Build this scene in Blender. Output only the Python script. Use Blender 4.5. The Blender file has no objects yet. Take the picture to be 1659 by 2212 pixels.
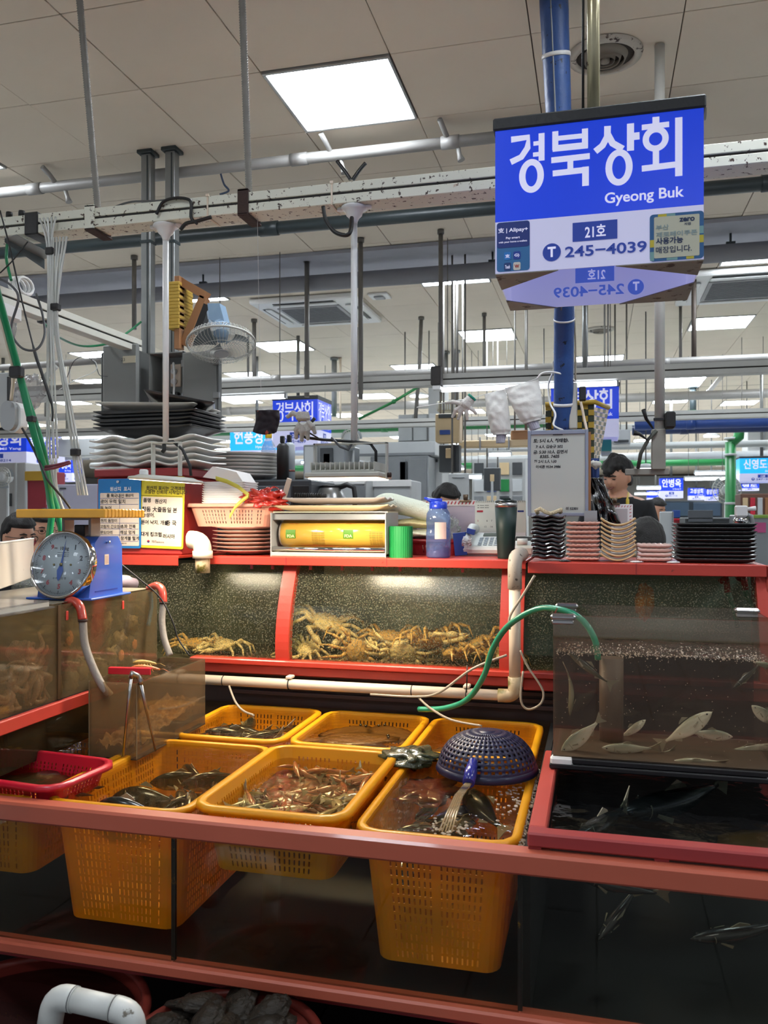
import bpy, bmesh, math, random
from mathutils import Vector, Matrix, noise
R_ = random.Random(7)
SC = bpy.context.scene
COL = SC.collection
PI = math.pi
# camera
FPX, TH, EYE, VH = 1800.0, 0.25, 1.5, 1114.0
cam = bpy.data.cameras.new('camera'); co = bpy.data.objects.new('camera', cam); COL.objects.link(co)
cam.sensor_fit = 'VERTICAL'; cam.sensor_height = 36.0; cam.sensor_width = 27.0
cam.lens = FPX * 36.0 / 2212.0
cam.shift_y = (VH - 1106.0) / 2212.0
cam.clip_start = 0.05; cam.clip_end = 200
co.location = (0, 0, EYE); co.rotation_euler = (PI / 2, 0, TH)
SC.camera = co
cam.dof.use_dof = True; cam.dof.focus_distance = 3.0; cam.dof.aperture_fstop = 6.0
# view / world
SC.view_settings.view_transform = 'Standard'; SC.view_settings.look = 'None'
SC.view_settings.gamma = 1.0; SC.view_settings.use_curve_mapping = False
SC.view_settings.exposure = 0.38
SC.cycles.transparent_max_bounces = 32
SC.cycles.max_bounces = 8
SC.cycles.use_denoising = True
SC.cycles.sample_clamp_indirect = 6.0
W = bpy.data.worlds.new('hall_air'); SC.world = W; W.use_nodes = True
bg = W.node_tree.nodes['Background']; bg.inputs[0].default_value = (0.80, 0.86, 1.0, 1); bg.inputs[1].default_value = 0.40
PANEL_EMIT = 24.0      # ceiling panels
TUBE_EMIT = 6.0       # fluorescent tubes
def area_light(name, loc, rot, sx, sy, power, color):
 l = bpy.data.lights.new(name, 'AREA'); l.shape = 'RECTANGLE'; l.size = sx; l.size_y = sy; l.energy = power; l.color = color
 o = bpy.data.objects.new(name, l); COL.objects.link(o); o.location = loc; o.rotation_euler = rot
 return o
# pixel rays to points of the hall
def ray(u, v):
 d = u - 829.5
 return (-FPX * math.sin(TH) + d * math.cos(TH), FPX * math.cos(TH) + d * math.sin(TH), VH - v)
def at(u, v, Y=None, Z=None, X=None):
 a = ray(u, v)
 t = Y / a[1] if Y is not None else ((Z - EYE) / a[2] if Z is not None else X / a[0])
 return Vector((a[0] * t, a[1] * t, EYE + a[2] * t))
def xs(u, Y): return at(u, 1114, Y=Y).x
def zs(u, v, Y): return at(u, v, Y=Y).z
# mesh builder
def basis(x, z):
 x = Vector(x).normalized(); z = Vector(z); z = (z - x * z.dot(x)).normalized(); y = z.cross(x)
 return Matrix((x, y, z)).transposed()
class MB:
 def __init__(s): s.v = []; s.f = []; s.s = []
 def add(s, vs, fs, sm=False, M=None):
  n = len(s.v)
  s.v += [tuple((M @ Vector(p)) if M is not None else p) for p in vs]
  for k in fs: s.f.append(tuple(i + n for i in k)); s.s.append(sm)
  return s
 def box(s, x0, x1, y0, y1, z0, z1, c=0.0, M=None):
  if x0 > x1: x0, x1 = x1, x0
  if y0 > y1: y0, y1 = y1, y0
  if z0 > z1: z0, z1 = z1, z0
  lo, hi = (x0, y0, z0), (x1, y1, z1)
  if c <= 0:
   V = [(x, y, z) for x in (x0, x1) for y in (y0, y1) for z in (z0, z1)]
   return s.add(V, [(0, 1, 3, 2), (4, 6, 7, 5), (0, 4, 5, 1), (2, 3, 7, 6), (0, 2, 6, 4), (1, 5, 7, 3)], False, M)
  c = min(c, .49 * min(x1 - x0, y1 - y0, z1 - z0))
  V = []; idx = {}
  for sg in [(a, b, d) for a in (0, 1) for b in (0, 1) for d in (0, 1)]:
   for ax in range(3):
    p = []
    for k in range(3):
     e = hi[k] if sg[k] else lo[k]
     if k != ax: e += -c if sg[k] else c
     p.append(e)
    idx[sg, ax] = len(V); V.append(tuple(p))
  F = []
  for ax in range(3):
   o = [k for k in range(3) if k != ax]
   for sgn in (0, 1):
    q = []
    for a, b in ((0, 0), (1, 0), (1, 1), (0, 1)):
     sg = [0, 0, 0]; sg[ax] = sgn; sg[o[0]] = a; sg[o[1]] = b; q.append(idx[tuple(sg), ax])
    F.append(tuple(q if (sgn == 1) == (ax != 1) else q[::-1]))
   for a in (0, 1):
    for b in (0, 1):
     g0 = [0, 0, 0]; g0[o[0]] = a; g0[o[1]] = b; g1 = list(g0); g0[ax] = 0; g1[ax] = 1
     F.append((idx[tuple(g0), o[0]], idx[tuple(g1), o[0]], idx[tuple(g1), o[1]], idx[tuple(g0), o[1]]))
  for sg in [(a, b, d) for a in (0, 1) for b in (0, 1) for d in (0, 1)]:
   F.append(tuple(idx[sg, k] for k in range(3)))
  return s.add(V, F, False, M)
 def tube(s, pts, r, n=8, caps=True, closed=False):
  pts = [Vector(p) for p in pts]; m = len(pts)
  rr = r if isinstance(r, (list, tuple)) else [r] * m
  up = None; V = []
  for i, p in enumerate(pts):
   if closed: d = pts[(i + 1) % m] - pts[i - 1]
   else: d = pts[min(i + 1, m - 1)] - pts[max(i - 1, 0)]
   d = d.normalized() if d.length > 1e-9 else Vector((0, 0, 1))
   if up is None: up = d.orthogonal().normalized()
   up = (up - d * up.dot(d)); up = up.normalized() if up.length > 1e-6 else d.orthogonal().normalized()
   w = d.cross(up)
   for k in range(n):
    a = 2 * PI * k / n
    V.append(tuple(p + (up * math.cos(a) + w * math.sin(a)) * rr[i]))
  F = []
  for i in range(m if closed else m - 1):
   j = (i + 1) % m
   for k in range(n):
    F.append((i * n + k, i * n + (k + 1) % n, j * n + (k + 1) % n, j * n + k))
  s.add(V, F, True)
  if caps and not closed:
   b = len(s.v) - len(V)
   s.f.append(tuple(b + k for k in range(n))[::-1]); s.s.append(False)
   s.f.append(tuple(b + (m - 1) * n + k for k in range(n))); s.s.append(False)
  return s
 def lathe(s, prof, c=(0, 0, 0), n=24, M=None, sx=1, sy=1, smooth=True, caps=True):
  V = []; F = []; m = len(prof)
  for r, z in prof:
   for k in range(n):
    a = 2 * PI * k / n
    V.append((c[0] + r * sx * math.cos(a), c[1] + r * sy * math.sin(a), c[2] + z))
  for i in range(m - 1):
   for k in range(n):
    F.append((i * n + k, i * n + (k + 1) % n, (i + 1) * n + (k + 1) % n, (i + 1) * n + k))
  s.add(V, F, smooth, M); b = len(s.v) - len(V)
  if not caps: return s
  if prof[0][0] > 1e-5: s.f.append(tuple(b + k for k in range(n))[::-1]); s.s.append(False)
  if prof[-1][0] > 1e-5: s.f.append(tuple(b + (m - 1) * n + k for k in range(n))); s.s.append(False)
  return s
 def prism(s, poly, o, ex, ey, th):
  o = Vector(o); ex = Vector(ex); ey = Vector(ey); nz = ex.cross(ey).normalized() * th; n = len(poly)
  V = [tuple(o + ex * a + ey * b) for a, b in poly] + [tuple(o + ex * a + ey * b + nz) for a, b in poly]
  F = [tuple(range(n))[::-1], tuple(range(n, 2 * n))] + [(i, (i + 1) % n, n + (i + 1) % n, n + i) for i in range(n)]
  return s.add(V, F)
 def grid(s, fn, nu, nv, smooth=True, wrap=False, skip=None):
  V = [tuple(fn(i / nu, j / nv)) for j in range(nv + 1) for i in range(nu + (0 if wrap else 1))]
  w = nu if wrap else nu + 1; F = []
  for j in range(nv):
   for i in range(nu):
    if skip and skip(i, j): continue
    k = (i + 1) % w if wrap else i + 1
    F.append((j * w + i, j * w + k, (j + 1) * w + k, (j + 1) * w + i))
  return s.add(V, F, smooth)
 def ell(s, c, r, M=None, nu=16, nv=10, amp=0.0, fr=3.0, seed=0):
  V = []; c = Vector(c)
  M3 = M if M is not None else Matrix.Identity(3)
  for j in range(nv + 1):
   th = PI * j / nv
   for i in range(nu):
    ph = 2 * PI * i / nu
    d = Vector((math.sin(th) * math.cos(ph), math.sin(th) * math.sin(ph), math.cos(th)))
    k = 1 + (amp * noise.noise(d * fr + Vector((seed * 3.7, seed, 0))) if amp else 0)
    V.append(tuple(c + M3 @ Vector((d.x * r[0] * k, d.y * r[1] * k, d.z * r[2] * k))))
  F = []
  for j in range(nv):
   for i in range(nu):
    k = (i + 1) % nu
    if j == 0: F.append((i, (j + 1) * nu + i, (j + 1) * nu + k)) if True else 0
    elif j == nv - 1: F.append((j * nu + i, (j + 1) * nu + i, j * nu + k))
    else: F.append((j * nu + i, (j + 1) * nu + i, (j + 1) * nu + k, j * nu + k))
  return s.add(V, F, True)
def BX(*a, **k): return MB().box(*a, **k)
def TB(*a, **k): return MB().tube(*a, **k)
def EL(*a, **k): return MB().ell(*a, **k)
def LT(*a, **k): return MB().lathe(*a, **k)
def PR(*a, **k): return MB().prism(*a, **k)
def V3(*a): return Vector(a)
def wpos(o):
 p = Vector((0, 0, 0))
 while o is not None: p += o.location; o = o.parent
 return p
def tag(o, label=None, cat=None, group=None, kind=None):
 if label: o['label'] = label
 if cat: o['category'] = cat
 if group: o['group'] = group
 if kind: o['kind'] = kind
 return o
def obj(name, mb, m, parent=None, label=None, cat=None, group=None, kind=None, local=False, weld=False):
 """one mesh object; vertices are given in hall coordinates unless local"""
 me = bpy.data.meshes.new(name)
 vs = mb.v
 if not local:
  if parent is not None: off = wpos(parent)
  else:
   n = len(vs); off = Vector((sum(p[0] for p in vs) / n, sum(p[1] for p in vs) / n, min(p[2] for p in vs)))
  vs = [(p[0] - off.x, p[1] - off.y, p[2] - off.z) for p in vs]
 me.from_pydata(vs, [], mb.f)
 me.polygons.foreach_set('use_smooth', mb.s)
 b = bmesh.new(); b.from_mesh(me)
 if weld: bmesh.ops.remove_doubles(b, verts=b.verts, dist=1e-5)
 bmesh.ops.recalc_face_normals(b, faces=b.faces); b.to_mesh(me); b.free()
 me.materials.append(m)
 o = bpy.data.objects.new(name, me); COL.objects.link(o)
 if parent is not None: o.parent = parent
 elif not local: o.location = off
 return tag(o, label, cat, group, kind)
def thing(name, label, cat, loc, group=None, kind=None, rz=0):
 o = bpy.data.objects.new(name, None); COL.objects.link(o); o.location = loc; o.rotation_euler = (0, 0, rz); o.empty_display_size = .05
 return tag(o, label, cat, group, kind)
def dup(root, loc, rz=None, label=None, group=None, scale=None, rot=None):
 def cp(o, par):
  c = o.copy(); COL.objects.link(c)
  if par is not None: c.parent = par
  for ch in [k for k in KIDS(o)]: cp(ch, c)
  return c
 r = cp(root, None); r.location = loc
 if rz is not None: r.rotation_euler = (0, 0, rz)
 if rot is not None: r.rotation_euler = rot
 if scale: r.scale = (scale,) * 3 if not isinstance(scale, tuple) else scale
 if label: r['label'] = label
 if group: r['group'] = group
 return r
def KIDS(o): return [c for c in COL.objects if c.parent is o] if False else list(o.children)
def shell(o, th):
 m = o.modifiers.new('thickness', 'SOLIDIFY'); m.thickness = th; m.offset = 0; return o
_TX = {}
def text_geo(s, bold=0.0):
 k = (s, bold)
 if k in _TX: return _TX[k]
 c = bpy.data.curves.new('txt', 'FONT'); c.body = s; c.size = 1; c.resolution_u = 4; c.offset = bold; c.align_x = 'LEFT'; c.space_line = .95
 o = bpy.data.objects.new('txt', c); COL.objects.link(o)
 dg = bpy.context.evaluated_depsgraph_get(); me = bpy.data.meshes.new_from_object(o.evaluated_get(dg))
 V = [tuple(v.co) for v in me.vertices]; F = [tuple(p.vertices) for p in me.polygons]
 bpy.data.objects.remove(o); bpy.data.curves.remove(c); bpy.data.meshes.remove(me)
 if not V: V = [(0, 0, 0), (.01, 0, 0), (0, .01, 0)]; F = [(0, 1, 2)]
 x0 = min(p[0] for p in V); x1 = max(p[0] for p in V); y0 = min(p[1] for p in V); y1 = max(p[1] for p in V)
 V = [(p[0] - x0, p[1] - y0) for p in V]
 _TX[k] = (V, F, x1 - x0, y1 - y0); return _TX[k]
def put_text(mb, s, o, ex, ey, w=None, h=None, bold=0.0, center=False, skew=0.0, lift=.0008):
 """fit text in w x h with its lower-left corner at o; ex/ey unit directions"""
 V, F, tw, thh = text_geo(s, bold)
 sx = w / tw if w else h / thh
 sy = h / thh if h else sx
 if not w: sx = sy
 o = Vector(o); ex = Vector(ex); ey = Vector(ey); n = ex.cross(ey).normalized() * lift
 cx = tw / 2 if center else 0; cy = thh / 2 if center else 0
 mb.add([tuple(o + ex * ((a - cx) * sx + (b - cy) * sy * skew) + ey * ((b - cy) * sy) + n) for a, b in V], F)
 return mb
# materials
def lin(h):
 if isinstance(h, tuple): return h if len(h) == 4 else h + (1,)
 h = h.lstrip('#'); c = [int(h[i:i + 2], 16) / 255 for i in (0, 2, 4)]
 return tuple((x / 12.92 if x <= .04045 else ((x + .055) / 1.055) ** 2.4) for x in c) + (1,)
_M = {}
def mat(name, col, rough=.5, metal=0, var=.12, scale=9, bump=0, bscale=60, spots=None, emit=0, ecol=None, coat=0, trans=0, stretch=None, spec=.5, subs=0, tl=0):
 if name in _M: return _M[name]
 m = bpy.data.materials.new(name); m.use_nodes = True; nt = m.node_tree; N = nt.nodes; L = nt.links
 p = N['Principled BSDF']; c = lin(col)
 tc = N.new('ShaderNodeTexCoord'); src = tc.outputs['Object']
 if stretch:
  mp = N.new('ShaderNodeMapping'); mp.inputs['Scale'].default_value = stretch; L.new(src, mp.inputs[0]); src = mp.outputs[0]
 n1 = N.new('ShaderNodeTexNoise'); n1.inputs['Scale'].default_value = scale; n1.inputs['Detail'].default_value = 4; L.new(src, n1.inputs['Vector'])
 mx = N.new('ShaderNodeMix'); mx.data_type = 'RGBA'
 mx.inputs[6].default_value = tuple(x * (1 - var) for x in c[:3]) + (1,); mx.inputs[7].default_value = tuple(min(1, x * (1 + var * .6)) for x in c[:3]) + (1,)
 L.new(n1.outputs[0], mx.inputs[0]); out = mx.outputs[2]
 for sp in (spots or []):
  scol, thr, ssc = sp[:3]
  n2 = N.new('ShaderNodeTexNoise'); n2.inputs['Scale'].default_value = ssc; n2.inputs['Detail'].default_value = 6; n2.inputs['Roughness'].default_value = .65; L.new(src, n2.inputs['Vector'])
  rp = N.new('ShaderNodeMapRange'); rp.inputs[1].default_value = thr; rp.inputs[2].default_value = thr + (sp[3] if len(sp) > 3 else .03); L.new(n2.outputs[0], rp.inputs[0])
  m2 = N.new('ShaderNodeMix'); m2.data_type = 'RGBA'; m2.inputs[7].default_value = lin(scol); L.new(out, m2.inputs[6]); L.new(rp.outputs[0], m2.inputs[0]); out = m2.outputs[2]
 L.new(out, p.inputs['Base Color'])
 p.inputs['Roughness'].default_value = rough; p.inputs['Metallic'].default_value = metal
 p.inputs['Coat Weight'].default_value = coat; p.inputs['Transmission Weight'].default_value = trans; p.inputs['Specular IOR Level'].default_value = spec
 if coat: p.inputs['Coat Roughness'].default_value = .08
 if subs: p.inputs['Subsurface Weight'].default_value = subs; p.inputs['Subsurface Radius'].default_value = (.01, .004, .002)
 if emit:
  p.inputs['Emission Color'].default_value = lin(ecol or col); p.inputs['Emission Strength'].default_value = emit
 if bump:
  nb = N.new('ShaderNodeTexNoise'); nb.inputs['Scale'].default_value = bscale; nb.inputs['Detail'].default_value = 5; L.new(src, nb.inputs['Vector'])
  bm = N.new('ShaderNodeBump'); bm.inputs['Strength'].default_value = bump; bm.inputs['Distance'].default_value = .01; L.new(nb.outputs[0], bm.inputs['Height']); L.new(bm.outputs[0], p.inputs['Normal'])
 if tl:
  t2 = N.new('ShaderNodeBsdfTranslucent'); L.new(out, t2.inputs[0]); ms = N.new('ShaderNodeMixShader'); ms.inputs[0].default_value = tl
  L.new(p.outputs[0], ms.inputs[1]); L.new(t2.outputs[0], ms.inputs[2]); L.new(ms.outputs[0], N['Material Output'].inputs[0])
 _M[name] = m; return m
def glass(name, tint=(.95, .97, .95), haze='#8a8268', hz=.05, rough=.03, hscale=6, hvar=.5, bump=0, bscale=30, ior=1.45, drops=0):
 """pane or water surface: see-through, mirroring by Fresnel, with a film of dirt"""
 if name in _M: return _M[name]
 m = bpy.data.materials.new(name); m.use_nodes = True; nt = m.node_tree; N = nt.nodes; L = nt.links
 N.remove(N['Principled BSDF']); out = N['Material Output']
 tr = N.new('ShaderNodeBsdfTransparent'); tr.inputs[0].default_value = tint + (1,)
 gl = N.new('ShaderNodeBsdfGlossy'); gl.inputs['Roughness'].default_value = rough
 fr = N.new('ShaderNodeFresnel'); ge = N.new('ShaderNodeNewGeometry'); mi = N.new('ShaderNodeMapRange'); mi.inputs[3].default_value = ior; mi.inputs[4].default_value = 1 / ior
 L.new(ge.outputs['Backfacing'], mi.inputs[0]); L.new(mi.outputs[0], fr.inputs[0])
 df = N.new('ShaderNodeBsdfDiffuse'); df.inputs[0].default_value = lin(haze)
 tl = N.new('ShaderNodeBsdfTranslucent'); tl.inputs[0].default_value = lin(haze)
 ad = N.new('ShaderNodeMixShader'); L.new(df.outputs[0], ad.inputs[1]); L.new(tl.outputs[0], ad.inputs[2]); ad.inputs[0].default_value = .5
 tc = N.new('ShaderNodeTexCoord')
 ns = N.new('ShaderNodeTexNoise'); ns.inputs['Scale'].default_value = hscale; ns.inputs['Detail'].default_value = 5; L.new(tc.outputs['Object'], ns.inputs['Vector'])
 mr = N.new('ShaderNodeMapRange'); mr.inputs[1].default_value = .3; mr.inputs[2].default_value = .75; mr.inputs[3].default_value = hz * (1 - hvar); mr.inputs[4].default_value = hz * (1 + hvar); L.new(ns.outputs[0], mr.inputs[0])
 hzout = mr.outputs[0]
 if drops:
  n3 = N.new('ShaderNodeTexNoise'); n3.inputs['Scale'].default_value = 210; n3.inputs['Detail'].default_value = 0; L.new(tc.outputs['Object'], n3.inputs['Vector'])
  m3 = N.new('ShaderNodeMapRange'); m3.inputs[1].default_value = .635; m3.inputs[2].default_value = .68; m3.inputs[4].default_value = drops; L.new(n3.outputs[0], m3.inputs[0])
  aa = N.new('ShaderNodeMath'); aa.operation = 'ADD'; aa.use_clamp = True; L.new(hzout, aa.inputs[0]); L.new(m3.outputs[0], aa.inputs[1]); hzout = aa.outputs[0]
 mh = N.new('ShaderNodeMixShader'); L.new(hzout, mh.inputs[0]); L.new(tr.outputs[0], mh.inputs[1]); L.new(ad.outputs[0], mh.inputs[2])
 mg = N.new('ShaderNodeMixShader'); L.new(fr.outputs[0], mg.inputs[0]); L.new(mh.outputs[0], mg.inputs[1]); L.new(gl.outputs[0], mg.inputs[2])
 if bump:
  nb = N.new('ShaderNodeTexNoise'); nb.inputs['Scale'].default_value = bscale; nb.inputs['Detail'].default_value = 3; nb.inputs['Distortion'].default_value = 1.2; L.new(tc.outputs['Object'], nb.inputs['Vector'])
  bm = N.new('ShaderNodeBump'); bm.inputs['Strength'].default_value = bump; bm.inputs['Distance'].default_value = .02; L.new(nb.outputs[0], bm.inputs['Height'])
  L.new(bm.outputs[0], gl.inputs['Normal']); L.new(bm.outputs[0], fr.inputs['Normal'])
 L.new(mg.outputs[0], out.inputs[0]); _M[name] = m; return m
def glow(name, col, s):
 if name in _M: return _M[name]
 m = bpy.data.materials.new(name); m.use_nodes = True; nt = m.node_tree
 p = nt.nodes['Principled BSDF']; p.inputs['Base Color'].default_value = lin(col); p.inputs['Emission Color'].default_value = lin(col); p.inputs['Emission Strength'].default_value = s
 _M[name] = m; return m
# palette
RUST = '#3a2418'
M_tile = mat('ceiling_board', '#e2d6c4', .85, var=.10, scale=2.2, spots=[('#8f7a63', .60, 1.3, .25), ('#4a3a2c', .76, 26, .02)])
M_rail = mat('red_paint_worn', '#b65c46', .38, var=.10, scale=5, spots=[('#4a221c', .72, 22, .03), ('#c98a7a', .70, 9, .1)], coat=.3)
M_red = mat('red_paint', '#b8382a', .42, var=.14, scale=6, spots=[('#5a1e14', .68, 16, .06)], coat=.25, bump=.05)
M_redd = mat('dark_red_paint', '#8e2a2c', .45, var=.12, scale=6, spots=[('#3a1614', .68, 14, .06)])
M_strut = mat('white_strut_rusty', '#d8d8c8', .5, var=.08, scale=4, spots=[(RUST, .59, 45, .02), ('#a87850', .68, 12, .08)])
M_rust = mat('rusty_clamp', '#3c2a24', .8, var=.35, scale=30, bump=.3)
M_wpipe = mat('white_painted_pipe', '#dcdcda', .4, var=.05, spots=[('#5a5048', .70, 60, .02)])
M_galv = mat('galvanised_steel', '#8b8d8c', .42, metal=.6, var=.25, scale=14)
M_gpipe = mat('grey_pipe', '#9a9894', .5, metal=.2, var=.12)
M_darkp = mat('dark_green_pipe', '#2c3638', .4, var=.2, scale=20)
M_flex = mat('flexible_conduit', '#8a867e', .55, metal=.1, var=.25, scale=30)
M_pvc = mat('cream_pvc', '#d8c6b0', .35, var=.1, spots=[('#6a5a3a', .68, 18, .1)])
M_black = mat('black_rubber', '#151515', .5, var=.2)
M_tape = mat('black_tape', '#1b1b1d', .35, var=.2, bump=.3, bscale=20)
M_white = mat('white_plastic', '#e2e2e0', .35, var=.05)
M_grey = mat('grey_plastic', '#9a9c9c', .45, var=.08)
M_steel = mat('brushed_steel', '#b4b4b2', .28, metal=1, var=.1, stretch=(1, 1, 30))
M_chrome = mat('chrome', '#d0d0d0', .08, metal=1, var=0)
M_yel = mat('yellow_basket_plastic', '#f2b012', .42, var=.12, scale=7, spots=[('#8a5a10', .70, 18, .1)], coat=.2, tl=.35)
M_crim = mat('crimson_plastic', '#c01830', .35, var=.12, coat=.3)
M_gls = glass('clean_glass', (.93, .97, .95), hz=.02)
M_dark = mat('dark_tank_lining', '#101212', .6, var=.4, scale=5)
M_cable = mat('grey_cable', '#4a4a4c', .5)
M_green = mat('green_hose', '#0f7a4c', .3, coat=.4, var=.15, scale=20)
M_clear = mat('clear_tube', '#cfd2cc', .15, var=.1, trans=.25, coat=.5)
M_wood = mat('plain_wood', '#9a6a42', .6, var=.3, scale=6, stretch=(1, 1, .15))
CEIL = 3.49
LX, LY = -4.442 * .6, 3.815 * .6       # a crossing of the tile joints
# ceiling
cb = MB(); cb.box(-26, 26, -6, 46, CEIL + .012, CEIL + .06)
ceiling = obj('ceiling', cb, mat('ceiling_joint', '#5a4c40', .9), kind='structure')
lightcells = {}; lamps = []
def cell(u, v):
 p = at(u, v, Z=CEIL); return (math.floor((p.x - LX) / .6), math.floor((p.y - LY) / .6))
SEENL = [(742, 197, 'large bright panel light nearest the camera, centre left of the blue sign'),
  (968, 592, 'ceiling panel light behind the grey duct, left of the blue sign'),
  (1048, 729, 'ceiling panel light between the two hanging rods, below left of the blue sign'),
  (614, 752, 'ceiling panel light just right of the wall fan'),
  (1560, 697, 'ceiling panel light at right, below the ceiling cassette'),
  (400, 632, 'ceiling panel light crossed by the wooden fan bracket'),
  (185, 770, 'ceiling panel light left of the grey electrical boxes'),
  (190, 870, 'small far panel light behind the clear tubes at left'),
  (788, 851, 'small far panel light right of the small blue shop sign'),
  (1480, 820, 'far panel light right of the white hanging pipe'),
  (1622, 545, 'ceiling panel light at the right edge, cut by the duct'),
  (1445, 870, 'small far panel light below the right hand strut'),
  (-40, 330, 'panel light at the left edge, only its corner showing')]
for u, v, lb in SEENL:
 c = cell(u, v)
 lightcells[c] = lb
for i in range(-18, 20, 4):
 for j in range(14, 56, 4):
  lightcells.setdefault((i + (j // 4) % 2 * 2, j), None)
for c in ((-4, -3), (2, -3), (8, -3), (-8, -1), (5, 0), (9, 1), (-1, -7), (5, -7), (10, 5), (-7, 6)): lightcells.setdefault(c, None)
M_pan = glow('panel_diffuser', '#eef6ff', PANEL_EMIT)
M_frame = mat('aluminium_frame', '#a8a8a6', .35, metal=.6)
pf = MB(); g = .004
for a in ((0, .6, 0, .02), (0, .6, .58, .6), (0, .02, .02, .58), (.58, .6, .02, .58)):
 pf.box(a[0] + g, a[1] - g if a[1] == .6 else a[1], a[2] + g if a[2] == 0 else a[2], a[3] - g if a[3] == .6 else a[3], -.008, .011, .002)
pd = MB(); pd.box(.02, .58, .02, .58, -.003, .010)
protoL = None; nfar = 0
for (i, j), lb in sorted(lightcells.items(), key=lambda k: (k[1] is None, k[0])):
 loc = (LX + i * .6, LY + j * .6, CEIL)
 if protoL is None:
  protoL = thing('ceiling_panel_light', lb, 'ceiling light', loc, 'ceiling panel lights')
  obj('frame', pf, M_frame, protoL, local=True); obj('diffuser', pd, M_pan, protoL, local=True)
 else:
  dup(protoL, loc, label=lb or 'square panel light in the ceiling rows of the far hall', group='ceiling panel lights')
tm = MB(); tm.box(g * .6, .6 - g * .6, g * .6, .6 - g * .6, 0, .0115, .0015)
tproto = None; ntile = 0; tcells = set()
for j in range(-1, 21):
 for i in range(-30, 30):
  if (i, j) in lightcells: continue
  x, y = LX + (i + .5) * .6, LY + (j + .5) * .6
  F = -math.sin(TH) * x + math.cos(TH) * y; Rr = math.cos(TH) * x + math.sin(TH) * y
  if F < 1: continue
  u = 829.5 + FPX * Rr / F; v = VH - FPX * (CEIL - EYE) / F
  if -120 - 250 / max(F, 1) < u < 1780 + 250 / max(F, 1) and -260 < v < 830 and ntile < 285:
   if tproto is None:
    tproto = obj('ceiling_tile', tm, M_tile, ceiling, local=True); o = tproto
   else:
    o = tproto.copy(); COL.objects.link(o); o.parent = ceiling
   o.location = Vector((LX + i * .6, LY + j * .6, CEIL + .0015 * ((i * 7 + j * 3) % 3))) - ceiling.location
   tcells.add((i, j)); ntile += 1
fm = MB()
for j in range(-14, 66):
 for i in range(-38, 46):
  if (i, j) in lightcells or (i, j) in tcells: continue
  x, y = LX + i * .6, LY + j * .6
  fm.add([(x + g, y + g, CEIL), (x + .6 - g, y + g, CEIL), (x + .6 - g, y + .6 - g, CEIL), (x + g, y + .6 - g, CEIL)], [(0, 3, 2, 1)])
obj('ceiling_tile', fm, M_tile, ceiling, kind='stuff')
# floor and far walls
fl = MB(); fl.box(-26, 26, -6, 46, -.1, -.012)
floor = obj('floor', fl, mat('floor_grout', '#2c2c2c', .8), kind='structure')
ft, fn_ = MB(), MB()
for j in range(-14, 100):
 for i in range(-60, 60):
  x, y = i * .4, j * .4 + .1
  near = abs(x) < 3.2 and y < 3
  (fn_ if near else ft).add([(x + .004, y + .004, 0), (x + .396, y + .004, 0), (x + .396, y + .396, 0), (x + .004, y + .396, 0)], [(0, 1, 2, 3)])
obj('floor_tile', ft, mat('pale_floor_tile', '#c8c8c4', .35, var=.15, scale=2), floor, kind='stuff')  # made paler than the aisle tiles to bounce light onto the ceiling
obj('floor_tile', fn_, mat('wet_floor_tile', '#3c3e3e', .2, var=.3, scale=2), floor, kind='stuff', label='dark wet floor tiles in front of the stall')
M_wall = mat('pale_wall', '#b9b9b4', .7, var=.1, scale=1)
w = MB(); w.box(-26, 26, 44, 44.2, 0, CEIL); obj('wall_back', w, M_wall, kind='structure')
w = MB(); w.box(-26, -25.8, 4, 44, 0, CEIL); obj('wall_left', w, M_wall, kind='structure')
t_ = MB(); t_.box(-9, 9, 5.95, 6.5, CEIL - .03, CEIL - .002)
obj('trim_1', t_, mat('blue_grey_soffit', '#a0a2ac', .6), kind='structure')
# services under the ceiling
def pipe(name, label, cat, p0, p1, r, m, n=12, group=None, rings=0, kind=None):
 p0 = Vector(p0); p1 = Vector(p1); t = thing(name, label, cat, (p0 + p1) / 2, group, kind)
 obj('pipe', TB([p0, p1], r, n), m, t)
 d = (p1 - p0).normalized(); L = (p1 - p0).length
 for k in range(rings):
  c = p0 + (p1 - p0) * ((k + .5) / rings)
  obj('coupling', TB([c - d * r * 1.6, c + d * r * 1.6], r * 1.15, n), m, t)
 return t
zp = 3.40; yp = at(530, 357, Z=zp).y
sp = pipe('sprinkler_pipe', 'long grey pipe with short stubs crossing the ceiling above the white strut', 'pipe', (-5.2, yp, zp), (.5, yp, zp), .029, M_gpipe, rings=7)
for u, v in ((125, 395), (970, 290), (718, 330)):
 c = at(u, v, Y=yp)
 obj('stub', TB([(c.x, yp, zp), (c.x - .02, yp - .05, zp + .05), (c.x - .03, yp - .1, CEIL - .015)], .014, 8), M_gpipe, sp)
 obj('sprinkler_head', TB([(c.x + .04, yp, zp), (c.x + .05, yp + .02, zp - .06), (c.x + .06, yp + .02, zp - .09)], [.012, .012, .02], 8), M_gpipe, sp)
yb = 4.6; zb = zs(900, 465, yb)
pipe('dark_pipe', 'long dark green pipe running across behind the white strut', 'pipe', (-6, yb, zb), (5, yb, zb), .037, M_darkp, rings=4)
yd = 6.2; zd = zs(700, 610, yd)
dk = thing('ceiling_duct', 'grey painted duct running under the ceiling behind the sign', 'duct', (0, yd, zd))
obj('duct', TB([(-9, yd, zd), (8, yd, zd)], .062, 14), mat('duct_grey', '#84848a', .5), dk)
for x in (-3.1, -.75, .9):
 obj('hanger', TB([(x, yd, zd + .06), (x, yd, CEIL - .03)], .008, 6).box(x - .03, x + .03, yd - .015, yd + .015, zd + .05, zd + .075), M_darkp, dk)
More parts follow.
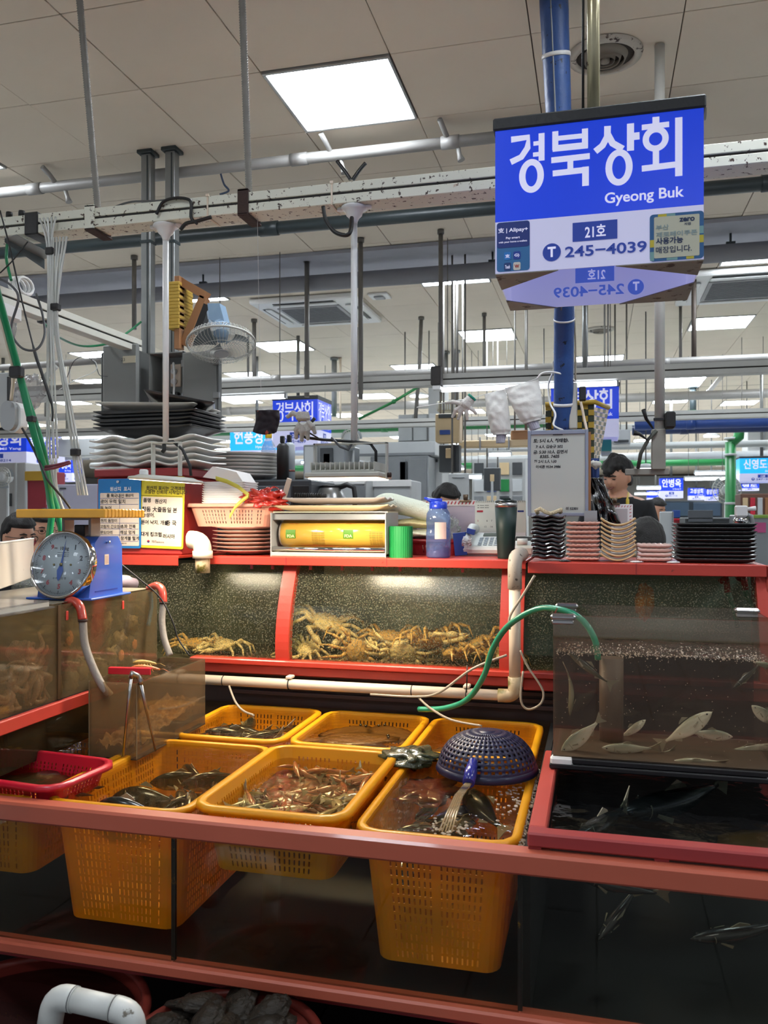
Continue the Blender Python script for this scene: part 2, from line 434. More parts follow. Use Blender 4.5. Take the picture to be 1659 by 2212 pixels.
def cassette(u0, u1, v0, v1, label):
 c = at((u0 + u1) / 2, (v0 + v1) / 2, Z=CEIL - .03); s = .5
 t = thing('ceiling_air_conditioner', label, 'air conditioner', (c.x, c.y, CEIL - .055))
 z = CEIL - .055; x, y = c.x, c.y
 b = MB(); b.box(x - s, x + s, y - s, y + s, z, CEIL - .003, .012); obj('panel', b, M_white, t)
 gr = MB(); gr.box(x - .3, x + .3, y - .3, y + .3, z - .012, z - .001)
 obj('grille_frame', gr, mat('ac_grille', '#a4a4a6', .5), t)
 ln = MB()
 for k in range(14): ln.box(x - .27, x + .27, y - .27 + k * .04, y - .255 + k * .04, z - .017, z - .012)
 obj('louvre', ln, mat('ac_louvre', '#707276', .5), t, kind='stuff')
 for a in range(4):
  M = Matrix.Translation((x, y, z)) @ Matrix.Rotation(a * PI / 2, 4, 'Z')
  obj('air_flap', BX(-.3, .3, .36, .42, -.018, -.006, .004, M=M), M_white, t)
  obj('slot', BX(-.29, .29, .425, .45, -.004, -.001, M=M), M_black, t)
cassette(575, 800, 640, 705, 'white square ceiling air conditioner left of the white lamp pipe')
cassette(1525, 1680, 585, 650, 'white square ceiling air conditioner at the right edge behind the sign')
def vent(u, v, r, label):
 c = at(u, v, Z=CEIL - .005); z = CEIL
 t = thing('ceiling_vent', label, 'vent', (c.x, c.y, z - .035))
 obj('outer_ring', LT([(r * .78, -.001), (r * .8, -.02), (r, -.012), (r * 1.02, -.001)], (c.x, c.y, z), 32, caps=False), mat('vent_ring', '#c4bdb0', .5, spots=[(RUST, .6, 20, .05)]), t)
 obj('throat', LT([(0, -.0015), (r * .79, -.0015), (r * .79, -.006), (0, -.006)], (c.x, c.y, z), 24), mat('vent_dark', '#3a342e', .8), t)
 for k in (.62, .46, .3):
  obj('cone_ring', LT([(r * k, -.006), (r * k * .86, -.035), (r * k * .82, -.03), (r * k * .95, -.006)], (c.x, c.y, z), 28, caps=False), mat('vent_cone', '#8e867a', .5), t)
 obj('hub', LT([(0, -.04), (r * .12, -.036), (r * .14, -.008), (0, -.008)], (c.x, c.y, z), 16), _M['vent_cone'], t)
vent(1307, 120, .155, 'round rusty ceiling air vent beside the blue pipe')
vent(1297, 712, .15, 'small round ceiling vent far below the blue sign')
c = at(820, 637, Z=CEIL)
t = thing('ceiling_sensor', 'small square white sensor on the ceiling beside the left air conditioner', 'sensor', (c.x, c.y, CEIL - .03))
obj('base', BX(c.x - .09, c.x + .09, c.y - .09, c.y + .09, CEIL - .02, CEIL - .001, .005), M_white, t); obj('lens', BX(c.x - .045, c.x + .045, c.y - .045, c.y + .045, CEIL - .035, CEIL - .02, .004), M_grey, t)
def strut(name, label, a, b, z0, h, d, axis, m, cat='strut'):
 t = thing(name, label, cat, ((a[0] + b[0]) / 2, (a[1] + b[1]) / 2, z0))
 x0, y0 = a; x1, y1 = b
 def bx(dx0, dx1, za, zb_):
  if axis == 'X': return BX(x0, x1, y0 + dx0, y0 + dx1, za, zb_, .002)
  return BX(x0 + dx0, x0 + dx1, y0, y1, za, zb_, .002)
 obj('upper_lip', bx(0, d, z0 + h * .56, z0 + h), m, t)
 obj('lower_lip', bx(0, d, z0, z0 + h * .44), m, t)
 obj('groove', bx(.006, d - .006, z0 + h * .44, z0 + h * .56), mat('groove_dark', '#2e2a26', .8), t)
 return t
BY = 2.8; BZ = 2.598
beam = strut('overhead_strut', 'rust speckled white steel strut spanning the stall from left to right', (-3.4, BY), (2.2, BY), BZ, .074, .1, 'X', M_strut)
strut('side_strut', 'white trunking strut running back to the grey posts at left', (-2.405, 1.6), (-2.405, 3.98), 2.365, .07, .06, 'Y', mat('side_strut_white', '#d6d4c8', .5, var=.1, spots=[(RUST, .7, 20, .03)]))
Y2 = 5.8
M_far_strut = mat('far_strut', '#b4b4ae', .5, spots=[(RUST, .7, 20, .03)])
strut('overhead_strut', 'long grey white strut of the next stall row, behind the white lamp pipes', (-7, Y2), (6, Y2), zs(1000, 830, Y2), .08, .1, 'X', M_far_strut)
Y3 = 8.0
strut('overhead_strut', 'third white strut row further back, level with the small signs', (-9, Y3), (8, Y3), zs(1200, 913, Y3), .08, .1, 'X', M_far_strut)
def clamp(u, label):
 x = xs(u, BY); t = thing('strut_clamp', label, 'clamp', (x, BY + .05, BZ))
 w_ = .021
 obj('front_plate', BX(x - w_, x + w_, BY - .008, BY - .001, BZ - .008, BZ + .085, .002), M_strut if u < 300 else M_rust, t)
 obj('bottom_plate', BX(x - w_, x + w_, BY - .008, BY + .12, BZ - .012, BZ - .002, .002), M_rust, t)
 obj('top_plate', BX(x - w_, x + w_, BY - .008, BY + .12, BZ + .076, BZ + .084, .002), M_rust, t)
 obj('back_plate', BX(x - w_, x + w_, BY + .102, BY + .11, BZ - .008, BZ + .085, .002), M_rust, t)
 return x
def conduit(u, u2, label):
 x = clamp(u, 'rusty steel clamp on the white strut holding the %s conduit' % ('left' if u < 300 else 'right'))
 tt = at(u2, 0, Y=BY - .12); bot = Vector((x, BY + .05, BZ + .085))
 d = (tt - bot).normalized(); L = (CEIL - .001 - bot.z) / d.z
 t = thing('conduit_drop', label, 'conduit', bot)
 n = int(L / .008); P = []; r = []
 for k in range(n * 2):
  P.append(bot + d * (L * k / (n * 2))); r.append(.0140 if k % 2 else .0108)
 obj('corrugated_tube', TB(P, r, 8), M_flex, t)
 obj('ceiling_collar', TB([bot + d * (L - .02), bot + d * L], .02, 10), M_galv, t)
conduit(195, 172, 'left corrugated metal conduit hanging from the ceiling to the strut')
conduit(526, 523, 'right corrugated metal conduit hanging from the ceiling to the strut')
for u in (449, 717):
 x = xs(u, BY); b = MB()
 b.box(x - .003, x + .003, BY - .004, BY - .001, BZ - .003, BZ + .078).box(x - .003, x + .003, BY - .004, BY + .103, BZ - .005, BZ - .002).box(x - .003, x + .003, BY - .004, BY + .103, BZ + .075, BZ + .078).box(x - .006, x + .006, BY - .008, BY - .003, BZ + .07, BZ + .08)
 obj('cable_tie', b, M_pvc, label='pale nylon tie around the white strut, %s clamp' % ('left of the right' if u < 500 else 'well right of the right'), cat='cable tie')
x = xs(68, BY); b = MB(); b.box(x - .03, x + .03, BY - .006, BY + .106, BZ - .006, BZ + .082, .004)
obj('tape_wrap', b, M_tape, label='band of black tape wound around the strut at far left', cat='tape')
M_rod = mat('grey_rod', '#77746f', .5, metal=.3, var=.25, scale=20)
def rod(u, vt, vb, r, label, m=None, bend=0, grp='hanger rods under the ceiling'):
 p = at(u, vt, Z=CEIL - .002); zb_ = zs(u, vb, p.y)
 t = thing('hanger_rod', label, 'rod', (p.x, p.y, zb_), grp)
 P = [(p.x, p.y, CEIL - .0005), (p.x + bend * .3, p.y, (CEIL + zb_) / 2), (p.x + bend, p.y, zb_)]
 obj('rod', TB(P, r, 8), m or M_rod, t)
 obj('ceiling_socket', TB([(p.x, p.y, CEIL - .03), (p.x, p.y, CEIL - .0005)], r * 1.5, 8), m or M_rod, t)
rod(663, 558, 858, .020, 'grey hanger rod in front of the left air conditioner')
rod(779, 515, 862, .018, 'grey hanger rod just right of the tall white lamp pipe')
rod(910, 685, 905, .020, 'grey conduit rod bending near its foot, centre of the hall', bend=-.06)
rod(952, 497, 835, .016, 'thin dark hanger rod left of the blue sign with a black socket below')
rod(1046, 677, 812, .016, 'thin hanger rod crossing the panel light below the blue sign')
rod(549, 690, 835, .022, 'pale hanger rod beside the wall fan')
rod(536, 718, 835, .014, 'thin brown hanger rod left of the pale one by the fan')
rod(722, 773, 900, .035, 'thick pale hanger pipe left of the tall white lamp pipe', M_galv)
rod(735, 773, 905, .015, 'thin yellowish rod beside the thick pale pipe', M_pvc)
rod(961, 760, 905, .04, 'thick grey post pair, left one, far behind the black socket', M_galv)
rod(985, 757, 905, .035, 'thick grey post pair, right one, far behind the black socket', M_galv)
rod(290, 553, 712, .018, 'grey hanger rod left of the two grey posts')
rod(1265, 645, 800, .022, 'steel hanger rod right of the blue pipe', M_galv)
rod(1470, 655, 800, .014, 'thin rod right of the white hanging pipe')
rod(1499, 590, 790, .020, 'dark rusty rod under the right end of the sign, ending in a clamp', mat('dark_rod', '#4a4038', .6))
rod(1497, 835, 900, .05, 'short dark post far right below the panel light', M_darkp)
rod(100, 840, 900, .03, 'far rod at left behind the clear tubes')
p = at(952, 497, Z=CEIL); z0 = zs(948, 835, p.y)
t = thing('socket_box', 'black socket box hanging on the next strut right of centre', 'socket', (p.x, p.y - .03, z0))
obj('box', BX(p.x - .045, p.x + .025, p.y - .14, p.y - .06, z0 - .01, z0 + .12, .006), mat('brown_black', '#231d1c', .6), t); obj('foot', BX(p.x - .035, p.x + .02, p.y - .13, p.y - .07, z0 - .04, z0 - .01, .004), M_white, t)
for u, lb in ((320, 'left of the two square grey ceiling posts carrying the electrical boxes'), (372, 'right of the two square grey ceiling posts, with the yellow taped wood')):
 p = at(u, 322, Z=CEIL); p.y = 4.1; p.x = xs(u, 4.1)
 t = thing('ceiling_post', lb, 'post', (p.x, p.y, 1.9))
 h = .028
 obj('channel', BX(p.x - h, p.x + h, p.y - h, p.y + h, 1.0 if u < 350 else 1.0, CEIL - .02, .003), M_galv, t)
 obj('channel_lip', BX(p.x + h * .3, p.x + h * .5, p.y - h - .003, p.y - h, 1.0, CEIL - .03), M_darkp, t)
 obj('top_bracket', BX(p.x - .045, p.x + .045, p.y - .045, p.y + .045, CEIL - .02, CEIL + .0, .003), M_darkp, t)
 obj('strap', BX(p.x - h - .004, p.x + h + .004, p.y - h - .004, p.y + h + .004, zs(u, 528, 4.1), zs(u, 522, 4.1)), M_darkp, t)
pts = []
for (u, v, F) in ((1196, 0, 3.2), (1206, 235, 3.3), (1217, 500, 3.4), (1219, 663, 3.5), (1218, 760, 3.6), (1217, 935, 3.69)):
 a = ray(u, v); t_ = F / FPX; pts.append(Vector((a[0] * t_, a[1] * t_, EYE + a[2] * t_)))
pts[0].z = CEIL - .001
M_bw = mat('blue_wrap', '#2a4c86', .45, var=.35, scale=10, spots=[('#10182a', .62, 30, .03)], bump=.4, bscale=25)
bp = thing('blue_pipe', 'thick blue wrapped pipe sloping down behind the big blue sign to the whiteboard', 'pipe', pts[-1])
dense = []
for a_, b_ in zip(pts, pts[1:]):
 for k in range(8): dense.append(a_.lerp(b_, k / 8))
dense.append(pts[-1])
obj('wrapped_pipe', TB(dense, [(.0425 + .0125 * min(max((p.z - 2.5) / 1.0, 0), 1)) * (1 + .05 * noise.noise(Vector((0, 0, p.z * 20)))) for p in dense], 16), M_bw, bp)
for k, q in ((4, .056), (26, .0455), (37, .0445)): obj('strap_ring', TB([dense[k], dense[k].lerp(dense[k + 1], .3)], q, 16), M_wpipe, bp)
obj('seam_cord', TB([p + Vector((-.01, -.054 + .0004 * i, .0)) for i, p in enumerate(dense[:26])], .003, 6), M_galv, bp)
sx = xs(1282, 2.5)
pipe('sign_pole', 'steel pole with rust spots holding the blue sign from the ceiling', 'pole', (sx, 2.5, 2.6), (sx, 2.5, CEIL - .001), .0185, mat('pole_steel', '#b8b090', .3, metal=.8, var=.3, scale=8, spots=[('#4a3018', .62, 18, .04)]), rings=1)
pipe('pole_cable', 'black cable running down beside the steel sign pole', 'cable', (sx - .03, 2.5, 2.6), (sx - .028, 2.5, CEIL - .001), .004, M_black, n=6)
wx = xs(1425, 3.7)
wp = thing('white_hanging_pipe', 'white round pipe coming down behind the sign into a square pale post', 'pipe', (wx, 3.7, 1.6))
obj('round_pipe', TB([(wx, 3.7, zs(1425, 932, 3.7)), (wx, 3.7, CEIL - .002)], .021, 14), mat('aged_white_pipe', '#c4c3bc', .4, var=.12), wp)
obj('square_post', BX(xs(1407, 3.7), xs(1437, 3.7), 3.67, 3.73, zs(1420, 1015, 3.7), zs(1425, 928, 3.7), .003), mat('pale_post', '#8e8a80', .6, var=.3), wp)
obj('cross_bar', BX(xs(1350, 3.7), xs(1445, 3.7), 3.69, 3.71, zs(1420, 1026, 3.7), zs(1420, 1012, 3.7), .003), _M['pale_post'], wp)
bx_ = thing('black_speaker_box', 'small black box strapped to the white hanging pipe', 'box', (xs(1446, 3.68), 3.68, zs(1446, 927, 3.68)))
obj('case', BX(xs(1436, 3.68), xs(1458, 3.68), 3.64, 3.72, zs(1446, 926, 3.68), zs(1446, 891, 3.68), .006), M_black, bx_)
obj('strap', BX(xs(1412, 3.66), xs(1438, 3.66), 3.672, 3.676, zs(1420, 908, 3.66), zs(1420, 902, 3.66), .001), M_black, bx_)
obj('arm', TB([at(1390, 885, Y=3.6), at(1396, 905, Y=3.62), at(1410, 925, Y=3.66)], [.009, .007, .004], 8), M_black, bx_)
obj('lamp_cable', TB([at(1418, 930, Y=3.66), at(1400, 950, Y=3.66), at(1384, 980, Y=3.66), at(1378, 1012, Y=3.68)], .008, 8), mat('cable_green_grey', '#4a4c44', .6), label='bent dark grey cable hanging left of the square pale post', cat='cable')
obj('plug_cable', TB([at(1369, 935, Y=3.64), at(1382, 938, Y=3.64), at(1398, 950, Y=3.65), at(1410, 935, Y=3.66)], [.012, .007, .004, .004], 8), M_black, label='short black cable with a plug left of the white hanging pipe', cat='cable')
# light box signs
M_sblue = mat('sign_blue', '#0a34bc', .35, var=.05, emit=.38, ecol='#0a3cd8')
M_swhite = mat('sign_white', '#c8c8e4', .35, var=.05, scale=3, emit=.22, ecol='#c8c8ee')
M_slet = mat('sign_letter_white', '#dcdcf4', .35, emit=.3, ecol='#d8d8f8', var=.02)
M_scap = mat('sign_black_cap', '#2c2e30', .6, var=.35, scale=14, bump=.3)
M_print = mat('blue_print', '#1c3c9c', .4, emit=.12, ecol='#1c40b0', var=.03)
M_cyan = mat('sign_cyan', '#1c9ae0', .35, var=.05, emit=.7, ecol='#20a0f0')
GB = [([(155, 352), (288, 332), (283, 410), (235, 480), (152, 520)], 48), ([(391, 300), (391, 505)], 46), ([(328, 380), (372, 374)], 34), ([(325, 462), (372, 456)], 34), ((313, 620, 96, 128), 50),
 ([(496, 285), (496, 425)], 46), ([(720, 262), (720, 405)], 46), ([(476, 342), (742, 312)], 38), ([(476, 415), (742, 385)], 50), ([(465, 502), (756, 466)], 46), ([(610, 485), (610, 565)], 44), ([(476, 600), (748, 566)], 46), ([(724, 545), (724, 688)], 50),
 ([(888, 242), (886, 320), (850, 388), (797, 432)], 50), ([(886, 300), (925, 370), (1000, 412)], 50), ([(1056, 222), (1056, 424)], 52), ([(1078, 318), (1122, 312)], 56), ((972, 548, 100, 134), 50),
 ([(1240, 172), (1240, 225)], 50), ([(1138, 252), (1335, 226)], 42), ((1238, 335, 94, 92), 46), ([(1240, 415), (1240, 545)], 46), ([(1138, 556), (1400, 520)], 46), ([(1403, 175), (1403, 608)], 52)]
def gb_text(mb, P, w, hf):
 """the four heavy block letters of the shop name, drawn as strokes (x across, y down in units of the face)"""
 def T(x, y):
  a = (x - 30) / 1550; return (a * w, (y - (290 - .1226 * (x - 30))) / (1065 + 50 * a) * hf)
 o = P(0, 0); ex = (P(1, 0) - P(0, 0)).normalized(); ey = (P(0, 0) - P(0, 1)).normalized(); lay = 0
 n = ex.cross(ey) * .00002
 def W(q): return tuple(o + ex * q[0] - ey * q[1] + n * lay)
 for sh, th in GB:
  h = th / 2 * w / 1550; lay += 1
  if isinstance(sh, tuple):
   cx, cy = T(sh[0], sh[1]); rx, ry = sh[2] * w / 1550, sh[3] * hf / 1090; m = 36
   V = [W((cx + (rx - d) * math.cos(2 * PI * k / m), cy + (ry - d) * math.sin(2 * PI * k / m))) for d in (0, 2 * h) for k in range(m)]
   mb.add(V, [(k, (k + 1) % m, m + (k + 1) % m, m + k) for k in range(m)]); continue
  p = [Vector(T(*q)) for q in sh]; L, Rr = [], []
  for k in range(len(p)):
   d = (p[min(k + 1, len(p) - 1)] - p[max(k - 1, 0)]).normalized(); nn = Vector((-d.y, d.x)) * h
   L.append(p[k] + nn); Rr.append(p[k] - nn)
  V = [W(q) for q in L + Rr]; m = len(p)
  mb.add(V, [(k, k + 1, m + k + 1, m + k) for k in range(m - 1)])
def sign(name, label, x0, x1, y0, y1, z0, z1, ko, en, num, tel, group=None, blue=M_sblue, side=None, only=None):
 """hanging light box; P(a, b): a across, b down from the top edge as fractions of the face"""
 t = thing(name, label, 'sign', ((x0 + x1) / 2, (y0 + y1) / 2, z0), group)
 Wd, H = x1 - x0, z1 - z0; e = .003
 zf = z1 - H * .08; hf = zf - z0; zm = zf - hf * .64
 obj('black_cap', BX(x0 - .006, x1 + .006, y0 - .006, y1 + .006, zf, z1, .004), M_scap, t)
 pan = []
 for b in ((x0, x1, y0, y0 + e), (x1 - e, x1, y0 + e, y1 - e), (x0, x0 + e, y0 + e, y1 - e), (x0, x1, y1 - e, y1)):
  pan.append((obj('blue_panel', BX(*b, zm, zf), blue, t), obj('white_panel', BX(*b, z0, zm), M_swhite, t)))
 for o, ex, w, (bp_, wp_) in ([((x0, y0, z0), (1, 0, 0), Wd, pan[0])] + ([((x1, y0, z0), (0, 1, 0), y1 - y0, pan[1])] if side == 'R' else [])):
  ey_ = Vector((0, 0, 1)); ex_ = Vector(ex); n_ = ex_.cross(ey_)
  def P(a, b, l=.0016): return Vector(o) + ex_ * (a * w) + ey_ * (hf * (1 - b)) + n_ * l
  def TX(nm, s_, a, b, w_, h_, m, bold, par, l=.0016): obj(nm, put_text(MB(), s_, P(a, b, l), ex_, ey_, w_, h_, bold=bold), m, par)
  if ko == '경북상회':
   mb = MB(); gb_text(mb, P, w, hf); obj('shop_name', mb, M_slet, bp_)
  else: TX('shop_name', ko, .08, .46, w * .83, hf * .42, M_slet, .028, bp_)
  TX('latin_name', en, .54, .60, w * .37, hf * .095, M_slet, .02, bp_)
  q = MB().add([tuple(P(a, b)) for a, b in ((.385, .82), (.60, .82), (.60, .69), (.385, .69))], [(0, 1, 2, 3)])
  npl = obj('number_plate', q, M_print, wp_)
  TX('stall_number', num, .445, .80, w * .10, hf * .085, M_slet, .02, wp_, .0028)
  n = 24; cx, cy = P(.283, .88), hf * .062
  obj('phone_disc', MB().add([tuple(cx + ex_ * (cy * math.cos(2 * PI * k / n)) + ey_ * (cy * math.sin(2 * PI * k / n))) for k in range(n)], [tuple(range(n))]), M_print, wp_)
  obj('phone_letter', put_text(MB(), 'T', cx + ex_ * (-cy * .45) + ey_ * (-cy * .55) + n_ * .0012, ex_, ey_, cy * .9, cy * 1.15, bold=.04), M_slet, wp_)
  TX('phone_number', tel, .348, .925, w * .39, hf * .075, M_print, .02, wp_)
 return t
X0, X1, YS0, YS1 = -.271, .269, 2.30, 2.715; Z0 = 2.166; Z1 = zs(1070, 257, 2.30)
big = sign('hanging_sign', 'large blue and white hanging light box sign reading Gyeong Buk, number 21', X0, X1, YS0, YS1, Z0, Z1, '경북상회', 'Gyeong Buk', '21호', '245−4039')
zf = Z1 - (Z1 - Z0) * .08; hf = zf - Z0; Wd = X1 - X0
M_gus = mat('gusset_dirty', '#8e8c84', .6, var=.3, scale=12, spots=[(RUST, .58, 20, .05)])
for ax, ay, sx_, sy_, lx, ly in ((X0, YS0, 1, 1, .17, .16), (X1, YS0, -1, 1, .22, .14), (X0, YS1, 1, -1, .15, .13), (X1, YS1, -1, -1, .20, .2)):
 obj('corner_gusset', PR([(0, 0), (lx * sx_, 0), (0, ly * sy_)], (ax, ay, Z0 - .003), (1, 0, 0), (0, 1, 0), .0025), M_gus, big)
mb_ = MB(); q0 = MB()
yb_ = YS1 - .005
def PB(a, b): return Vector((X0 + Wd * a, yb_, Z0 + hf * (1 - b)))
def bquad(a0, a1, b0, b1, mb): mb.add([tuple(PB(a0, b1)), tuple(PB(a1, b1)), tuple(PB(a1, b0)), tuple(PB(a0, b0))], [(0, 1, 2, 3)])
bquad(.38, .60, .69, .82, mb_)
n = 24; cx = PB(.72, .88)
mb_.add([tuple(cx + Vector((hf * .062 * math.cos(2 * PI * k / n), 0, hf * .062 * math.sin(2 * PI * k / n)))) for k in range(n)], [tuple(range(n))])
put_text(mb_, '245−4039', PB(.655, .93), (-1, 0, 0), (0, 0, 1), Wd * .40, hf * .085, bold=.02, lift=.0005)
wt_ = MB(); put_text(wt_, '21호', PB(.55, .80) + Vector((0, -.002, 0)), (-1, 0, 0), (0, 0, 1), Wd * .10, hf * .085, bold=.02, lift=0); put_text(wt_, 'T', PB(.74, .91) + Vector((0, -.002, 0)), (-1, 0, 0), (0, 0, 1), hf * .05, hf * .07, bold=.04, lift=0)
M_thru = mat('print_seen_through', '#5a72c8', .5, emit=.25, ecol='#5a78d8', var=.03)
obj('print_showing_through', mb_, M_thru, big, label='mirrored print seen through the back panel'); obj('print_showing_through', wt_, M_slet, big)
st = thing('payment_sticker', 'blue rounded payment sticker at the lower left corner of the big sign', 'sticker', (X0 + .05, YS0, Z0))
def PF(a, b, l=.001): return Vector((X0 + Wd * a, YS0 - l, Z0 + hf * (1 - b)))
def fquad(a0, a1, b0, b1, l=.001): return MB().add([tuple(PF(a0, b1, l)), tuple(PF(a1, b1, l)), tuple(PF(a1, b0, l)), tuple(PF(a0, b0, l))], [(0, 1, 2, 3)])
def rrect(a0, a1, b0, b1, r, l=.001, th=.0008):
 o = PF(a0, b1, l); w_ = (a1 - a0) * Wd; h_ = (b1 - b0) * hf; pl = []
 for cx_, cy_, st_ in ((w_ - r, h_ - r, 0), (r, h_ - r, PI / 2), (r, r, PI), (w_ - r, r, 1.5 * PI)):
  for k in range(5): pl.append((cx_ + r * math.cos(st_ + k * PI / 8), cy_ + r * math.sin(st_ + k * PI / 8)))
 return PR(pl, o, (1, 0, 0), (0, 0, 1), th)
obj('card', rrect(.008, .174, .645, .99, .008), mat('sticker_blue', '#2c6ea8', .4), st)
obj('dark_top', rrect(.009, .173, .648, .825, .007, .0015), mat('sticker_navy', '#123080', .4), st)
tx = MB(); put_text(tx, '支 | Alipay+', PF(.015, .725, .0026), (1, 0, 0), (0, 0, 1), Wd * .15, hf * .04, bold=.02); put_text(tx, 'Pay smart', PF(.055, .77, .0026), (1, 0, 0), (0, 0, 1), Wd * .07, hf * .02, bold=.02)
put_text(tx, 'with your home e-wallets', PF(.018, .795, .0026), (1, 0, 0), (0, 0, 1), Wd * .143, hf * .016, bold=.02)
obj('lettering', tx, M_slet, st)
for k, (a, b, cc, s_) in enumerate(((.045, .855, '#1c78c8', '支'), (.092, .855, '#143c9c', 'G)'), (.045, .93, '#123a78', 'Touch'), (.092, .93, '#d8d4cc', 'W'))):
 obj('app_icon', rrect(a, a + .036, b, b + .055, .004, .002), mat('icon%d' % k, cc, .4), st)
 obj('lettering', put_text(MB(), s_, PF(a + .006, b + .042, .0032), (1, 0, 0), (0, 0, 1), Wd * .024, hf * .025, bold=.03), mat('icon_red', '#b02a2a', .5) if k == 3 else M_slet, st)
zr = thing('coupon_sticker', 'cream coupon sticker with blue and yellow border at the lower right of the big sign', 'sticker', (X1 - .06, YS0, Z0))
obj('border', rrect(.752, 1.0, .68, .995, .009), mat('coupon_blue', '#1a5c94', .4), zr)
for k, (a0, a1, b0, b1, cc) in enumerate(((.79, .83, .682, .70, '#c8b83a'), (.83, .87, .682, .70, '#7aa6a8'), (.753, .772, .85, .90, '#c8b83a'), (.98, .999, .84, .89, '#c8b83a'), (.753, .772, .93, .99, '#7aa6a8'), (.92, .955, .975, .993, '#c8b83a'), (.83, .88, .975, .993, '#7aa6a8'), (.98, .999, .78, .83, '#7aa6a8'))):
 obj('border_block', fquad(a0, a1, b0, b1, .0022), mat('blk' + cc, cc, .5), zr)
obj('card', rrect(.772, .98, .70, .975, .003, .0022), mat('coupon_card', '#c8c8b4', .5), zr)
kt = MB(); put_text(kt, '사용가능', PF(.78, .885, .0034), (1, 0, 0), (0, 0, 1), Wd * .125, hf * .045, bold=.03); put_text(kt, '매장입니다.', PF(.78, .945, .0034), (1, 0, 0), (0, 0, 1), Wd * .165, hf * .045, bold=.01)
put_text(kt, 'zero', PF(.888, .745, .0034), (1, 0, 0), (0, 0, 1), Wd * .07, hf * .027, bold=.03); put_text(kt, '지맵', PF(.91, .77, .0034), (1, 0, 0), (0, 0, 1), Wd * .03, hf * .018, bold=.02)
obj('lettering', kt, mat('coupon_ink', '#16305a', .5), zr)
kt = MB(); put_text(kt, '부산', PF(.78, .79, .0034), (1, 0, 0), (0, 0, 1), Wd * .06, hf * .036, bold=.02); put_text(kt, '제로페이쿠폰', PF(.78, .838, .0034), (1, 0, 0), (0, 0, 1), Wd * .19, hf * .036, bold=.02)
obj('lettering', kt, mat('coupon_pale_ink', '#8fa4a8', .5), zr)
def farsign(name, label, u0, u1, v0, v1, Y, ko, en, num, tel, blue=M_sblue, side=None, dep=.42, group=None):
 a = at(u0, v0, Y=Y); b = at(u1, v1, Y=Y)
 t = sign(name, label, a.x, b.x, Y, Y + dep * (b.x - a.x) / .54, zs((u0 + u1) / 2, v1, Y), zs((u0 + u1) / 2, v0, Y), ko, en, num, tel, group, blue, side)
 x = (a.x + b.x) / 2; y = Y + .1; obj('hanging_pole', TB([(x, y, zs((u0 + u1) / 2, v0, Y)), (x, y, CEIL - .001)], .02, 8), M_galv, t)
 return t
farsign('hanging_sign', 'small blue shop sign with two lettered sides, the hanging glove in front of it', 589, 686, 855, 965, 8.6, '경북상회', 'Gyeong Buk', '21호', '245−4039', side='R', dep=.5)
farsign('hanging_sign', 'blue sign half hidden behind the blue pipe and checkered basket', 1190, 1337, 828, 945, 6.6, '경북상회', 'Gyeong Buk', '21호', '245−4039')
farsign('hanging_sign', 'bright cyan blue sign behind the clear bottle with the yellow cap', 497, 600, 918, 1000, 9.6, '현풍상회', 'Hyeon Pung', '20호', '246−5120', blue=M_cyan)
farsign('hanging_sign', 'blue two sided sign at the left edge behind the green hoses', -66, 57, 924, 1003, 8.9, '밀양상회', 'Mil Yang', '24호', '246−8214', side='R', dep=.5)
farsign('hanging_sign', 'small far blue sign between the clear tubes and the red box', 122, 156, 985, 1040, 15, '부영상회', 'Bu Young', '30호', '246−5214', side='R', dep=.5)
farsign('hanging_sign', 'cyan and white sign at the far right edge', 1598, 1700, 985, 1041, 11, '신영도상회', 'Sin Yeong Do', '12호', '247−2214', blue=M_cyan)
farsign('hanging_sign', 'far blue sign above the woman in grey, right of the square post', 1426, 1476, 1029, 1076, 15, '안병옥', 'An Byeong Ok', '7호', '245−1110')
farsign('hanging_sign', 'tiny far blue sign left of the green column', 1488, 1522, 1052, 1080, 19, '고성상회', 'Go Seong', '5호', '245−1120')
farsign('hanging_sign', 'tiny far blue sign touching the green column', 1524, 1552, 1054, 1082, 18, '중앙상회', 'Jung Ang', '4호', '245−1130')
farsign('hanging_sign', 'tiny far sign low behind the mans shoulder', 1398, 1436, 1058, 1084, 20, '고영', 'Go Young', '3호', '245−1140')
farsign('hanging_sign', 'tiny far sign under the cyan sign at right', 1600, 1640, 1044, 1060, 17, '영도', 'Yeong Do', '2호', '245−1150')
# lamps over the tanks
M_lit = glow('warm_lamp_face', '#fff0d6', 6)
M_lampb = mat('lamp_body_worn', '#b8b8ae', .5, var=.15, scale=12, spots=[(RUST, .66, 18, .04)])
def lamp_pipe(u, label):
 x = xs(u, BY + .045); y = BY + .045
 t = thing('lamp_pipe', label, 'pipe', (x, y, 1.7))
 zt = BZ - .001
 obj('ceiling_rose', LT([(.0, -.0), (.046, -.0), (.048, -.006), (.034, -.012), (.028, -.03), (.018, -.04), (.0125, -.052), (.012, -.06)], (x, y, zt), 24), M_white, t)
 for a in (0, PI): obj('rose_ear', LT([(0, -.0), (.014, -.0), (.014, -.008), (0, -.008)], (x + .05 * math.cos(a), y + .0 * math.sin(a), zt), 12), M_white, t)
 zb2 = zs(u, 955, y)
 obj('tube', TB([(x, y, zt - .05), (x, y, zb2)], .0115, 14), M_wpipe, t)
 return x, y, zb2
x, y, z = lamp_pipe(358, 'left white lamp pipe hanging from the strut, in front of the electrical boxes')
z1 = zs(355, 1040, y)
t = thing('stall_lamp', 'flat round lit lamp on a fork bracket above the red box', 'lamp', (x, y, z1))
zt_ = z1 + .018
br = BX(x - .055, x + .062, y - .012, y + .012, z - .006, z, .001).box(x - .055, x - .050, y - .012, y + .012, z1 + .02, z - .004).box(x + .057, x + .062, y - .012, y + .012, z1 + .02, z - .004)
obj('bracket', br, M_lampb, t)
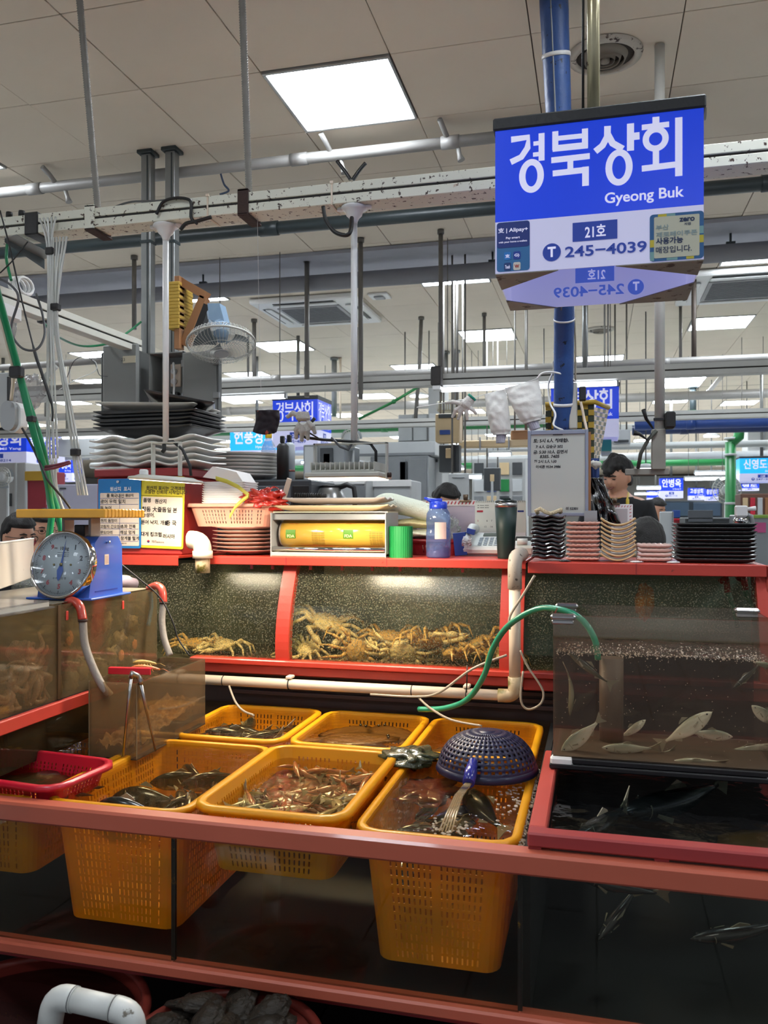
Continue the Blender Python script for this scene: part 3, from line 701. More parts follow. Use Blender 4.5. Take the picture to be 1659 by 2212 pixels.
TL = Matrix.Translation((x, y, z1)) @ Matrix.Rotation(.07, 4, 'Y')
obj('housing', LT([(0, .020), (.10, .020), (.115, .014), (.137, .010), (.140, .002), (.134, .0)], (0, 0, 0), 40, M=TL), M_lampb, t)
obj('light_disc', LT([(0, -.001), (.132, -.001), (.132, -.0002), (0, -.0002)], (0, 0, 0), 40, M=TL), M_lit, t)
obj('junction_block', BX(x - .085, x - .058, y - .05, y - .02, z1 + .02, z1 + .045, .005), M_white, t)
obj('power_cable', TB([(x + .005, y, z + .0), (x + .03, y, z + .002), (x + .075, y - .01, z - .03), (x + .10, y, z - .09), (x + .105, y, z1 + .02)], .006, 8), M_black, t)
obj('cord_knot', TB([(x, y - .012, z - .01), (x + .004, y - .018, z - .03), (x - .004, y - .018, z - .04)], .008, 6), M_black, t)
lm = area_light('stall_lamp_light', (x, y, z1 - .01), (0, 0, 0), .24, .24, 8, (1, .86, .66)); lm.parent = t; lm.location = lm.location - t.location
x, y, z = lamp_pipe(765, 'tall white lamp pipe right of the ceiling air conditioner')
z1 = zs(757, 1036, y); xa, xb = xs(677, y), xs(833, y); xm = (xa + xb) / 2
t = thing('stall_floodlight', 'ribbed white floodlight hanging on the tall white pipe, rusty at its right end', 'lamp', (xm, y, z1))
obj('housing', BX(xa, xb, y - .10, y + .10, z1 + .004, z1 + .022, .004).box(xa + .018, xb - .018, y - .08, y + .08, z1 + .02, z1 + .032, .004), M_lampb, t)
fn = MB()
for k in range(14):
 xx = xa + .02 + (xb - xa - .04) * k / 13; fn.box(xx - .002, xx + .002, y - .085, y + .085, z1 + .03, z1 + .058)
obj('cooling_rib', fn, M_lampb, t, kind='stuff')
obj('light_face', BX(xa + .012, xb - .012, y - .088, y + .088, z1 - .001, z1 + .0035), M_lit, t)
obj('bracket', BX(xa + .004, xa + .009, y - .012, y + .012, z1 + .02, z - .004).box(xb + .002, xb + .007, y - .012, y + .012, z1 + .0, z - .004).box(xa + .004, xb + .007, y - .012, y + .012, z - .008, z - .003), M_lampb, t)
obj('bolt', TB([(xb + .007, y, z1 + .015), (xb + .02, y, z1 + .015)], .009, 6), M_rust, t, label='rusty bolt')
obj('power_cable', TB([at(640, 932, Y=y - .02), at(660, 945, Y=y - .02), at(700, 950, Y=y), at(755, 953, Y=y - .01), at(800, 958, Y=y), at(812, 975, Y=y), at(812, 1002, Y=y)], .0055, 8), M_black, t)
obj('power_cable', TB([at(716, 945, Y=y - .02), at(735, 965, Y=y - .02), at(752, 972, Y=y - .02), at(762, 955, Y=y)], .0045, 8), M_cable, t)
obj('loose_wire', TB([at(680, 903, Y=y - .03), at(666, 920, Y=y - .03), at(668, 935, Y=y - .03), at(690, 948, Y=y - .03), at(720, 952, Y=y - .02)], [.007, .005, .003, .003, .003], 6), M_black, t)
lm = area_light('flood_light', (xm, y, z1 - .01), (0, 0, 0), .26, .16, 12, (1, .86, .66)); lm.parent = t; lm.location = lm.location - t.location
# cables on the strut
def cable(name, label, P, r, m, n=6, cat='cable', group=None, smoothk=6, parent=None):
 P = [Vector(p) for p in P]; Q = []
 for i in range(len(P) - 1):
  a = P[max(i - 1, 0)]; b = P[i]; c = P[i + 1]; d = P[min(i + 2, len(P) - 1)]
  for k in range(smoothk):
   s = k / smoothk
   Q.append(.5 * ((2 * b) + (c - a) * s + (2 * a - 5 * b + 4 * c - d) * s * s + (3 * b - a - 3 * c + d) * s ** 3))
 Q.append(P[-1])
 if isinstance(r, list): r = [r[min(int(i / smoothk), len(r) - 1)] for i in range(len(Q))]
 o = obj(name, TB(Q, r, n), m, parent)
 return tag(o, label, cat, group) if parent is None else o
fy = BY - .015
cable('strut_cable', 'black cable looped over the strut above the left lamp pipe', [at(338, 463, Y=fy), at(352, 437, Y=fy), at(378, 428, Y=fy), at(405, 430, Y=fy), at(413, 440, Y=fy), at(413, 470, Y=fy), at(426, 483, Y=fy)], .006, M_black)
cable('strut_cable', 'short cut black cable end under the strut left of centre', [at(390, 497, Y=fy), at(402, 483, Y=fy), at(425, 478, Y=fy), at(456, 469, Y=fy)], .007, M_black)
cable('strut_cable', 'thick black cable hanging in a loop beside the tall lamp pipe', [at(698, 446, Y=fy), at(704, 475, Y=fy), at(722, 500, Y=fy), at(745, 508, Y=fy), at(757, 500, Y=fy), at(760, 470, Y=BY + .02)], .0075, M_black)
cable('wire_ends', 'pair of taped black wire ends sticking up above the strut', [at(728, 348, Y=BY + .03), at(745, 370, Y=BY + .03), at(757, 388, Y=BY + .03)], .007, M_tape)
cable('wire_ends', 'right one of the taped black wire ends above the strut', [at(790, 352, Y=BY + .03), at(775, 370, Y=BY + .03), at(762, 389, Y=BY + .03)], .007, M_tape)
cable('wire_ends', 'thin blue black wires poking up left of the right clamp', [at(477, 376, Y=BY + .04), at(484, 398, Y=BY + .04), at(494, 412, Y=BY + .04), at(475, 420, Y=BY + .04)], .004, mat('blue_black', '#20304a', .5))
cable('strut_cable', 'thin dark cable lying along the top of the strut', [at(250, 446, Y=BY + .05), at(285, 436, Y=BY + .05), at(340, 434, Y=BY + .05), at(372, 430, Y=BY + .05)], .004, M_cable)
def bundle(top, mid, bot, label, nn, spread, grp):
 for k in range(nn):
  o = (k - (nn - 1) / 2)
  P = [Vector(top) + Vector((o * spread * 1.6, 0, 0)), Vector(mid) + Vector((o * spread * .35, .006 * (k % 2), 0)), Vector(mid).lerp(Vector(bot), .5) + Vector((o * spread * .6, -.006 * (k % 2), 0)), Vector(bot) + Vector((o * spread, .004 * (k % 3), 0))]
  cable('air_tube', ['leftmost', 'second from left', 'middle', 'fourth from left', 'rightmost'][k if k < nn - 1 else 4] + ' ' + label, P, .0042, M_clear, 8, 'tube', grp)
gy = BY - .03
bundle(at(103, 470, Y=gy), at(107, 545, Y=gy), at(112, 990, Y=2.75), 'clear air tube of the left bundle below the strut', 5, .011, 'clear air tubes of the left bundle')
bundle(at(130, 512, Y=gy), at(120, 690, Y=gy), at(178, 1070, Y=2.78), 'clear air tube of the right slanting bundle', 5, .009, 'clear air tubes of the right bundle')
bundle(at(112, 990, Y=2.75), at(117, 1040, Y=2.75), at(140, 1120, Y=2.8), 'clear tube end behind the yellow scale board', 4, .008, 'clear tube ends behind the scale')
for u, v, lb in ((107, 542, 'black tape around the top of the left clear tubes'), (161, 977, 'black tape low on the right clear tubes'), (118, 663, 'black tape where the two clear bundles cross')):
 p = at(u, v, Y=BY - .035); obj('tape_wrap', BX(p.x - .017, p.x + .017, p.y - .008, p.y + .02, p.z - .014, p.z + .014, .004), M_tape, label=lb, cat='tape')
hy = 2.55
cable('green_hose', 'front green hose sloping down at the left edge to the scale', [at(-25, 560, Y=2.3), at(2, 660, Y=2.4), at(40, 800, Y=2.5), at(72, 930, Y=hy), at(100, 1030, Y=2.6), at(108, 1080, Y=2.64), at(112, 1110, Y=2.66), at(104, 1180, Y=2.68), at(108, 1215, Y=2.7)], .0125, M_green, 10, 'hose')
cable('green_hose', 'second green hose behind the front one, ending right of it', [at(20, 730, Y=2.5), at(55, 850, Y=2.56), at(90, 960, Y=2.6), at(108, 1050, Y=2.66), at(124, 1100, Y=2.7), at(134, 1160, Y=2.72), at(138, 1205, Y=2.74)], .0115, M_green, 10, 'hose')
p = at(36, 804, Y=2.49); obj('tape_wrap', BX(p.x - .024, p.x + .024, p.y - .016, p.y + .016, p.z - .02, p.z + .02, .006), M_tape, label='black tape binding the green hose to a pale pipe', cat='tape')
p = at(68, 905, Y=2.54); obj('tape_wrap', BX(p.x - .014, p.x + .014, p.y - .014, p.y + .014, p.z - .011, p.z + .011, .004), M_tape, label='narrow tape ring halfway down the green hoses', cat='tape')
cable('thin_pipe', 'pale pink thin pipe running beside the green hose at left', [at(-10, 640, Y=2.45), at(10, 720, Y=2.5), at(28, 800, Y=2.54), at(24, 865, Y=2.56)], .006, M_pvc, 8, 'pipe')
cable('black_cable', 'long black cable with an inline joint slanting down past the green hoses', [at(0, 455, Y=2.7), at(20, 530, Y=2.7), at(45, 640, Y=2.68), at(75, 760, Y=2.66), at(90, 805, Y=2.66), at(112, 875, Y=2.66), at(113, 910, Y=2.66)], [.003, .003, .003, .006, .006, .003, .003], M_black)
cable('black_cable', 'black cable from the grey switch box down to the scale', [at(48, 925, Y=2.6), at(70, 965, Y=2.58), at(95, 1020, Y=2.56), at(105, 1040, Y=2.56), at(135, 1075, Y=2.6), at(152, 1098, Y=2.62)], .0042, M_black)
cable('grey_cable', 'grey cable hanging in a wide loop at the upper left', [at(-8, 600, Y=2.6), at(22, 615, Y=2.6), at(40, 645, Y=2.6), at(24, 710, Y=2.6), at(45, 750, Y=2.6), at(78, 755, Y=2.62), at(96, 725, Y=2.66), at(92, 680, Y=2.7), at(78, 635, Y=2.75)], .0045, M_cable)
cable('green_cable', 'thin green cord sagging between the side strut and the grey posts', [at(96, 700, Y=3.1), at(130, 730, Y=3.4), at(180, 748, Y=3.7), at(240, 740, Y=3.9), at(280, 715, Y=4.0), at(305, 695, Y=4.05)], .006, M_green)
cable('green_cable', 'green cord end hanging under the strut at the far left', [at(16, 525, Y=2.85), at(14, 560, Y=2.85), at(24, 605, Y=2.8)], .006, M_green)
cable('black_cable', 'thin black wire crossing diagonally below the strut at far left', [at(0, 590, Y=2.7), at(30, 560, Y=2.72), at(60, 522, Y=2.74)], .0025, M_black)
b_ = at(34, 900, Y=2.62)
t = thing('switch_box', 'grey oval switch box hanging at the left edge beside the green hoses', 'switch', (b_.x, 2.62, zs(30, 932, 2.62)))
def capsule(cx, cz, w_, h_, n=10):
 r = w_ / 2; P = []
 for s0, cc in ((0, cz + h_ / 2 - r), (PI, cz - h_ / 2 + r)):
  for k in range(n + 1): P.append((cx + r * math.cos(s0 + PI * k / n), cc + r * math.sin(s0 + PI * k / n)))
 return P
xa, xb = xs(9, 2.6), xs(40, 2.6); zc = (zs(25, 867, 2.6) + zs(25, 931, 2.6)) / 2; hh = zs(25, 867, 2.6) - zs(25, 931, 2.6)
obj('cover', PR(capsule((xa + xb) / 2, zc, xb - xa, hh), (0, 2.60, 0), (1, 0, 0), (0, 0, 1), .02), M_grey, t)
obj('body', PR(capsule((xa + xb) / 2 + .006, zc - .004, (xb - xa) * 1.1, hh * 1.04), (0, 2.64, 0), (1, 0, 0), (0, 0, 1), .04), M_white, t)
for k, (yy, lb) in enumerate(((2.15, 'nearest'), (2.5, 'second'), (2.68, 'third'), (3.22, 'farthest'))):
 x = -2.405; b = BX(x - .006, x + .066, yy - .016, yy + .016, 2.358, 2.441, .003)
 obj('tape_wrap', b, M_tape, label='black tape band on the side strut, %s of four from the left edge' % lb, cat='tape')
jb = thing('junction_box', 'white oblong junction box tied to the side strut at left', 'box', (-2.32, 2.75, 2.33))
obj('case', BX(-2.344, -2.31, 2.45, 2.98, 2.30, 2.36, .006), M_white, jb); obj('lid', BX(-2.309, -2.303, 2.47, 2.96, 2.305, 2.355, .003), M_white, jb)
obj('cable_coil', (lambda m_: [m_.tube([(-2.37 + .02 * k_, 3.05 + .05 * math.cos(a), 2.475 + .035 * math.sin(a)) for a in [2 * PI * q / 14 for q in range(14)]], .007, 6, closed=True) for k_ in (-1, 0, 1)] and m_)(MB()), M_wpipe, label='coil of white cord lying on the side strut', cat='cord')
for u in (20, 47):
 p = at(u, 455, Y=BY + .05); t = thing('strut_screw', 'black screw knob on the strut end, %s' % ('leftmost' if u < 30 else 'beside the tape'), 'knob', (p.x, p.y, BZ + .074))
 obj('cap', LT([(0, .02), (.012, .02), (.013, .014), (.013, .0), (0, 0)], (p.x, p.y, BZ + .092), 12), M_black, t); obj('stem', TB([(p.x, p.y, BZ + .074), (p.x, p.y, BZ + .094)], .005, 8), M_galv, t)
gp = thing('steel_bracket', 'slanting grey green steel angle below the strut at far left', 'bracket', at(70, 560, Y=2.95))
a_ = at(10, 515, Y=2.72); c_ = at(95, 560, Y=3.0)
obj('web', MB().add([tuple(a_), tuple(c_), tuple(c_ - Vector((0, 0, .04))), tuple(a_ - Vector((0, 0, .015))), tuple(a_ + Vector((0, .004, 0))), tuple(c_ + Vector((0, .004, 0))), tuple(c_ + Vector((0, .004, -.04))), tuple(a_ + Vector((0, .004, -.015)))], [(0, 1, 2, 3), (4, 7, 6, 5), (0, 4, 5, 1), (1, 5, 6, 2), (2, 6, 7, 3), (3, 7, 4, 0)]), M_darkp, gp)
obj('flange', MB().add([tuple(a_), tuple(c_), tuple(c_ + Vector((.045, .01, .012))), tuple(a_ + Vector((.045, .01, .012))), tuple(a_ + Vector((0, 0, .003))), tuple(c_ + Vector((0, 0, .003))), tuple(c_ + Vector((.045, .01, .015))), tuple(a_ + Vector((.045, .01, .015)))], [(0, 3, 2, 1), (4, 5, 6, 7), (0, 1, 5, 4), (1, 2, 6, 5), (2, 3, 7, 6), (3, 0, 4, 7)]), M_galv, gp)
# electrical boxes on the grey posts
EY = 3.93
ed = thing('electrical_cabinet', 'left grey electrical cabinet with its door shut, number plate on it', 'cabinet', (xs(262, EY), EY, zs(262, 890, EY)))
M_eg = mat('cabinet_grey', '#7d7f7c', .5, var=.12, scale=5)
x0, x1, za, zb_ = xs(225, EY), xs(308, EY), zs(262, 890, EY), zs(262, 752, EY)
obj('back_box', BX(x0 - .01, x1 - .005, EY - .02, EY + .10, za - .02, zb_ - .02, .008), mat('cabinet_dark', '#4c4e4c', .5), ed)
obj('door', BX(x0 + .02, x1, EY - .05, EY - .022, za + .012, zb_ + .012, .010), M_eg, ed)
obj('number_plate', BX(xs(266, EY - .05), xs(293, EY - .05), EY - .054, EY - .0505, zs(280, 784, EY - .05), zs(280, 769, EY - .05)), mat('cream_plate', '#b8b098', .5), ed)
obj('lettering', put_text(MB(), '23', (xs(275, EY), EY - .0555, zs(280, 780, EY - .05)), (1, 0, 0), (0, 0, 1), .02, .016), M_black, ed)
e2 = thing('electrical_cabinet', 'right grey electrical cabinet standing open with sockets inside', 'cabinet', (xs(365, EY), EY, zs(365, 893, EY)))
x0, x1 = xs(328, EY), xs(402, EY); za, zb_ = zs(365, 888, EY), zs(365, 763, EY)
obj('carcass', BX(x0, x1, EY + .09, EY + .10, za, zb_).box(x0, x0 + .006, EY - .03, EY + .09, za, zb_).box(x1 - .006, x1, EY - .03, EY + .09, za, zb_).box(x0, x1, EY - .03, EY + .09, za, za + .006).box(x0, x1, EY - .03, EY + .09, zb_ - .006, zb_), M_eg, e2)
xd = xs(462, EY - .1)
obj('door', BX(x1 + .012, xd, EY - .06, EY - .045, za - .02, zb_ - .012, .006, ), M_eg, e2)
obj('door_edge', BX(xd - .004, xd + .006, EY - .06, EY - .02, za - .04, zb_ - .03, .003), _M['cabinet_dark'], e2)
for zz in (.22, .78):
 z_ = za + (zb_ - za) * zz
 obj('hinge', BX(x1 - .004, x1 + .03, EY - .05, EY - .034, z_ - .018, z_ + .018, .003), M_galv, e2); obj('latch', BX(xd - .02, xd + .016, EY - .075, EY - .06, z_ - .02, z_ + .012, .003), M_galv, e2)
sxp = xs(380, EY + .08)
obj('socket_plate', BX(sxp - .03, sxp + .03, EY + .075, EY + .089, zs(380, 830, EY), zs(380, 780, EY), .003), M_pvc, e2)
for vv in (797, 819): obj('socket', TB([(sxp - .004, EY + .06, zs(380, vv, EY)), (sxp - .004, EY + .075, zs(380, vv, EY))], .016, 14), M_white, e2)
obj('breaker', BX(sxp - .02, sxp + .02, EY + .06, EY + .089, zs(380, 872, EY), zs(380, 842, EY), .003), mat('breaker_dark', '#2e2e30', .4), e2)
cable('plug_cable', '', [(sxp, EY + .05, zs(380, 797, EY)), (sxp + .03, EY, zs(380, 785, EY)), (sxp + .045, EY - .02, zs(380, 830, EY)), (sxp + .045, EY - .04, zs(380, 885, EY))], .006, M_wpipe, parent=e2)
wy = 4.02
wb = thing('wooden_bracket', 'triangular brown wooden bracket bound to the right grey post with yellow tape', 'bracket', (xs(390, wy), wy, zs(390, 755, wy)))
def beamp(p, q, w_, d, mb):
 p = Vector(p); q = Vector(q); dx = (q - p).normalized(); nz = Vector((-dx.z, 0, dx.x)) * w_; dy = Vector((0, d, 0))
 V = [p - nz, p + nz, q + nz, q - nz]; V = [tuple(a) for a in V] + [tuple(a + dy) for a in V]
 return mb.add(V, [(0, 1, 2, 3), (4, 7, 6, 5), (0, 4, 5, 1), (1, 5, 6, 2), (2, 6, 7, 3), (3, 7, 4, 0)])
obj('upright', BX(xs(380, wy), xs(392, wy), wy - .02, wy + .03, zs(385, 755, wy), zs(385, 598, wy), .002), M_wood, wb)
obj('top_bar', beamp(at(381, 603, Y=wy), at(443, 638, Y=wy), .021, .05, MB()), M_wood, wb)
obj('diagonal_bar', beamp(at(438, 640, Y=wy), at(394, 745, Y=wy), .021, .05, MB()), M_wood, wb)
ytp = MB()
for k in range(14): ytp.box(xs(367, wy) - .002 * (k % 3), xs(392, wy) + .002 * (k % 2), wy - .03, wy + .13, zs(380, 712 - k * 7.2, wy), zs(380, 704.5 - k * 7.2, wy) , .003)
obj('yellow_binding', ytp, mat('yellow_cord', '#b8963a', .7, var=.3, scale=30, stretch=(1, 1, 8)), wb)
fy_ = 3.75; fc = at(478, 742, Y=fy_); FR = .165
fan = thing('wall_fan', 'white wire cage fan tilted face down beside the wooden bracket', 'fan', fc)
axis = Vector((.05, -.28, -1)).normalized()
bx3 = basis(axis.orthogonal(), axis) if False else None
fx = Vector((1, 0, .16)).normalized(); fzv = (axis - fx * axis.dot(fx)).normalized(); fyv = fzv.cross(fx)
def fp(r, a, h): return fc + fx * (r * math.cos(a)) + fyv * (r * math.sin(a)) + fzv * h
M_fw = mat('fan_cage', '#b8b8b0', .4)
obj('cage_rim', TB([fp(FR, 2 * PI * k / 40, 0) for k in range(40)], .006, 6, closed=True), M_fw, fan)
cg = MB()
for k in range(54):
 a = 2 * PI * k / 54
 cg.tube([fp(.02, a, .055), fp(FR * .6, a, .05), fp(FR * .93, a, .03), fp(FR, a, 0), fp(FR * .93, a, -.03), fp(FR * .55, a, -.055), fp(.03, a, -.06)], .0014, 3, caps=False)
for r, h in ((FR * .35, .054), (FR * .7, .047), (FR * .7, -.048)): cg.tube([fp(r, 2 * PI * k / 30, h) for k in range(30)], .0014, 3, closed=True)
obj('cage_wire', cg, M_fw, fan, kind='stuff')
obj('front_cap', TB([fp(0, 0, .052), fp(0, 0, .060)], .035, 16), M_grey, fan)
for k in range(3):
 a0 = k * 2 * PI / 3
 obj('blade', MB().grid(lambda s, w_: fp(.025 + s * .11, a0 + (w_ - .5) * (.5 + .7 * s), .015 * (w_ - .5) * 2), 6, 6), mat('fan_blade', '#5a6468', .4), fan)
obj('motor', TB([fp(0, 0, -.02), fp(0, 0, -.10)], [.03, .045], 14), mat('fan_blue', '#7c94aa', .4), fan)
obj('neck', TB([fp(0, 0, -.1), at(462, 700, Y=fy_ + .06), at(455, 675, Y=fy_ + .1)], [.03, .026, .02], 12), _M['fan_blue'], fan)
m4 = MB(); q = [at(452, 690, Y=fy_ + .02), at(486, 700, Y=fy_ + .02), at(474, 655, Y=fy_ + .04), at(448, 655, Y=fy_ + .04)]
m4.add([tuple(a) for a in q] + [tuple(a + Vector((0, .07, 0))) for a in q], [(0, 1, 2, 3), (4, 7, 6, 5), (0, 4, 5, 1), (1, 5, 6, 2), (2, 6, 7, 3), (3, 7, 4, 0)])
obj('bracket_cover', m4, _M['fan_blue'], fan)
m4 = MB(); q = [at(415, 720, Y=fy_ + .1), at(430, 722, Y=fy_ + .1), at(452, 660, Y=fy_ + .12), at(440, 655, Y=fy_ + .12)]
m4.add([tuple(a) for a in q] + [tuple(a + Vector((0, .06, 0))) for a in q], [(0, 1, 2, 3), (4, 7, 6, 5), (0, 4, 5, 1), (1, 5, 6, 2), (2, 6, 7, 3), (3, 7, 4, 0)])
obj('mount_plate', m4, M_black, fan)
obj('pull_cord', TB([at(444, 745, Y=fy_ + .0), at(450, 690, Y=fy_ + .02)], .002, 4), M_black, fan)
# lower tank: rails, glass, lining
ZR = .757; RF, RB = 1.85, 1.90; WZ = .738
tank = thing('fish_tank', 'long low tank with a worn salmon red front rail holding the yellow baskets', 'tank', (-1.0, 2.5, 0))
obj('front_rail', BX(-2.6, 1.3, RF, RB, ZR - .05, ZR, .006), M_rail, tank)
obj('bottom_rail', BX(-2.6, 1.3, RF, RB, .365, .395, .005), M_rail, tank)
G_front = glass('front_tank_glass', (.93, .92, .86), haze='#202624', hz=.05, rough=.02, drops=0, hscale=3)
seams = (-2.6, -1.02, -.166, 1.3)
for a, b in zip(seams, seams[1:]):
 obj('glass_pane', BX(a + .002, b - .002, RF + .02, RF + .028, .395, ZR - .05), G_front, tank)
for x in seams[1:3]: obj('silicone_seam', BX(x - .005, x + .005, RF + .026, RF + .036, .395, ZR - .052), mat('silicone', '#1c1a16', .5, spots=[('#7a5a1a', .6, 20, .05)]), tank)
obj('tank_floor', BX(-2.6, 1.3, RB, 3.16, .36, .366), M_dark, tank)
obj('back_lining', BX(-2.6, 1.3, 3.16, 3.17, .366, .88), mat('back_lining_brown', '#2a1a18', .6, var=.4), tank)
sl = None
for k in range(4):
 z = .775 + .026 * k
 o = obj('lining_groove', BX(-1.45, -.1, 3.146, 3.16, z, z + .016, .002), mat('groove_brown', '#3a2420', .6), tank)
obj('divider_wall', BX(-.165, -.145, RB, 3.14, .366, WZ - .004), M_dark, tank)
obj('support_frame', BX(-2.6, 1.3, 3.05, 3.1, .0, .36).box(-2.6, 1.3, RF + .1, RF + .14, .30, .36), M_redd, tank)
def water(name, x0, x1, y0, y1, z, m, nu, nv, amp, label, parent=None, cat='water'):
 mb = MB().grid(lambda s, t: (x0 + (x1 - x0) * s, y0 + (y1 - y0) * t, z + amp * noise.noise(Vector(((x0 + (x1 - x0) * s) * 22, (y0 + (y1 - y0) * t) * 22, 0))) + amp * .6 * noise.noise(Vector(((x0 + (x1 - x0) * s) * 60, (y0 + (y1 - y0) * t) * 60, 5)))), nu, nv)
 return obj(name, mb, m, parent, label, None if parent else cat, kind='stuff' if not parent else None)
G_water = glass('tank_water', (.92, .82, .60), haze='#5a4c2c', hz=.07, rough=.02, bump=.16, bscale=18, ior=1.33, hscale=4)
G_waterd = glass('dark_tank_water', (.45, .52, .52), haze='#20262a', hz=.10, rough=.03, bump=.15, bscale=10, ior=1.33, hscale=3)
water('tank_water', -2.6, -.166, RB + .002, 3.15, WZ, G_water, 300, 150, .0011, 'rippling brownish water among the yellow baskets')
rt = thing('raised_frame', 'raised dark red frame around the dark water at right, under the aquarium', 'frame', (.5, 2.2, .758))
obj('front_bar', BX(-.150, 1.3, 1.875, 1.918, .763, .795, .004), mat('frame_red_shaded', '#983434', .42, var=.12, scale=6, spots=[('#3a1614', .72, 16, .03)], coat=.2), rt)  # same frame paint, darker here: shade of the front face put into colour
obj('side_bar', BX(-.150, -.110, 1.919, 2.55, .763, .795, .004), mat('frame_red_top_lit', '#b4463c', .42, var=.12, coat=.2), rt)  # same frame paint, lighter here: light on the top put into colour
obj('foot', BX(-.148, -.12, 1.88, 1.9, .757, .763).box(.12, .15, 1.88, 1.9, .757, .763), M_redd, rt)
obj('gasket', BX(-.10, 1.3, 1.885, 1.905, .757, .763), M_rust, rt)
water('dark_water', -.108, 1.3, 1.92, 3.12, .752, G_waterd, 160, 110, .0016, 'dark green black water in the right tank below the aquarium')
# baskets
def rrpath(x0, x1, y0, y1, r, n=5, seg=30):
 """rounded rectangle: list of (point, tag, local length) walking round"""
 P = []
 cs = ((x1 - r, y0 + r, -PI / 2), (x1 - r, y1 - r, 0), (x0 + r, y1 - r, PI / 2), (x0 + r, y0 + r, PI))
 for k, (cx, cy, a0) in enumerate(cs):
  for q in range(n + 1):
   a = a0 + PI / 2 * q / n; P.append(((cx + r * math.cos(a), cy + r * math.sin(a)), False))
  nx = cs[(k + 1) % 4]; a1 = nx[2]
  e0 = P[-1][0]; e1 = (nx[0] + r * math.cos(a1), nx[1] + r * math.sin(a1)); L = math.hypot(e1[0] - e0[0], e1[1] - e0[1]); ns = max(6, int(L / .0048))
  for q in range(1, ns): P.append(((e0[0] + (e1[0] - e0[0]) * q / ns, e0[1] + (e1[1] - e0[1]) * q / ns), q % 3 == 1 and q % 27 > 3))
 return P
def basket(name, label, x0, x1, y0, y1, zt, zb_, m, group=None, rz=0, lip=.02, taper=.035, rows=None, cat='basket', pitch=0):
 cx, cy = (x0 + x1) / 2, (y0 + y1) / 2
 t = thing(name, label, cat, (cx, cy, zb_), group); t.rotation_euler = (pitch, 0, rz)
 a, b = (x1 - x0) / 2, (y1 - y0) / 2; H = zt - zb_
 P = rrpath(-a + lip, a - lip, -b + lip, b - lip, .045)
 n = len(P); rows = rows or max(4, int(H / .024))
 zl = [H - .002, H - .022]
 for k in range(rows):
  z0_ = (H - .022) - (H - .034) * k / rows; z1_ = (H - .022) - (H - .034) * (k + 1) / rows
  zl += [z0_ - (z0_ - z1_) * .3, z1_]
 zl.append(0)
 V = []; F = []
 for z in zl:
  s = 1 - taper * (1 - z / H) / max(a, .001) ; s2 = 1 - taper * (1 - z / H) / b
  for (px, py), _ in P: V.append((px * s, py * s2, z))
 nl = len(zl)
 for j in range(nl - 1):
  hole = 2 <= j < nl - 2 and j % 2 == 0
  for i in range(n):
   if hole and P[i][1]: continue
   k = (i + 1) % n; F.append((j * n + i, j * n + k, (j + 1) * n + k, (j + 1) * n + i))
 F.append(tuple((nl - 1) * n + i for i in range(n)))
 mb = MB(); mb.add(V, F, False)
 o = obj('body', mb, m, t, local=True); shell(o, .0022)
 Q = [p for p, s_ in P if not s_ or True][::1]
 Q = Q[::2]; prof = [(-.001, -.004), (.0, .0), (lip * .5, .002), (lip, -.001), (lip + .002, -.014), (lip * .8, -.014), (lip * .75, -.005), (.001, -.006)]
 V = []; F = []; nq = len(Q); npf = len(prof)
 for i, p in enumerate(Q):
  pa = Vector(Q[i - 1]); pb = Vector(Q[(i + 1) % nq]); d = (pb - pa).normalized(); nn = Vector((d.y, -d.x))
  for r, z in prof: V.append((p[0] + nn.x * r, p[1] + nn.y * r, H + z))
 for i in range(nq):
  k = (i + 1) % nq
  for j in range(npf):
   l = (j + 1) % npf; F.append((i * npf + j, k * npf + j, k * npf + l, i * npf + l))
 mb = MB(); mb.add(V, F, True); obj('rim', mb, m, t, local=True)
 return t
G = 'yellow plastic baskets in the tank'
basket('yellow_basket', 'front left yellow basket holding dark striped fish', -1.435, -1.012, 1.915, 2.545, .748, .42, M_yel, G)
basket('yellow_basket', 'raised shallow yellow basket in the middle full of small fish', -1.0, -.585, 1.905, 2.50, .772, .60, M_yel, G, rz=.0, taper=.03, lip=.024)
basket('yellow_basket', 'front right yellow basket with water pouring into it, blue colander over its back', -.572, -.172, 1.915, 2.545, .748, .42, M_yel, G)
basket('yellow_basket', 'yellow basket at the left end, under the crimson one', -1.868, -1.448, 1.915, 2.55, .746, .52, M_yel, G)
basket('yellow_basket', 'back left yellow basket beyond the small clear tank', -1.435, -1.02, 2.60, 3.08, .748, .48, M_yel, G)
basket('yellow_basket', 'back middle yellow basket holding flatfish', -1.005, -.60, 2.60, 3.08, .748, .48, M_yel, G)
basket('yellow_basket', 'back right yellow basket in the shade behind the blue colander', -.588, -.185, 2.60, 3.08, .746, .48, M_yel, G)
basket('crimson_basket', 'crimson red basket at the left edge on top of the others', -1.80, -1.36, 1.915, 2.20, .785, .72, M_crim, rz=-.10, taper=.02, rows=3)
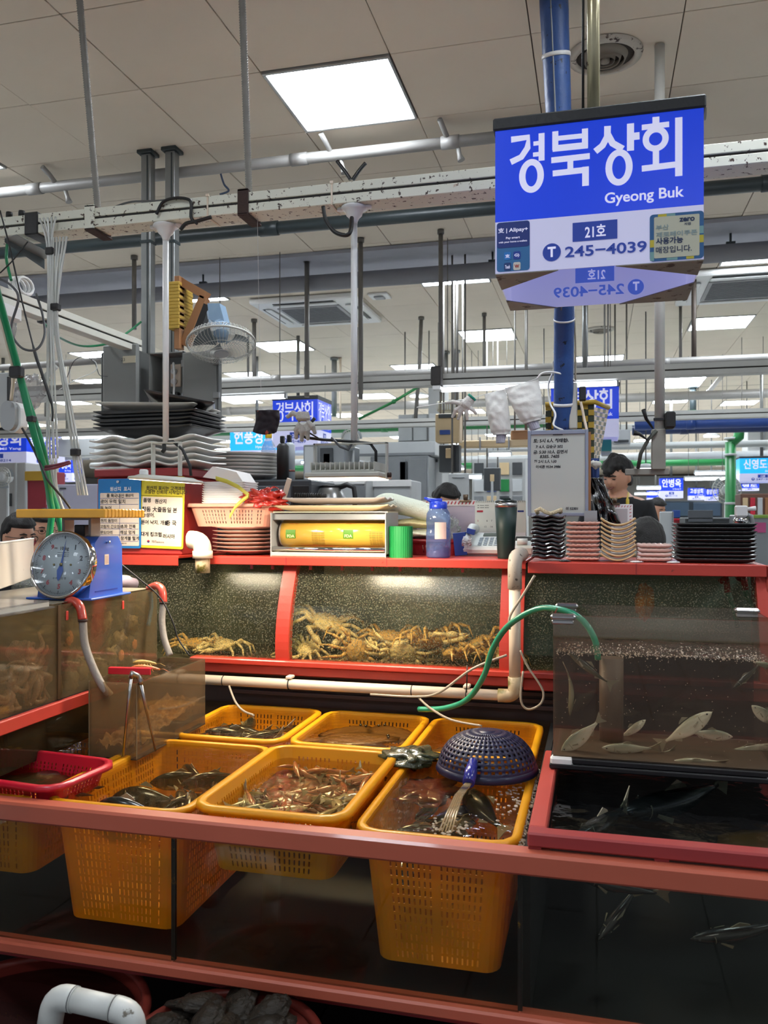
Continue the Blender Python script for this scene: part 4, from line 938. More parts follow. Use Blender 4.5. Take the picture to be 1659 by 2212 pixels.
# upper tank with curved glass and shelves
ZS, ZS2 = 1.333, 1.327; UF = 3.15
ut = thing('upper_tank', 'red framed upper tank with curved glass fronts along the back of the stall', 'tank', (-.8, 3.4, .86))
def curve_y(z):        # front profile of the frame and glass
 k = (1.30 - z) / .40; k = min(max(k, 0), 1)
 return 3.205 - .10 * math.sin(k * PI * .62)
def bowed(x0, x1, za, zb_, d0, d1, n=14):
 mb = MB(); V = []
 for i in range(n + 1):
  z = za + (zb_ - za) * i / n; y = curve_y(z)
  V += [(x0, y + d0, z), (x1, y + d0, z), (x1, y + d1, z), (x0, y + d1, z)]
 F = [(0, 1, 2, 3), tuple(n * 4 + k for k in (3, 2, 1, 0))]
 for i in range(n):
  for k in range(4): F.append((i * 4 + k, i * 4 + (k + 1) % 4, (i + 1) * 4 + (k + 1) % 4, (i + 1) * 4 + k))
 return mb.add(V, F, False)
G_up = glass('upper_tank_glass', (.92, .92, .84), haze='#8a8a74', hz=.05, rough=.2, drops=.55, hscale=9, ior=1.22)
XA, XB_, XC, XD = -2.5, -1.235, -.345, .53
posts = ((-1.235, -1.180), (-.350, -.262), (.545, .61))
for a, b in posts: obj('curved_post', bowed(a, b, .88, 1.30, -.012, .03), M_red, ut)
for a, b in ((-2.5, -1.236), (-1.179, -.351), (-.261, .544)):
 obj('curved_glass', bowed(a, b, .93, 1.30, .0, .006), G_up, ut)
yl = curve_y(.93)
M_redb = mat('red_paint_dark', '#a03026', .5, var=.3, scale=10, spots=[('#3a1812', .6, 14, .1)])
obj('lower_rail', BX(-1.6, -.262, yl - .03, yl + .035, .905, .928, .004), M_red, ut)
obj('lower_rail', BX(-1.6, -.262, yl - .014, yl + .02, .868, .9045, .004), M_red, ut)
obj('lower_rail', BX(-.262, .61, yl - .03, yl + .035, .905, .928, .004), M_redb, ut)
obj('lower_rail', BX(-.262, .61, yl - .014, yl + .02, .858, .9045, .004), M_redb, ut)
obj('tank_floor', BX(-2.5, .61, 3.15, 3.62, .895, .9048), mat('upper_floor', '#4a4632', .6), ut)
obj('back_glass', BX(-2.5, -1.2, 3.60, 3.61, .906, 1.29), mat('hall_blur_left', '#555c44', .4, var=.7, scale=4, spots=[('#6a6a3a', .52, 3, .2)]), ut)  # opaque backing; the blurred hall behind is put into mottled colour
obj('back_glass', BX(-1.2, -.3, 3.60, 3.61, .906, 1.29), mat('hall_blur_mid', '#b4c8c0', .35, var=.6, scale=4, spots=[('#dcece4', .5, 3.5, .2), ('#3a4440', .58, 2.2, .1)]), ut)  # palest section: light from the hall beyond painted into the colour
obj('back_glass', BX(-.3, .61, 3.60, 3.61, .906, 1.29), mat('hall_blur_right', '#7a9488', .35, var=.6, scale=3, spots=[('#6f8c7c', .6, 3, .2)]), ut)  # same painted stand-in for the murky view of the hall
obj('side_panel', BX(.60, .61, 3.2, 3.6, .906, 1.29), M_redb, ut)
obj('inner_divider', BX(-1.215, -1.20, 3.22, 3.60, .906, 1.29).box(-.31, -.30, 3.22, 3.60, .906, 1.29), glass('divider_glass', (.7, .75, .68), hz=.2, haze='#4a4c3a'), ut)
sc_ = at(1393, 1300, Y=3.26); o = thing('sea_cucumber', 'orange brown sea cucumber stuck upright on the glass of the right upper tank', 'sea cucumber', sc_)
obj('body', EL(sc_, (.034, .014, .068), nu=26, nv=16, amp=.25, fr=3, seed=2), mat('cucumber_orange', '#a8682c', .5, var=.4, scale=30, bump=.5), o); obj('ridge', TB([sc_ + Vector((.004, -.014, .05)), sc_ + Vector((.0, -.017, 0)), sc_ + Vector((.006, -.013, -.05))], [.003, .005, .003], 6), M_wood, o)
for k, (u, v, lb) in enumerate(((1568, 1245, 'left of two dark red and green hoses in the corner of the right upper tank'), (1606, 1240, 'right of two dark red and green hoses in the corner of the right upper tank'))):
 q = [at(u - 12, v + 12, Y=3.3), at(u, v, Y=3.29), at(u + 4, v + 35, Y=3.28), at(u + 18, v + 70, Y=3.28), at(u + 26, v + 110, Y=3.28)]
 o = thing('tank_hose', lb, 'hose', q[0]); obj('red_end', TB(q[:3], .012, 10), M_redd, o); obj('green_end', TB(q[2:], .010, 10), mat('dull_green', '#3a6a58', .5), o)
obj('sill_gravel', (lambda m_: [m_.ell((-1.15 + .8 * R_.random(), 3.215 + .03 * R_.random(), .912), (.012, .01, .007), nu=6, nv=4, amp=.5, seed=k) for k in range(60)] and m_)(MB()), mat('gravel', '#6a5a3c', .8, var=.4, scale=30), ut, kind='stuff')
for u in (545, 590, 672, 740, 805, 865, 930, 1000, 1165, 1243, 1320, 1400, 1440, 1520):
 x = xs(u, 3.2); obj('tab', BX(x - .005, x + .005, 3.19, 3.2, 1.281, 1.2985), M_red, ut)
def slab(x0, x1, y0, y1, zt, th, label, m=M_red):
 t = thing('red_shelf', label, 'shelf', ((x0 + x1) / 2, y0, zt - th))
 obj('top_board', BX(x0, x1, y0 + .006, y1, zt - .012, zt, .002), m, t)
 obj('front_fascia', BX(x0, x1, y0, y0 + .0055, zt - th, zt - .001, .002), m, t)
 return t
s1 = slab(-1.563, -.257, UF, 3.62, ZS, .033, 'long red shelf board carrying bottles, plates and the film dispenser')
obj('board_joint', BX(xs(618, UF) - .0015, xs(618, UF) + .0015, UF - .001, UF, ZS - .033, ZS - .001), M_redd, s1); obj('board_joint', BX(xs(835, UF) - .0015, xs(835, UF) + .0015, UF - .001, UF, ZS - .033, ZS - .001), M_redd, s1)
s2 = slab(-.250, .575, UF, 3.62, ZS2, .042, 'right red shelf board carrying the stacks of small trays')
obj('board_joint', BX(xs(1374, UF) - .0015, xs(1374, UF) + .0015, UF - .001, UF, ZS2 - .042, ZS2 - .001), M_redd, s2)
s3 = slab(-2.6, -1.69, UF, 3.62, ZS, .042, 'left red shelf board under the red box with the two notice boards')
obj('end_post', BX(.577, .60, 3.16, 3.2, .93, 1.325, .003), M_redb, ut)
# pvc pipework
def elbow_path(a, c, b, r, n=6):
 a, c, b = Vector(a), Vector(c), Vector(b); p = c + (a - c).normalized() * r; q = c + (b - c).normalized() * r
 P = [a]
 for k in range(n + 1):
  s = k / n; P.append(p * (1 - s) ** 2 + c * 2 * s * (1 - s) + q * s ** 2)
 P.append(b); return P
py_ = 3.045
def pz(u, v): return zs(u, v, py_)
pt = thing('pvc_drain_pipe', 'cream plastic pipe running below the upper tank and up beside the green hose', 'pipe', (-.8, py_, .8))
zl_ = pz(800, 1487); xr = xs(1112, py_)
obj('horizontal_pipe', TB([(-1.55, py_, zl_), (xr - .05, py_, zl_)], .0195, 14), M_pvc, pt)
obj('lower_elbow', TB(elbow_path((xr - .06, py_, zl_), (xr, py_, zl_), (xr, py_, zl_ + .07), .03), .0245, 14), mat('dirty_pvc', '#b09c7c', .5, spots=[('#5a5420', .5, 14, .1)]), pt)
obj('vertical_pipe', TB([(xr, py_, zl_ + .06), (xr, py_, pz(1115, 1265))], .0215, 14), M_pvc, pt)
zt2 = pz(1115, 1208)
obj('upper_elbow', TB(elbow_path((xr, py_, pz(1115, 1272)), (xr, py_, zt2 + .01), (xr + .015, py_ + .12, zt2 + .012), .045), .026, 14), mat('pvc_greyed', '#b4a89a', .55, spots=[('#5a5048', .6, 50, .04)]), pt)
for u in (483, 625, 890):
 x = xs(u, py_); obj('joint_ring', TB([(x - .002, py_, zl_), (x + .002, py_, zl_)], .0202, 14), M_black, pt)
for u in (625, 1008):
 x = xs(u, py_); obj('pipe_tie', TB([(x, py_ + .022 * math.cos(a), zl_ + .022 * math.sin(a)) for a in [2 * PI * k / 14 for k in range(14)]], .002, 5, closed=True), M_black, pt)
 obj('pipe_clip', BX(x - .012, x + .012, py_ - .012, py_ + .03, zl_ + .020, zl_ + .032, .003), M_pvc, pt)
x = xs(1008, py_ - .03); obj('tie_tail', TB([(x, py_ - .03, zl_ + .01), (x + .002, py_ - .028, zl_ + .11)], .0025, 5), M_black, pt)
ex = xs(432, 3.12); te = thing('pvc_elbow_pipe', 'cream plastic elbow pipe coming out of the red box and turning down', 'pipe', (ex, 3.12, 1.27))
zc_ = zs(432, 1166, 3.12)
obj('elbow', TB(elbow_path((xs(410, 3.12), 3.12, zc_), (ex + .012, 3.12, zc_), (ex + .012, 3.12, zc_ - .07), .045), .037, 16), M_pvc, te)
obj('collar', TB([(ex + .012, 3.12, zc_ - .045), (ex + .012, 3.12, zc_ - .075)], .041, 16), M_pvc, te)
obj('down_pipe', TB([(ex + .012, 3.12, zc_ - .07), (ex + .012, 3.12, zc_ - .135)], .030, 16), mat('dirty_pvc', '#b09c7c'), te)
t = thing('grey_pipe_stub', 'grey plastic pipe fitting between the scale and the upper tank', 'pipe', (xs(262, 2.95), 2.95, 1.2))
obj('pipe', TB([at(248, 1255, Y=2.9), at(262, 1256, Y=2.95), at(290, 1262, Y=3.02)], [.03, .026, .024], 12), mat('grey_pvc', '#8e8490', .5), t); obj('collar', TB([at(267, 1257, Y=2.97), at(275, 1259, Y=2.99)], .029, 12), M_pvc, t)
obj('drop', TB([at(250, 1245, Y=2.9), at(249, 1285, Y=2.9)], .02, 10), _M['grey_pvc'], t)
# green hose to the aquarium and thin air lines
cable('green_hose', 'green hose arching from the baskets over the pipe into the aquarium', [at(905, 1532, Y=2.95), at(960, 1530, Y=2.9), at(1010, 1510, Y=2.85), at(1045, 1460, Y=2.8), at(1065, 1400, Y=2.76), at(1100, 1350, Y=2.7), at(1160, 1316, Y=2.64), at(1215, 1318, Y=2.58), at(1258, 1340, Y=2.55), at(1285, 1382, Y=2.54), at(1292, 1425, Y=2.54)], .0098, mat('green_hose_bright', '#1f8a68', .35, coat=.4), 10, 'hose')
M_air = mat('air_line', '#b4a896', .3, trans=.3)
cable('air_line', 'thin clear air line looping down right of the vertical cream pipe', [at(1155, 1243, Y=3.0), at(1130, 1285, Y=3.0), at(1102, 1330, Y=3.0), at(1101, 1360, Y=3.0)], .005, M_air, cat='air line')
cable('air_line', 'thin air line making a long loop under the vertical cream pipe', [at(1124, 1405, Y=3.0), at(1140, 1440, Y=3.0), at(1172, 1490, Y=3.0), at(1168, 1520, Y=3.0), at(1140, 1532, Y=3.0), at(1125, 1510, Y=3.0), at(1130, 1450, Y=3.0)], .0042, M_air, cat='air line')
cable('air_line', 'pale air line crossing the pipe up to the red post', [at(800, 1500, Y=3.0), at(900, 1505, Y=2.99), at(950, 1495, Y=2.98), at(1020, 1445, Y=2.98), at(1095, 1415, Y=3.0)], .0048, M_air, cat='air line')
cable('air_line', 'thin air line dropping left of centre to the back left basket', [at(495, 1482, Y=3.0), at(508, 1515, Y=2.9), at(525, 1535, Y=2.85), at(548, 1545, Y=2.8)], .0042, M_air, cat='air line')
cable('air_line', 'thin air line trailing across the back right basket', [at(905, 1508, Y=3.0), at(930, 1530, Y=2.9), at(975, 1555, Y=2.8), at(1040, 1568, Y=2.72)], .0042, M_air, cat='air line')
# aquarium at the right
AX0, AX1, AY0, AY1, AZ0, AZ1 = -.118, .452, 2.37, 2.68, .825, 1.222
aq = thing('aquarium', 'glass aquarium with silver fish standing on the right tank', 'aquarium', ((AX0 + AX1) / 2, 2.52, .797))
G_aq = glass('aquarium_glass', (.95, .92, .87), haze='#a08a74', hz=.06, rough=.02, hscale=3, hvar=.5)
G_aqs = glass('aquarium_side_glass', (.92, .9, .86), haze='#a8907a', hz=.06, rough=.02)
WA = 1.118
obj('front_pane', BX(AX0, AX1, AY0, AY0 + .005, AZ0 - .01, AZ1), G_aq, aq)
obj('back_pane', BX(AX0, AX1, AY1 - .005, AY1, WA + .001, AZ1), G_aqs, aq); obj('back_pane', BX(AX0, AX1, AY1 - .005, AY1, AZ0 - .01, WA), glass('aquarium_back', (.40, .36, .34), haze='#4a3c34', hz=.35, rough=.05, hscale=2), aq)
obj('left_pane', BX(AX0, AX0 + .005, AY0 + .005, AY1 - .005, AZ0 - .01, AZ1), G_aqs, aq)
obj('right_pane', BX(AX1 - .005, AX1, AY0 + .005, AY1 - .005, AZ0 - .01, AZ1), G_aqs, aq)
obj('base_frame', BX(AX0 - .01, AX1 + .01, AY0 - .012, AY1 + .01, .797, .812, .003).box(AX0 - .006, AX1 + .006, AY0 - .008, AY1 + .006, .812, .828, .003), mat('black_base', '#17171a', .4, var=.3), aq)
obj('bottom_sheet', BX(AX0, AX1, AY0, AY1, .8285, .832), mat('aq_bottom', '#4a3e32', .5), aq)
for x0, x1, y0, y1, za, zb_ in ((AX0 - .008, AX0 + .055, AY0 - .011, AY0 + .02, .806, .830), (AX1 - .02, AX1 + .012, AY0 - .011, AY0 + .02, .806, .830)):
 obj('corner_clip', BX(x0, x1, y0, y1, za, zb_, .006), M_white, aq, label='white plastic corner cap')
for x0, y0, zz in ((AX0 - .008, AY0 - .01, 0), (AX0 - .008, AY1 - .03, 0), (AX1 - .055, AY1 - .03, 0)):
 obj('corner_clip', BX(x0, x0 + .07, y0, y0 + .03, AZ1 - .012, AZ1 + .004, .006).box(x0 + .004, x0 + .064, y0 + .004, y0 + .026, AZ1 - .024, AZ1 - .012, .003), M_steel, aq)
obj('water', MB().grid(lambda s, t_: (AX0 + .006 + (AX1 - AX0 - .012) * s, AY0 + .006 + (AY1 - AY0 - .012) * t_, WA + .006 * noise.noise(Vector((s * 9, t_ * 5, 0))) + .003 * noise.noise(Vector((s * 25, t_ * 14, 2)))), 90, 40), glass('aquarium_water', (.9, .86, .78), haze='#cbb4a4', hz=.10, rough=.05, bump=.4, bscale=30, hvar=.8, hscale=12), aq)
obj('air_bubble', (lambda m_: [m_.ell((AX0 + .01 + .54 * R_.random(), AY0 + .012 + .2 * R_.random() ** 2, WA + .002 - .012 * R_.random() ** 2), (.001 + .0016 * R_.random() ** 2,) * 3, nu=6, nv=4) for k in range(650)] and m_)(MB()), mat('bubble', '#cdbfb2', .15, coat=.6), aq, kind='stuff')
obj('floating_speck', (lambda m_: [m_.ell((AX0 + .01 + .54 * R_.random(), AY0 + .012 + .25 * R_.random(), .84 + .27 * R_.random()), (.0011,) * 3, nu=4, nv=3) for k in range(150)] and m_)(MB()), _M['bubble'], aq, kind='stuff')
obj('standpipe', TB([(AX0 + .16, AY0 + .2, .832), (AX0 + .16, AY0 + .2, WA - .04)], .035, 14), mat('cloudy_pipe', '#5c4c3e', .5), aq)
# small clear tank with shrimp
CX0, CX1, CY0, CY1, CZ0, CZ1 = -1.562, -1.392, 2.33, 2.80, .739, .975
ct = thing('clear_tank', 'small clear acrylic tank standing among the baskets at left, tongs hung on it', 'tank', ((CX0 + CX1) / 2, 2.5, CZ0))
G_ct = glass('acrylic', (.80, .74, .62), haze='#94826a', hz=.34, rough=.06, hscale=4, hvar=.35)
for nm, b in (('front_pane', (CX0, CX1, CY0, CY0 + .006)), ('back_pane', (CX0, CX1, CY1 - .006, CY1)), ('left_pane', (CX0, CX0 + .006, CY0 + .006, CY1 - .006)), ('right_pane', (CX1 - .006, CX1, CY0 + .006, CY1 - .006))):
 obj(nm, BX(*b, CZ0, CZ1), G_ct, ct)
obj('water', MB().grid(lambda s, t_: (CX0 + .007 + (CX1 - CX0 - .014) * s, CY0 + .007 + (CY1 - CY0 - .014) * t_, CZ1 - .006 + .0015 * noise.noise(Vector((s * 12, t_ * 24, 0)))), 30, 60), glass('clear_tank_water', (.82, .74, .62), haze='#6a5c46', hz=.15, rough=.04, bump=.3, bscale=40), ct)
obj('tank_floor', BX(CX0, CX1, CY0, CY1, CZ0 - .004, CZ0), _M['aq_bottom'], ct)
obj('corner_glow_edge', BX(CX1 - .002, CX1 + .0004, CY0 - .0004, CY0 + .002, CZ0, CZ1 + .0005).box(CX0 - .0004, CX0 + .003, CY0 - .0004, CY0 + .003, CZ0, CZ1 + .0005), mat('acrylic_edge', '#7a6c54', .3), ct)
# left tanks (octopus, sea squirts)
LXF = -1.62
lr = thing('left_tank_stand', 'red angle rail carrying the two left tanks', 'stand', (LXF, 1.9, .0))
obj('front_rail', BX(LXF - .03, LXF + .012, 1.0, 2.415, .885, .925, .003), mat('rail_bright_red', '#d0483c', .4, var=.1, coat=.2), lr)
obj('stand_leg', BX(LXF - .07, LXF - .04, 2.05, 2.08, .757, .884, .003), M_redd, lr)
obj('shelf_board', BX(-2.3, LXF - .031, 1.0, 2.9, .90, .924), M_dark, lr)
obj('side_glass', BX(LXF - .028, LXF - .02, 1.3, 2.86, .76, .884), glass('stand_glass', (.6, .56, .46), haze='#4e4430', hz=.5), lr)
def gtank(label, y0, y1, z1, water_z, g, tint):
 t = thing('seafood_tank', label, 'tank', (-1.85, (y0 + y1) / 2, .9255))
 x0, x1 = -2.12, LXF - .002; z0 = .9255
 for nm, b in (('front_pane', (x1 - .006, x1, y0, y1)), ('back_pane', (x0, x0 + .006, y0, y1)), ('end_pane', (x0 + .006, x1 - .006, y0, y0 + .006)), ('end_pane', (x0 + .006, x1 - .006, y1 - .006, y1))):
  obj(nm, BX(*b, z0 + .003, z1), g, t)
 obj('tank_floor', BX(x0, x1, y0, y1, z0, z0 + .003), M_dark, t)
 obj('inner_back', BX(x0 + .007, x0 + .011, y0 + .008, y1 - .008, z0 + .004, z1 - .02), tint, t)
 obj('water', MB().grid(lambda s, q: (x0 + .012 + (x1 - x0 - .02) * s, y0 + .008 + (y1 - y0 - .016) * q, water_z + .002 * noise.noise(Vector((s * 9, q * 20, 3)))), 24, 50), glass('left_tank_water', (.86, .8, .7), haze='#6e6650', hz=.2, rough=.04, bump=.3), t)
 return t
G_lt = glass('left_tank_glass', (.90, .86, .76), haze='#a89878', hz=.23, rough=.03, hscale=5, drops=.2)
tA = gtank('left glass tank with pinkish octopus and a clear lid, at the left edge', 1.35, 2.255, 1.215, 1.16, G_lt, mat('olive_back', '#a8a080', .5, var=.3, scale=4))
tB = gtank('glass tank of oysters and orange mouthed shellfish under the blue scale', 2.262, 2.86, 1.222, 1.17, G_lt, mat('brown_back', '#8e8058', .5, var=.4, scale=5))
obj('corner_seam', BX(LXF - .001, LXF + .003, 2.252, 2.266, .93, 1.222), mat('seam_brown', '#4a3416', .6), tB)
obj('top_slab', BX(-2.12, LXF - .03, 2.268, 2.86, 1.2225, 1.2235), mat('tank_cover_sheet', '#7a7464', .35, var=.3, scale=3), tB)
ld = thing('clear_cover', 'clear acrylic lid lying on the left tank', 'lid', (-1.85, 1.8, 1.216))
G_lid = glass('lid_acrylic', (.9, .92, .92), haze='#b8b4b4', hz=.25, rough=.08, hscale=3)
obj('sheet', BX(-2.12, LXF + .004, 1.35, 2.235, 1.2165, 1.222), G_lid, ld); obj('upper_sheet', BX(-2.12, LXF - .006, 1.35, 2.22, 1.236, 1.241), G_lid, ld)
obj('edge_strip', BX(LXF - .010, LXF - .006, 1.35, 2.22, 1.2225, 1.2355), M_clear, ld)
for y in (2.30, 2.62):
 obj('sensor_mark', BX(LXF - .001, LXF + .003, y - .006, y + .006, 1.17, 1.20, .002), mat('red_mark', '#d0463a', .4), tB, label='small red tag')
def siphon(label, P, k):
 t = thing('siphon_hose', label, 'hose', P[0])
 cable('red_elbow', '', P[:k + 1], .0145, mat('siphon_red', '#b03a2a', .35, coat=.4), 10, parent=t)
 cable('ribbed_hose', '', P[k:], .0125, mat('ribbed_grey', '#9a948c', .5, stretch=(1, 1, 1), bump=.2, bscale=120), 10, parent=t)
 c = Vector(P[k]); obj('hose_clip', TB([c + Vector((0, 0, .004)), c - Vector((0, 0, .004))], .0155, 12), M_rust, t)
siphon('grey ribbed siphon hose with red elbow draining into the small clear tank', [at(142, 1307, Y=2.38), at(155, 1298, Y=2.36), at(172, 1310, Y=2.34), at(179, 1340, Y=2.33), at(183, 1390, Y=2.33), at(200, 1440, Y=2.33), at(220, 1480, Y=2.335), at(238, 1502, Y=2.35)], 3)
siphon('grey ribbed hose with red elbow behind the small clear tank', [at(322, 1272, Y=2.84), at(338, 1265, Y=2.82), at(350, 1275, Y=2.80), at(353, 1302, Y=2.79), at(350, 1340, Y=2.78), at(355, 1380, Y=2.77), at(367, 1416, Y=2.76)], 3)
cable('blue_tube', 'short bright blue tube inside the back of the shellfish tank', [at(324, 1278, X=LXF - .02), at(327, 1310, X=LXF - .02), at(320, 1352, X=LXF - .02)], .008, mat('bright_blue', '#2a86c0', .4), cat='tube')
cable('black_cable', 'thin black cable running from the scale down to the small clear tank', [at(248, 1208, Y=2.70), at(300, 1250, Y=2.74), at(345, 1290, Y=2.76), at(372, 1340, Y=2.76), at(385, 1380, Y=2.76), at(410, 1417, Y=2.76)], .003, M_black)
wpn = thing('white_side_board', 'white scuffed panel standing on the left tanks behind the scale', 'panel', (-2.1, 2.6, 1.243))
A_, B_ = Vector((-1.80, 2.05, 1.243)), Vector((-2.27, 3.0, 1.243)); dx_ = (B_ - A_).normalized()
A_ = A_ - dx_ * .1; Mw = Matrix.Translation(A_) @ Matrix.Rotation(math.atan2(dx_.y, dx_.x), 4, 'Z'); Lw = (B_ - A_).length
obj('board', BX(0, Lw, 0, .012, 0, .158, .003, M=Mw), mat('white_panel_scuffed', '#c2beb8', .5, var=.15, scale=3, spots=[('#6a5a4a', .7, 12, .04)]), wpn)
obj('top_edge', BX(0, Lw, -.002, .014, .1585, .165, .002, M=Mw), M_white, wpn)
# tongs, red scraper, shrimp on the clear tank
tg = thing('steel_tongs', 'long steel tongs hanging over the edge of the small clear tank', 'tongs', (-1.40, 2.31, .75))
a_, b_ = at(283, 1463, Y=2.315), at(266, 1634, Y=2.30); c_, d_ = at(304, 1478, Y=2.34), at(336, 1622, Y=2.40)
obj('arm', TB([a_, a_.lerp(b_, .3), b_], [.006, .005, .004], 8), M_steel, tg); obj('arm', TB([c_, c_.lerp(d_, .3), d_], [.006, .005, .003], 8), M_steel, tg)
obj('spring_bend', TB([a_ + Vector((.0, 0, .0)), a_ + Vector((.003, 0, .012)), (a_ + c_) / 2 + Vector((0, .01, .014)), c_ + Vector((.0, 0, .010)), c_], .009, 8), M_steel, tg)
sc_ = thing('red_scraper', 'short bright red plastic strip lying on the corner of the small clear tank', 'scraper', at(285, 1450, Z=.976))
p0, p1 = at(234, 1456, Z=.977), at(320, 1460, Z=.977); p1 = Vector((p1.x, p0.y - .0 + .02, .977)); dx_ = (p1 - p0).normalized()
Mx = Matrix.Translation(p0) @ Matrix.Rotation(math.atan2(dx_.y, dx_.x), 4, 'Z'); Ls = (p1 - p0).length
obj('strip', BX(0, Ls, -.003, .003, 0, .022, .0015, M=Mx), mat('bright_red', '#d02030', .35), sc_); obj('flange', BX(0, Ls, .003, .016, .019, .022, .001, M=Mx), _M['bright_red'], sc_)
# blue colander with spout, water stream
cc = at(1052, 1650, Z=.775); RC = .142
ck = thing('blue_colander', 'upturned dark blue plastic colander with water running out of its handle', 'colander', (cc.x, cc.y, .752))
M_col = mat('navy_plastic', '#101238', .42, var=.2, coat=.1)
rings = 14; seg = 44; V = []; F = []
def dome(a, h):   # h 0 rim .. 1 top
 ph = h * PI / 2; r = RC * math.cos(ph) ** .75; z = .106 * math.sin(ph)
 return Vector((cc.x + r * math.cos(a), cc.y + r * math.sin(a), .764 + z))
dm = MB()
NV = 22; NU = 88
dm.grid(lambda s, t_: dome(2 * PI * s, t_ * .97 + .0), NU, NV, True, wrap=True, skip=lambda i, j: j > 2 and j % 2 == 1 and i % 2 == 1 and j < NV - 2)
o = obj('mesh_dome', dm, M_col, ck); shell(o, .003)
obj('solid_rim', LT([(RC - .004, .015), (RC + .002, .012), (RC + .008, -.004), (RC + .004, -.008), (RC - .006, -.002)], (cc.x, cc.y, .766), 60, caps=False), M_col, ck)
obj('top_disc', LT([(0, .004), (.024, .003), (.026, 0), (0, 0)], (cc.x, cc.y, .764 + .1045), 20), M_col, ck)
h0 = at(1022, 1645, Y=cc.y - .12); h1 = at(1012, 1692, Y=cc.y - .20)
obj('handle_tube', TB([h0, h0.lerp(h1, .5), h1], [.013, .018, .0165], 14), mat('bright_navy', '#2a2e8c', .25, coat=.5), ck)
obj('handle_fin', PR([(0, 0), (.035, -.005), (.0, -.028)], h0 + Vector((.01, .01, .0)), (1, 0, 0), (0, 0, 1), .003), M_col, ck)
wsx = at(962, 1796, Z=WZ + .002)
ws = []
for k in range(5):
 o = (k - 2) * .003
 ws.append(([h1 + Vector((o, 0, 0)), h1.lerp(wsx, .45) + Vector((o * 1.5, 0, .02)), h1.lerp(wsx, .8) + Vector((o * 2, 0, .01)), wsx + Vector((o * 2.5, 0, 0))]))
stm = MB()
for P in ws: stm.tube(P, [.0035, .0028, .0024, .002], 6)
obj('water_stream', stm, glass('stream_water', (.93, .88, .75), haze='#e4d4b0', hz=.35, rough=.05), label='stream of water falling from the colander handle into the front right basket', cat='water', kind='stuff')
obj('splash_bubble', (lambda m_: [m_.ell((wsx.x + R_.gauss(0, .03), wsx.y + R_.gauss(.02, .03), WZ + .002), (.003 + .003 * R_.random(),) * 2 + (.002,), nu=8, nv=4) for k in range(50)] and [m_.ell((-.215 + R_.gauss(0, .025), 2.3 + R_.gauss(0, .10), WZ + .002), (.003 + .003 * R_.random(),) * 2 + (.002,), nu=8, nv=4) for k in range(70)] and [m_.ell((-.168 + R_.gauss(0, .003), 1.93 + .6 * R_.random(), WZ + .003), (.0025,) * 3, nu=6, nv=4) for k in range(180)] and m_)(MB()), glass('foam', (.9, .9, .85), haze='#e0d8c8', hz=.5, rough=.05), label='bubbles on the water of the front right basket', cat='bubbles', kind='stuff')
c_ = at(885, 1632, Z=.765)
nb_ = thing('wet_net_bag', 'dark green wet sack lump between the middle basket and the colander', 'sack', (c_.x, c_.y, .738))
obj('lump', EL((c_.x, c_.y, .762), (.085, .075, .026), nu=40, nv=20, amp=.55, fr=2.2, seed=4), mat('wet_green_sack', '#3a4028', .25, var=.4, scale=20, coat=.6, bump=.5, bscale=80), nb_)
obj('fold', EL((c_.x + .02, c_.y - .03, .76), (.05, .035, .02), nu=24, nv=12, amp=.7, fr=2.6, seed=9), _M['wet_green_sack'], nb_)
# under the tank: tubs, pipe, oysters
M_tub = mat('brown_red_tub', '#7a2c22', .5, var=.25, scale=4)
def tub(label, cx_, cy_, r, z, h, m=M_tub):
 t = thing('rubber_tub', label, 'tub', (cx_, cy_, 0))
 obj('body', LT([(r * .78, .002), (r * .8, 0), (r * .97, h - .02), (r * .94, h - .015), (r * .76, .012), (0, .012)], (cx_, cy_, 0), 48), m, t)
 obj('rim', TB([(cx_ + r * .975 * math.cos(a), cy_ + r * .975 * math.sin(a), h - .012) for a in [2 * PI * k / 56 for k in range(56)]], .012, 8, closed=True), m, t)
 return t
tw = tub('large brown red rubber tub of water at the lower left, below the tank', -1.34, 1.72, .30, 0, .30)
obj('water', MB().grid(lambda s, q: (-1.34 + .27 * s * math.cos(2 * PI * q), 1.72 + .27 * s * math.sin(2 * PI * q), .268), 16, 40), G_waterd, tw)
tub('second brown tub holding the oysters, partly behind the white pipe', -.80, 1.70, .22, 0, .335)
tub('dark crimson tub just showing at the bottom right of centre', -.08, 1.86, .26, 0, .25, M_crim)
wy_ = 1.5
wpb = thing('white_overflow_pipe', 'white plastic pipe with two elbows bridging the tubs at the bottom left', 'pipe', at(190, 2160, Y=wy_))
A_, B_ = at(130, 2152, Y=wy_), at(278, 2186, Y=wy_ - .0)
A2 = A_ + Vector((-.018, 0, -.07)); B2 = B_ + Vector((.004, 0, -.10))
Mwp = mat('white_pvc_scuffed', '#c9ccc8', .35, var=.06, spots=[('#6a6458', .66, 14, .04)])
rr_ = .0235
obj('straight_pipe', TB([A_.lerp(B_, .2), A_.lerp(B_, .8)], rr_, 18), Mwp, wpb)
obj('elbow', TB(elbow_path(A_.lerp(B_, .22), A_ + (A_ - B_) * .08, A2 + Vector((-.01, 0, -.01)), .035), rr_ * 1.08, 18), Mwp, wpb)
obj('elbow', TB(elbow_path(A_.lerp(B_, .78), B_ + (B_ - A_) * .08, B2, .035), rr_ * 1.08, 18), Mwp, wpb)
for s in (.2, .8): obj('joint_ring', TB([A_.lerp(B_, s - .006), A_.lerp(B_, s + .006)], rr_ * 1.1, 18), M_cable, wpb)
obj('down_pipe', TB([A2 + Vector((-.008, 0, 0)), A2 + Vector((-.008, 0, -.08))], rr_, 16), Mwp, wpb); obj('down_pipe', TB([B2, B2 + Vector((0, 0, -.08))], rr_, 16), Mwp, wpb)
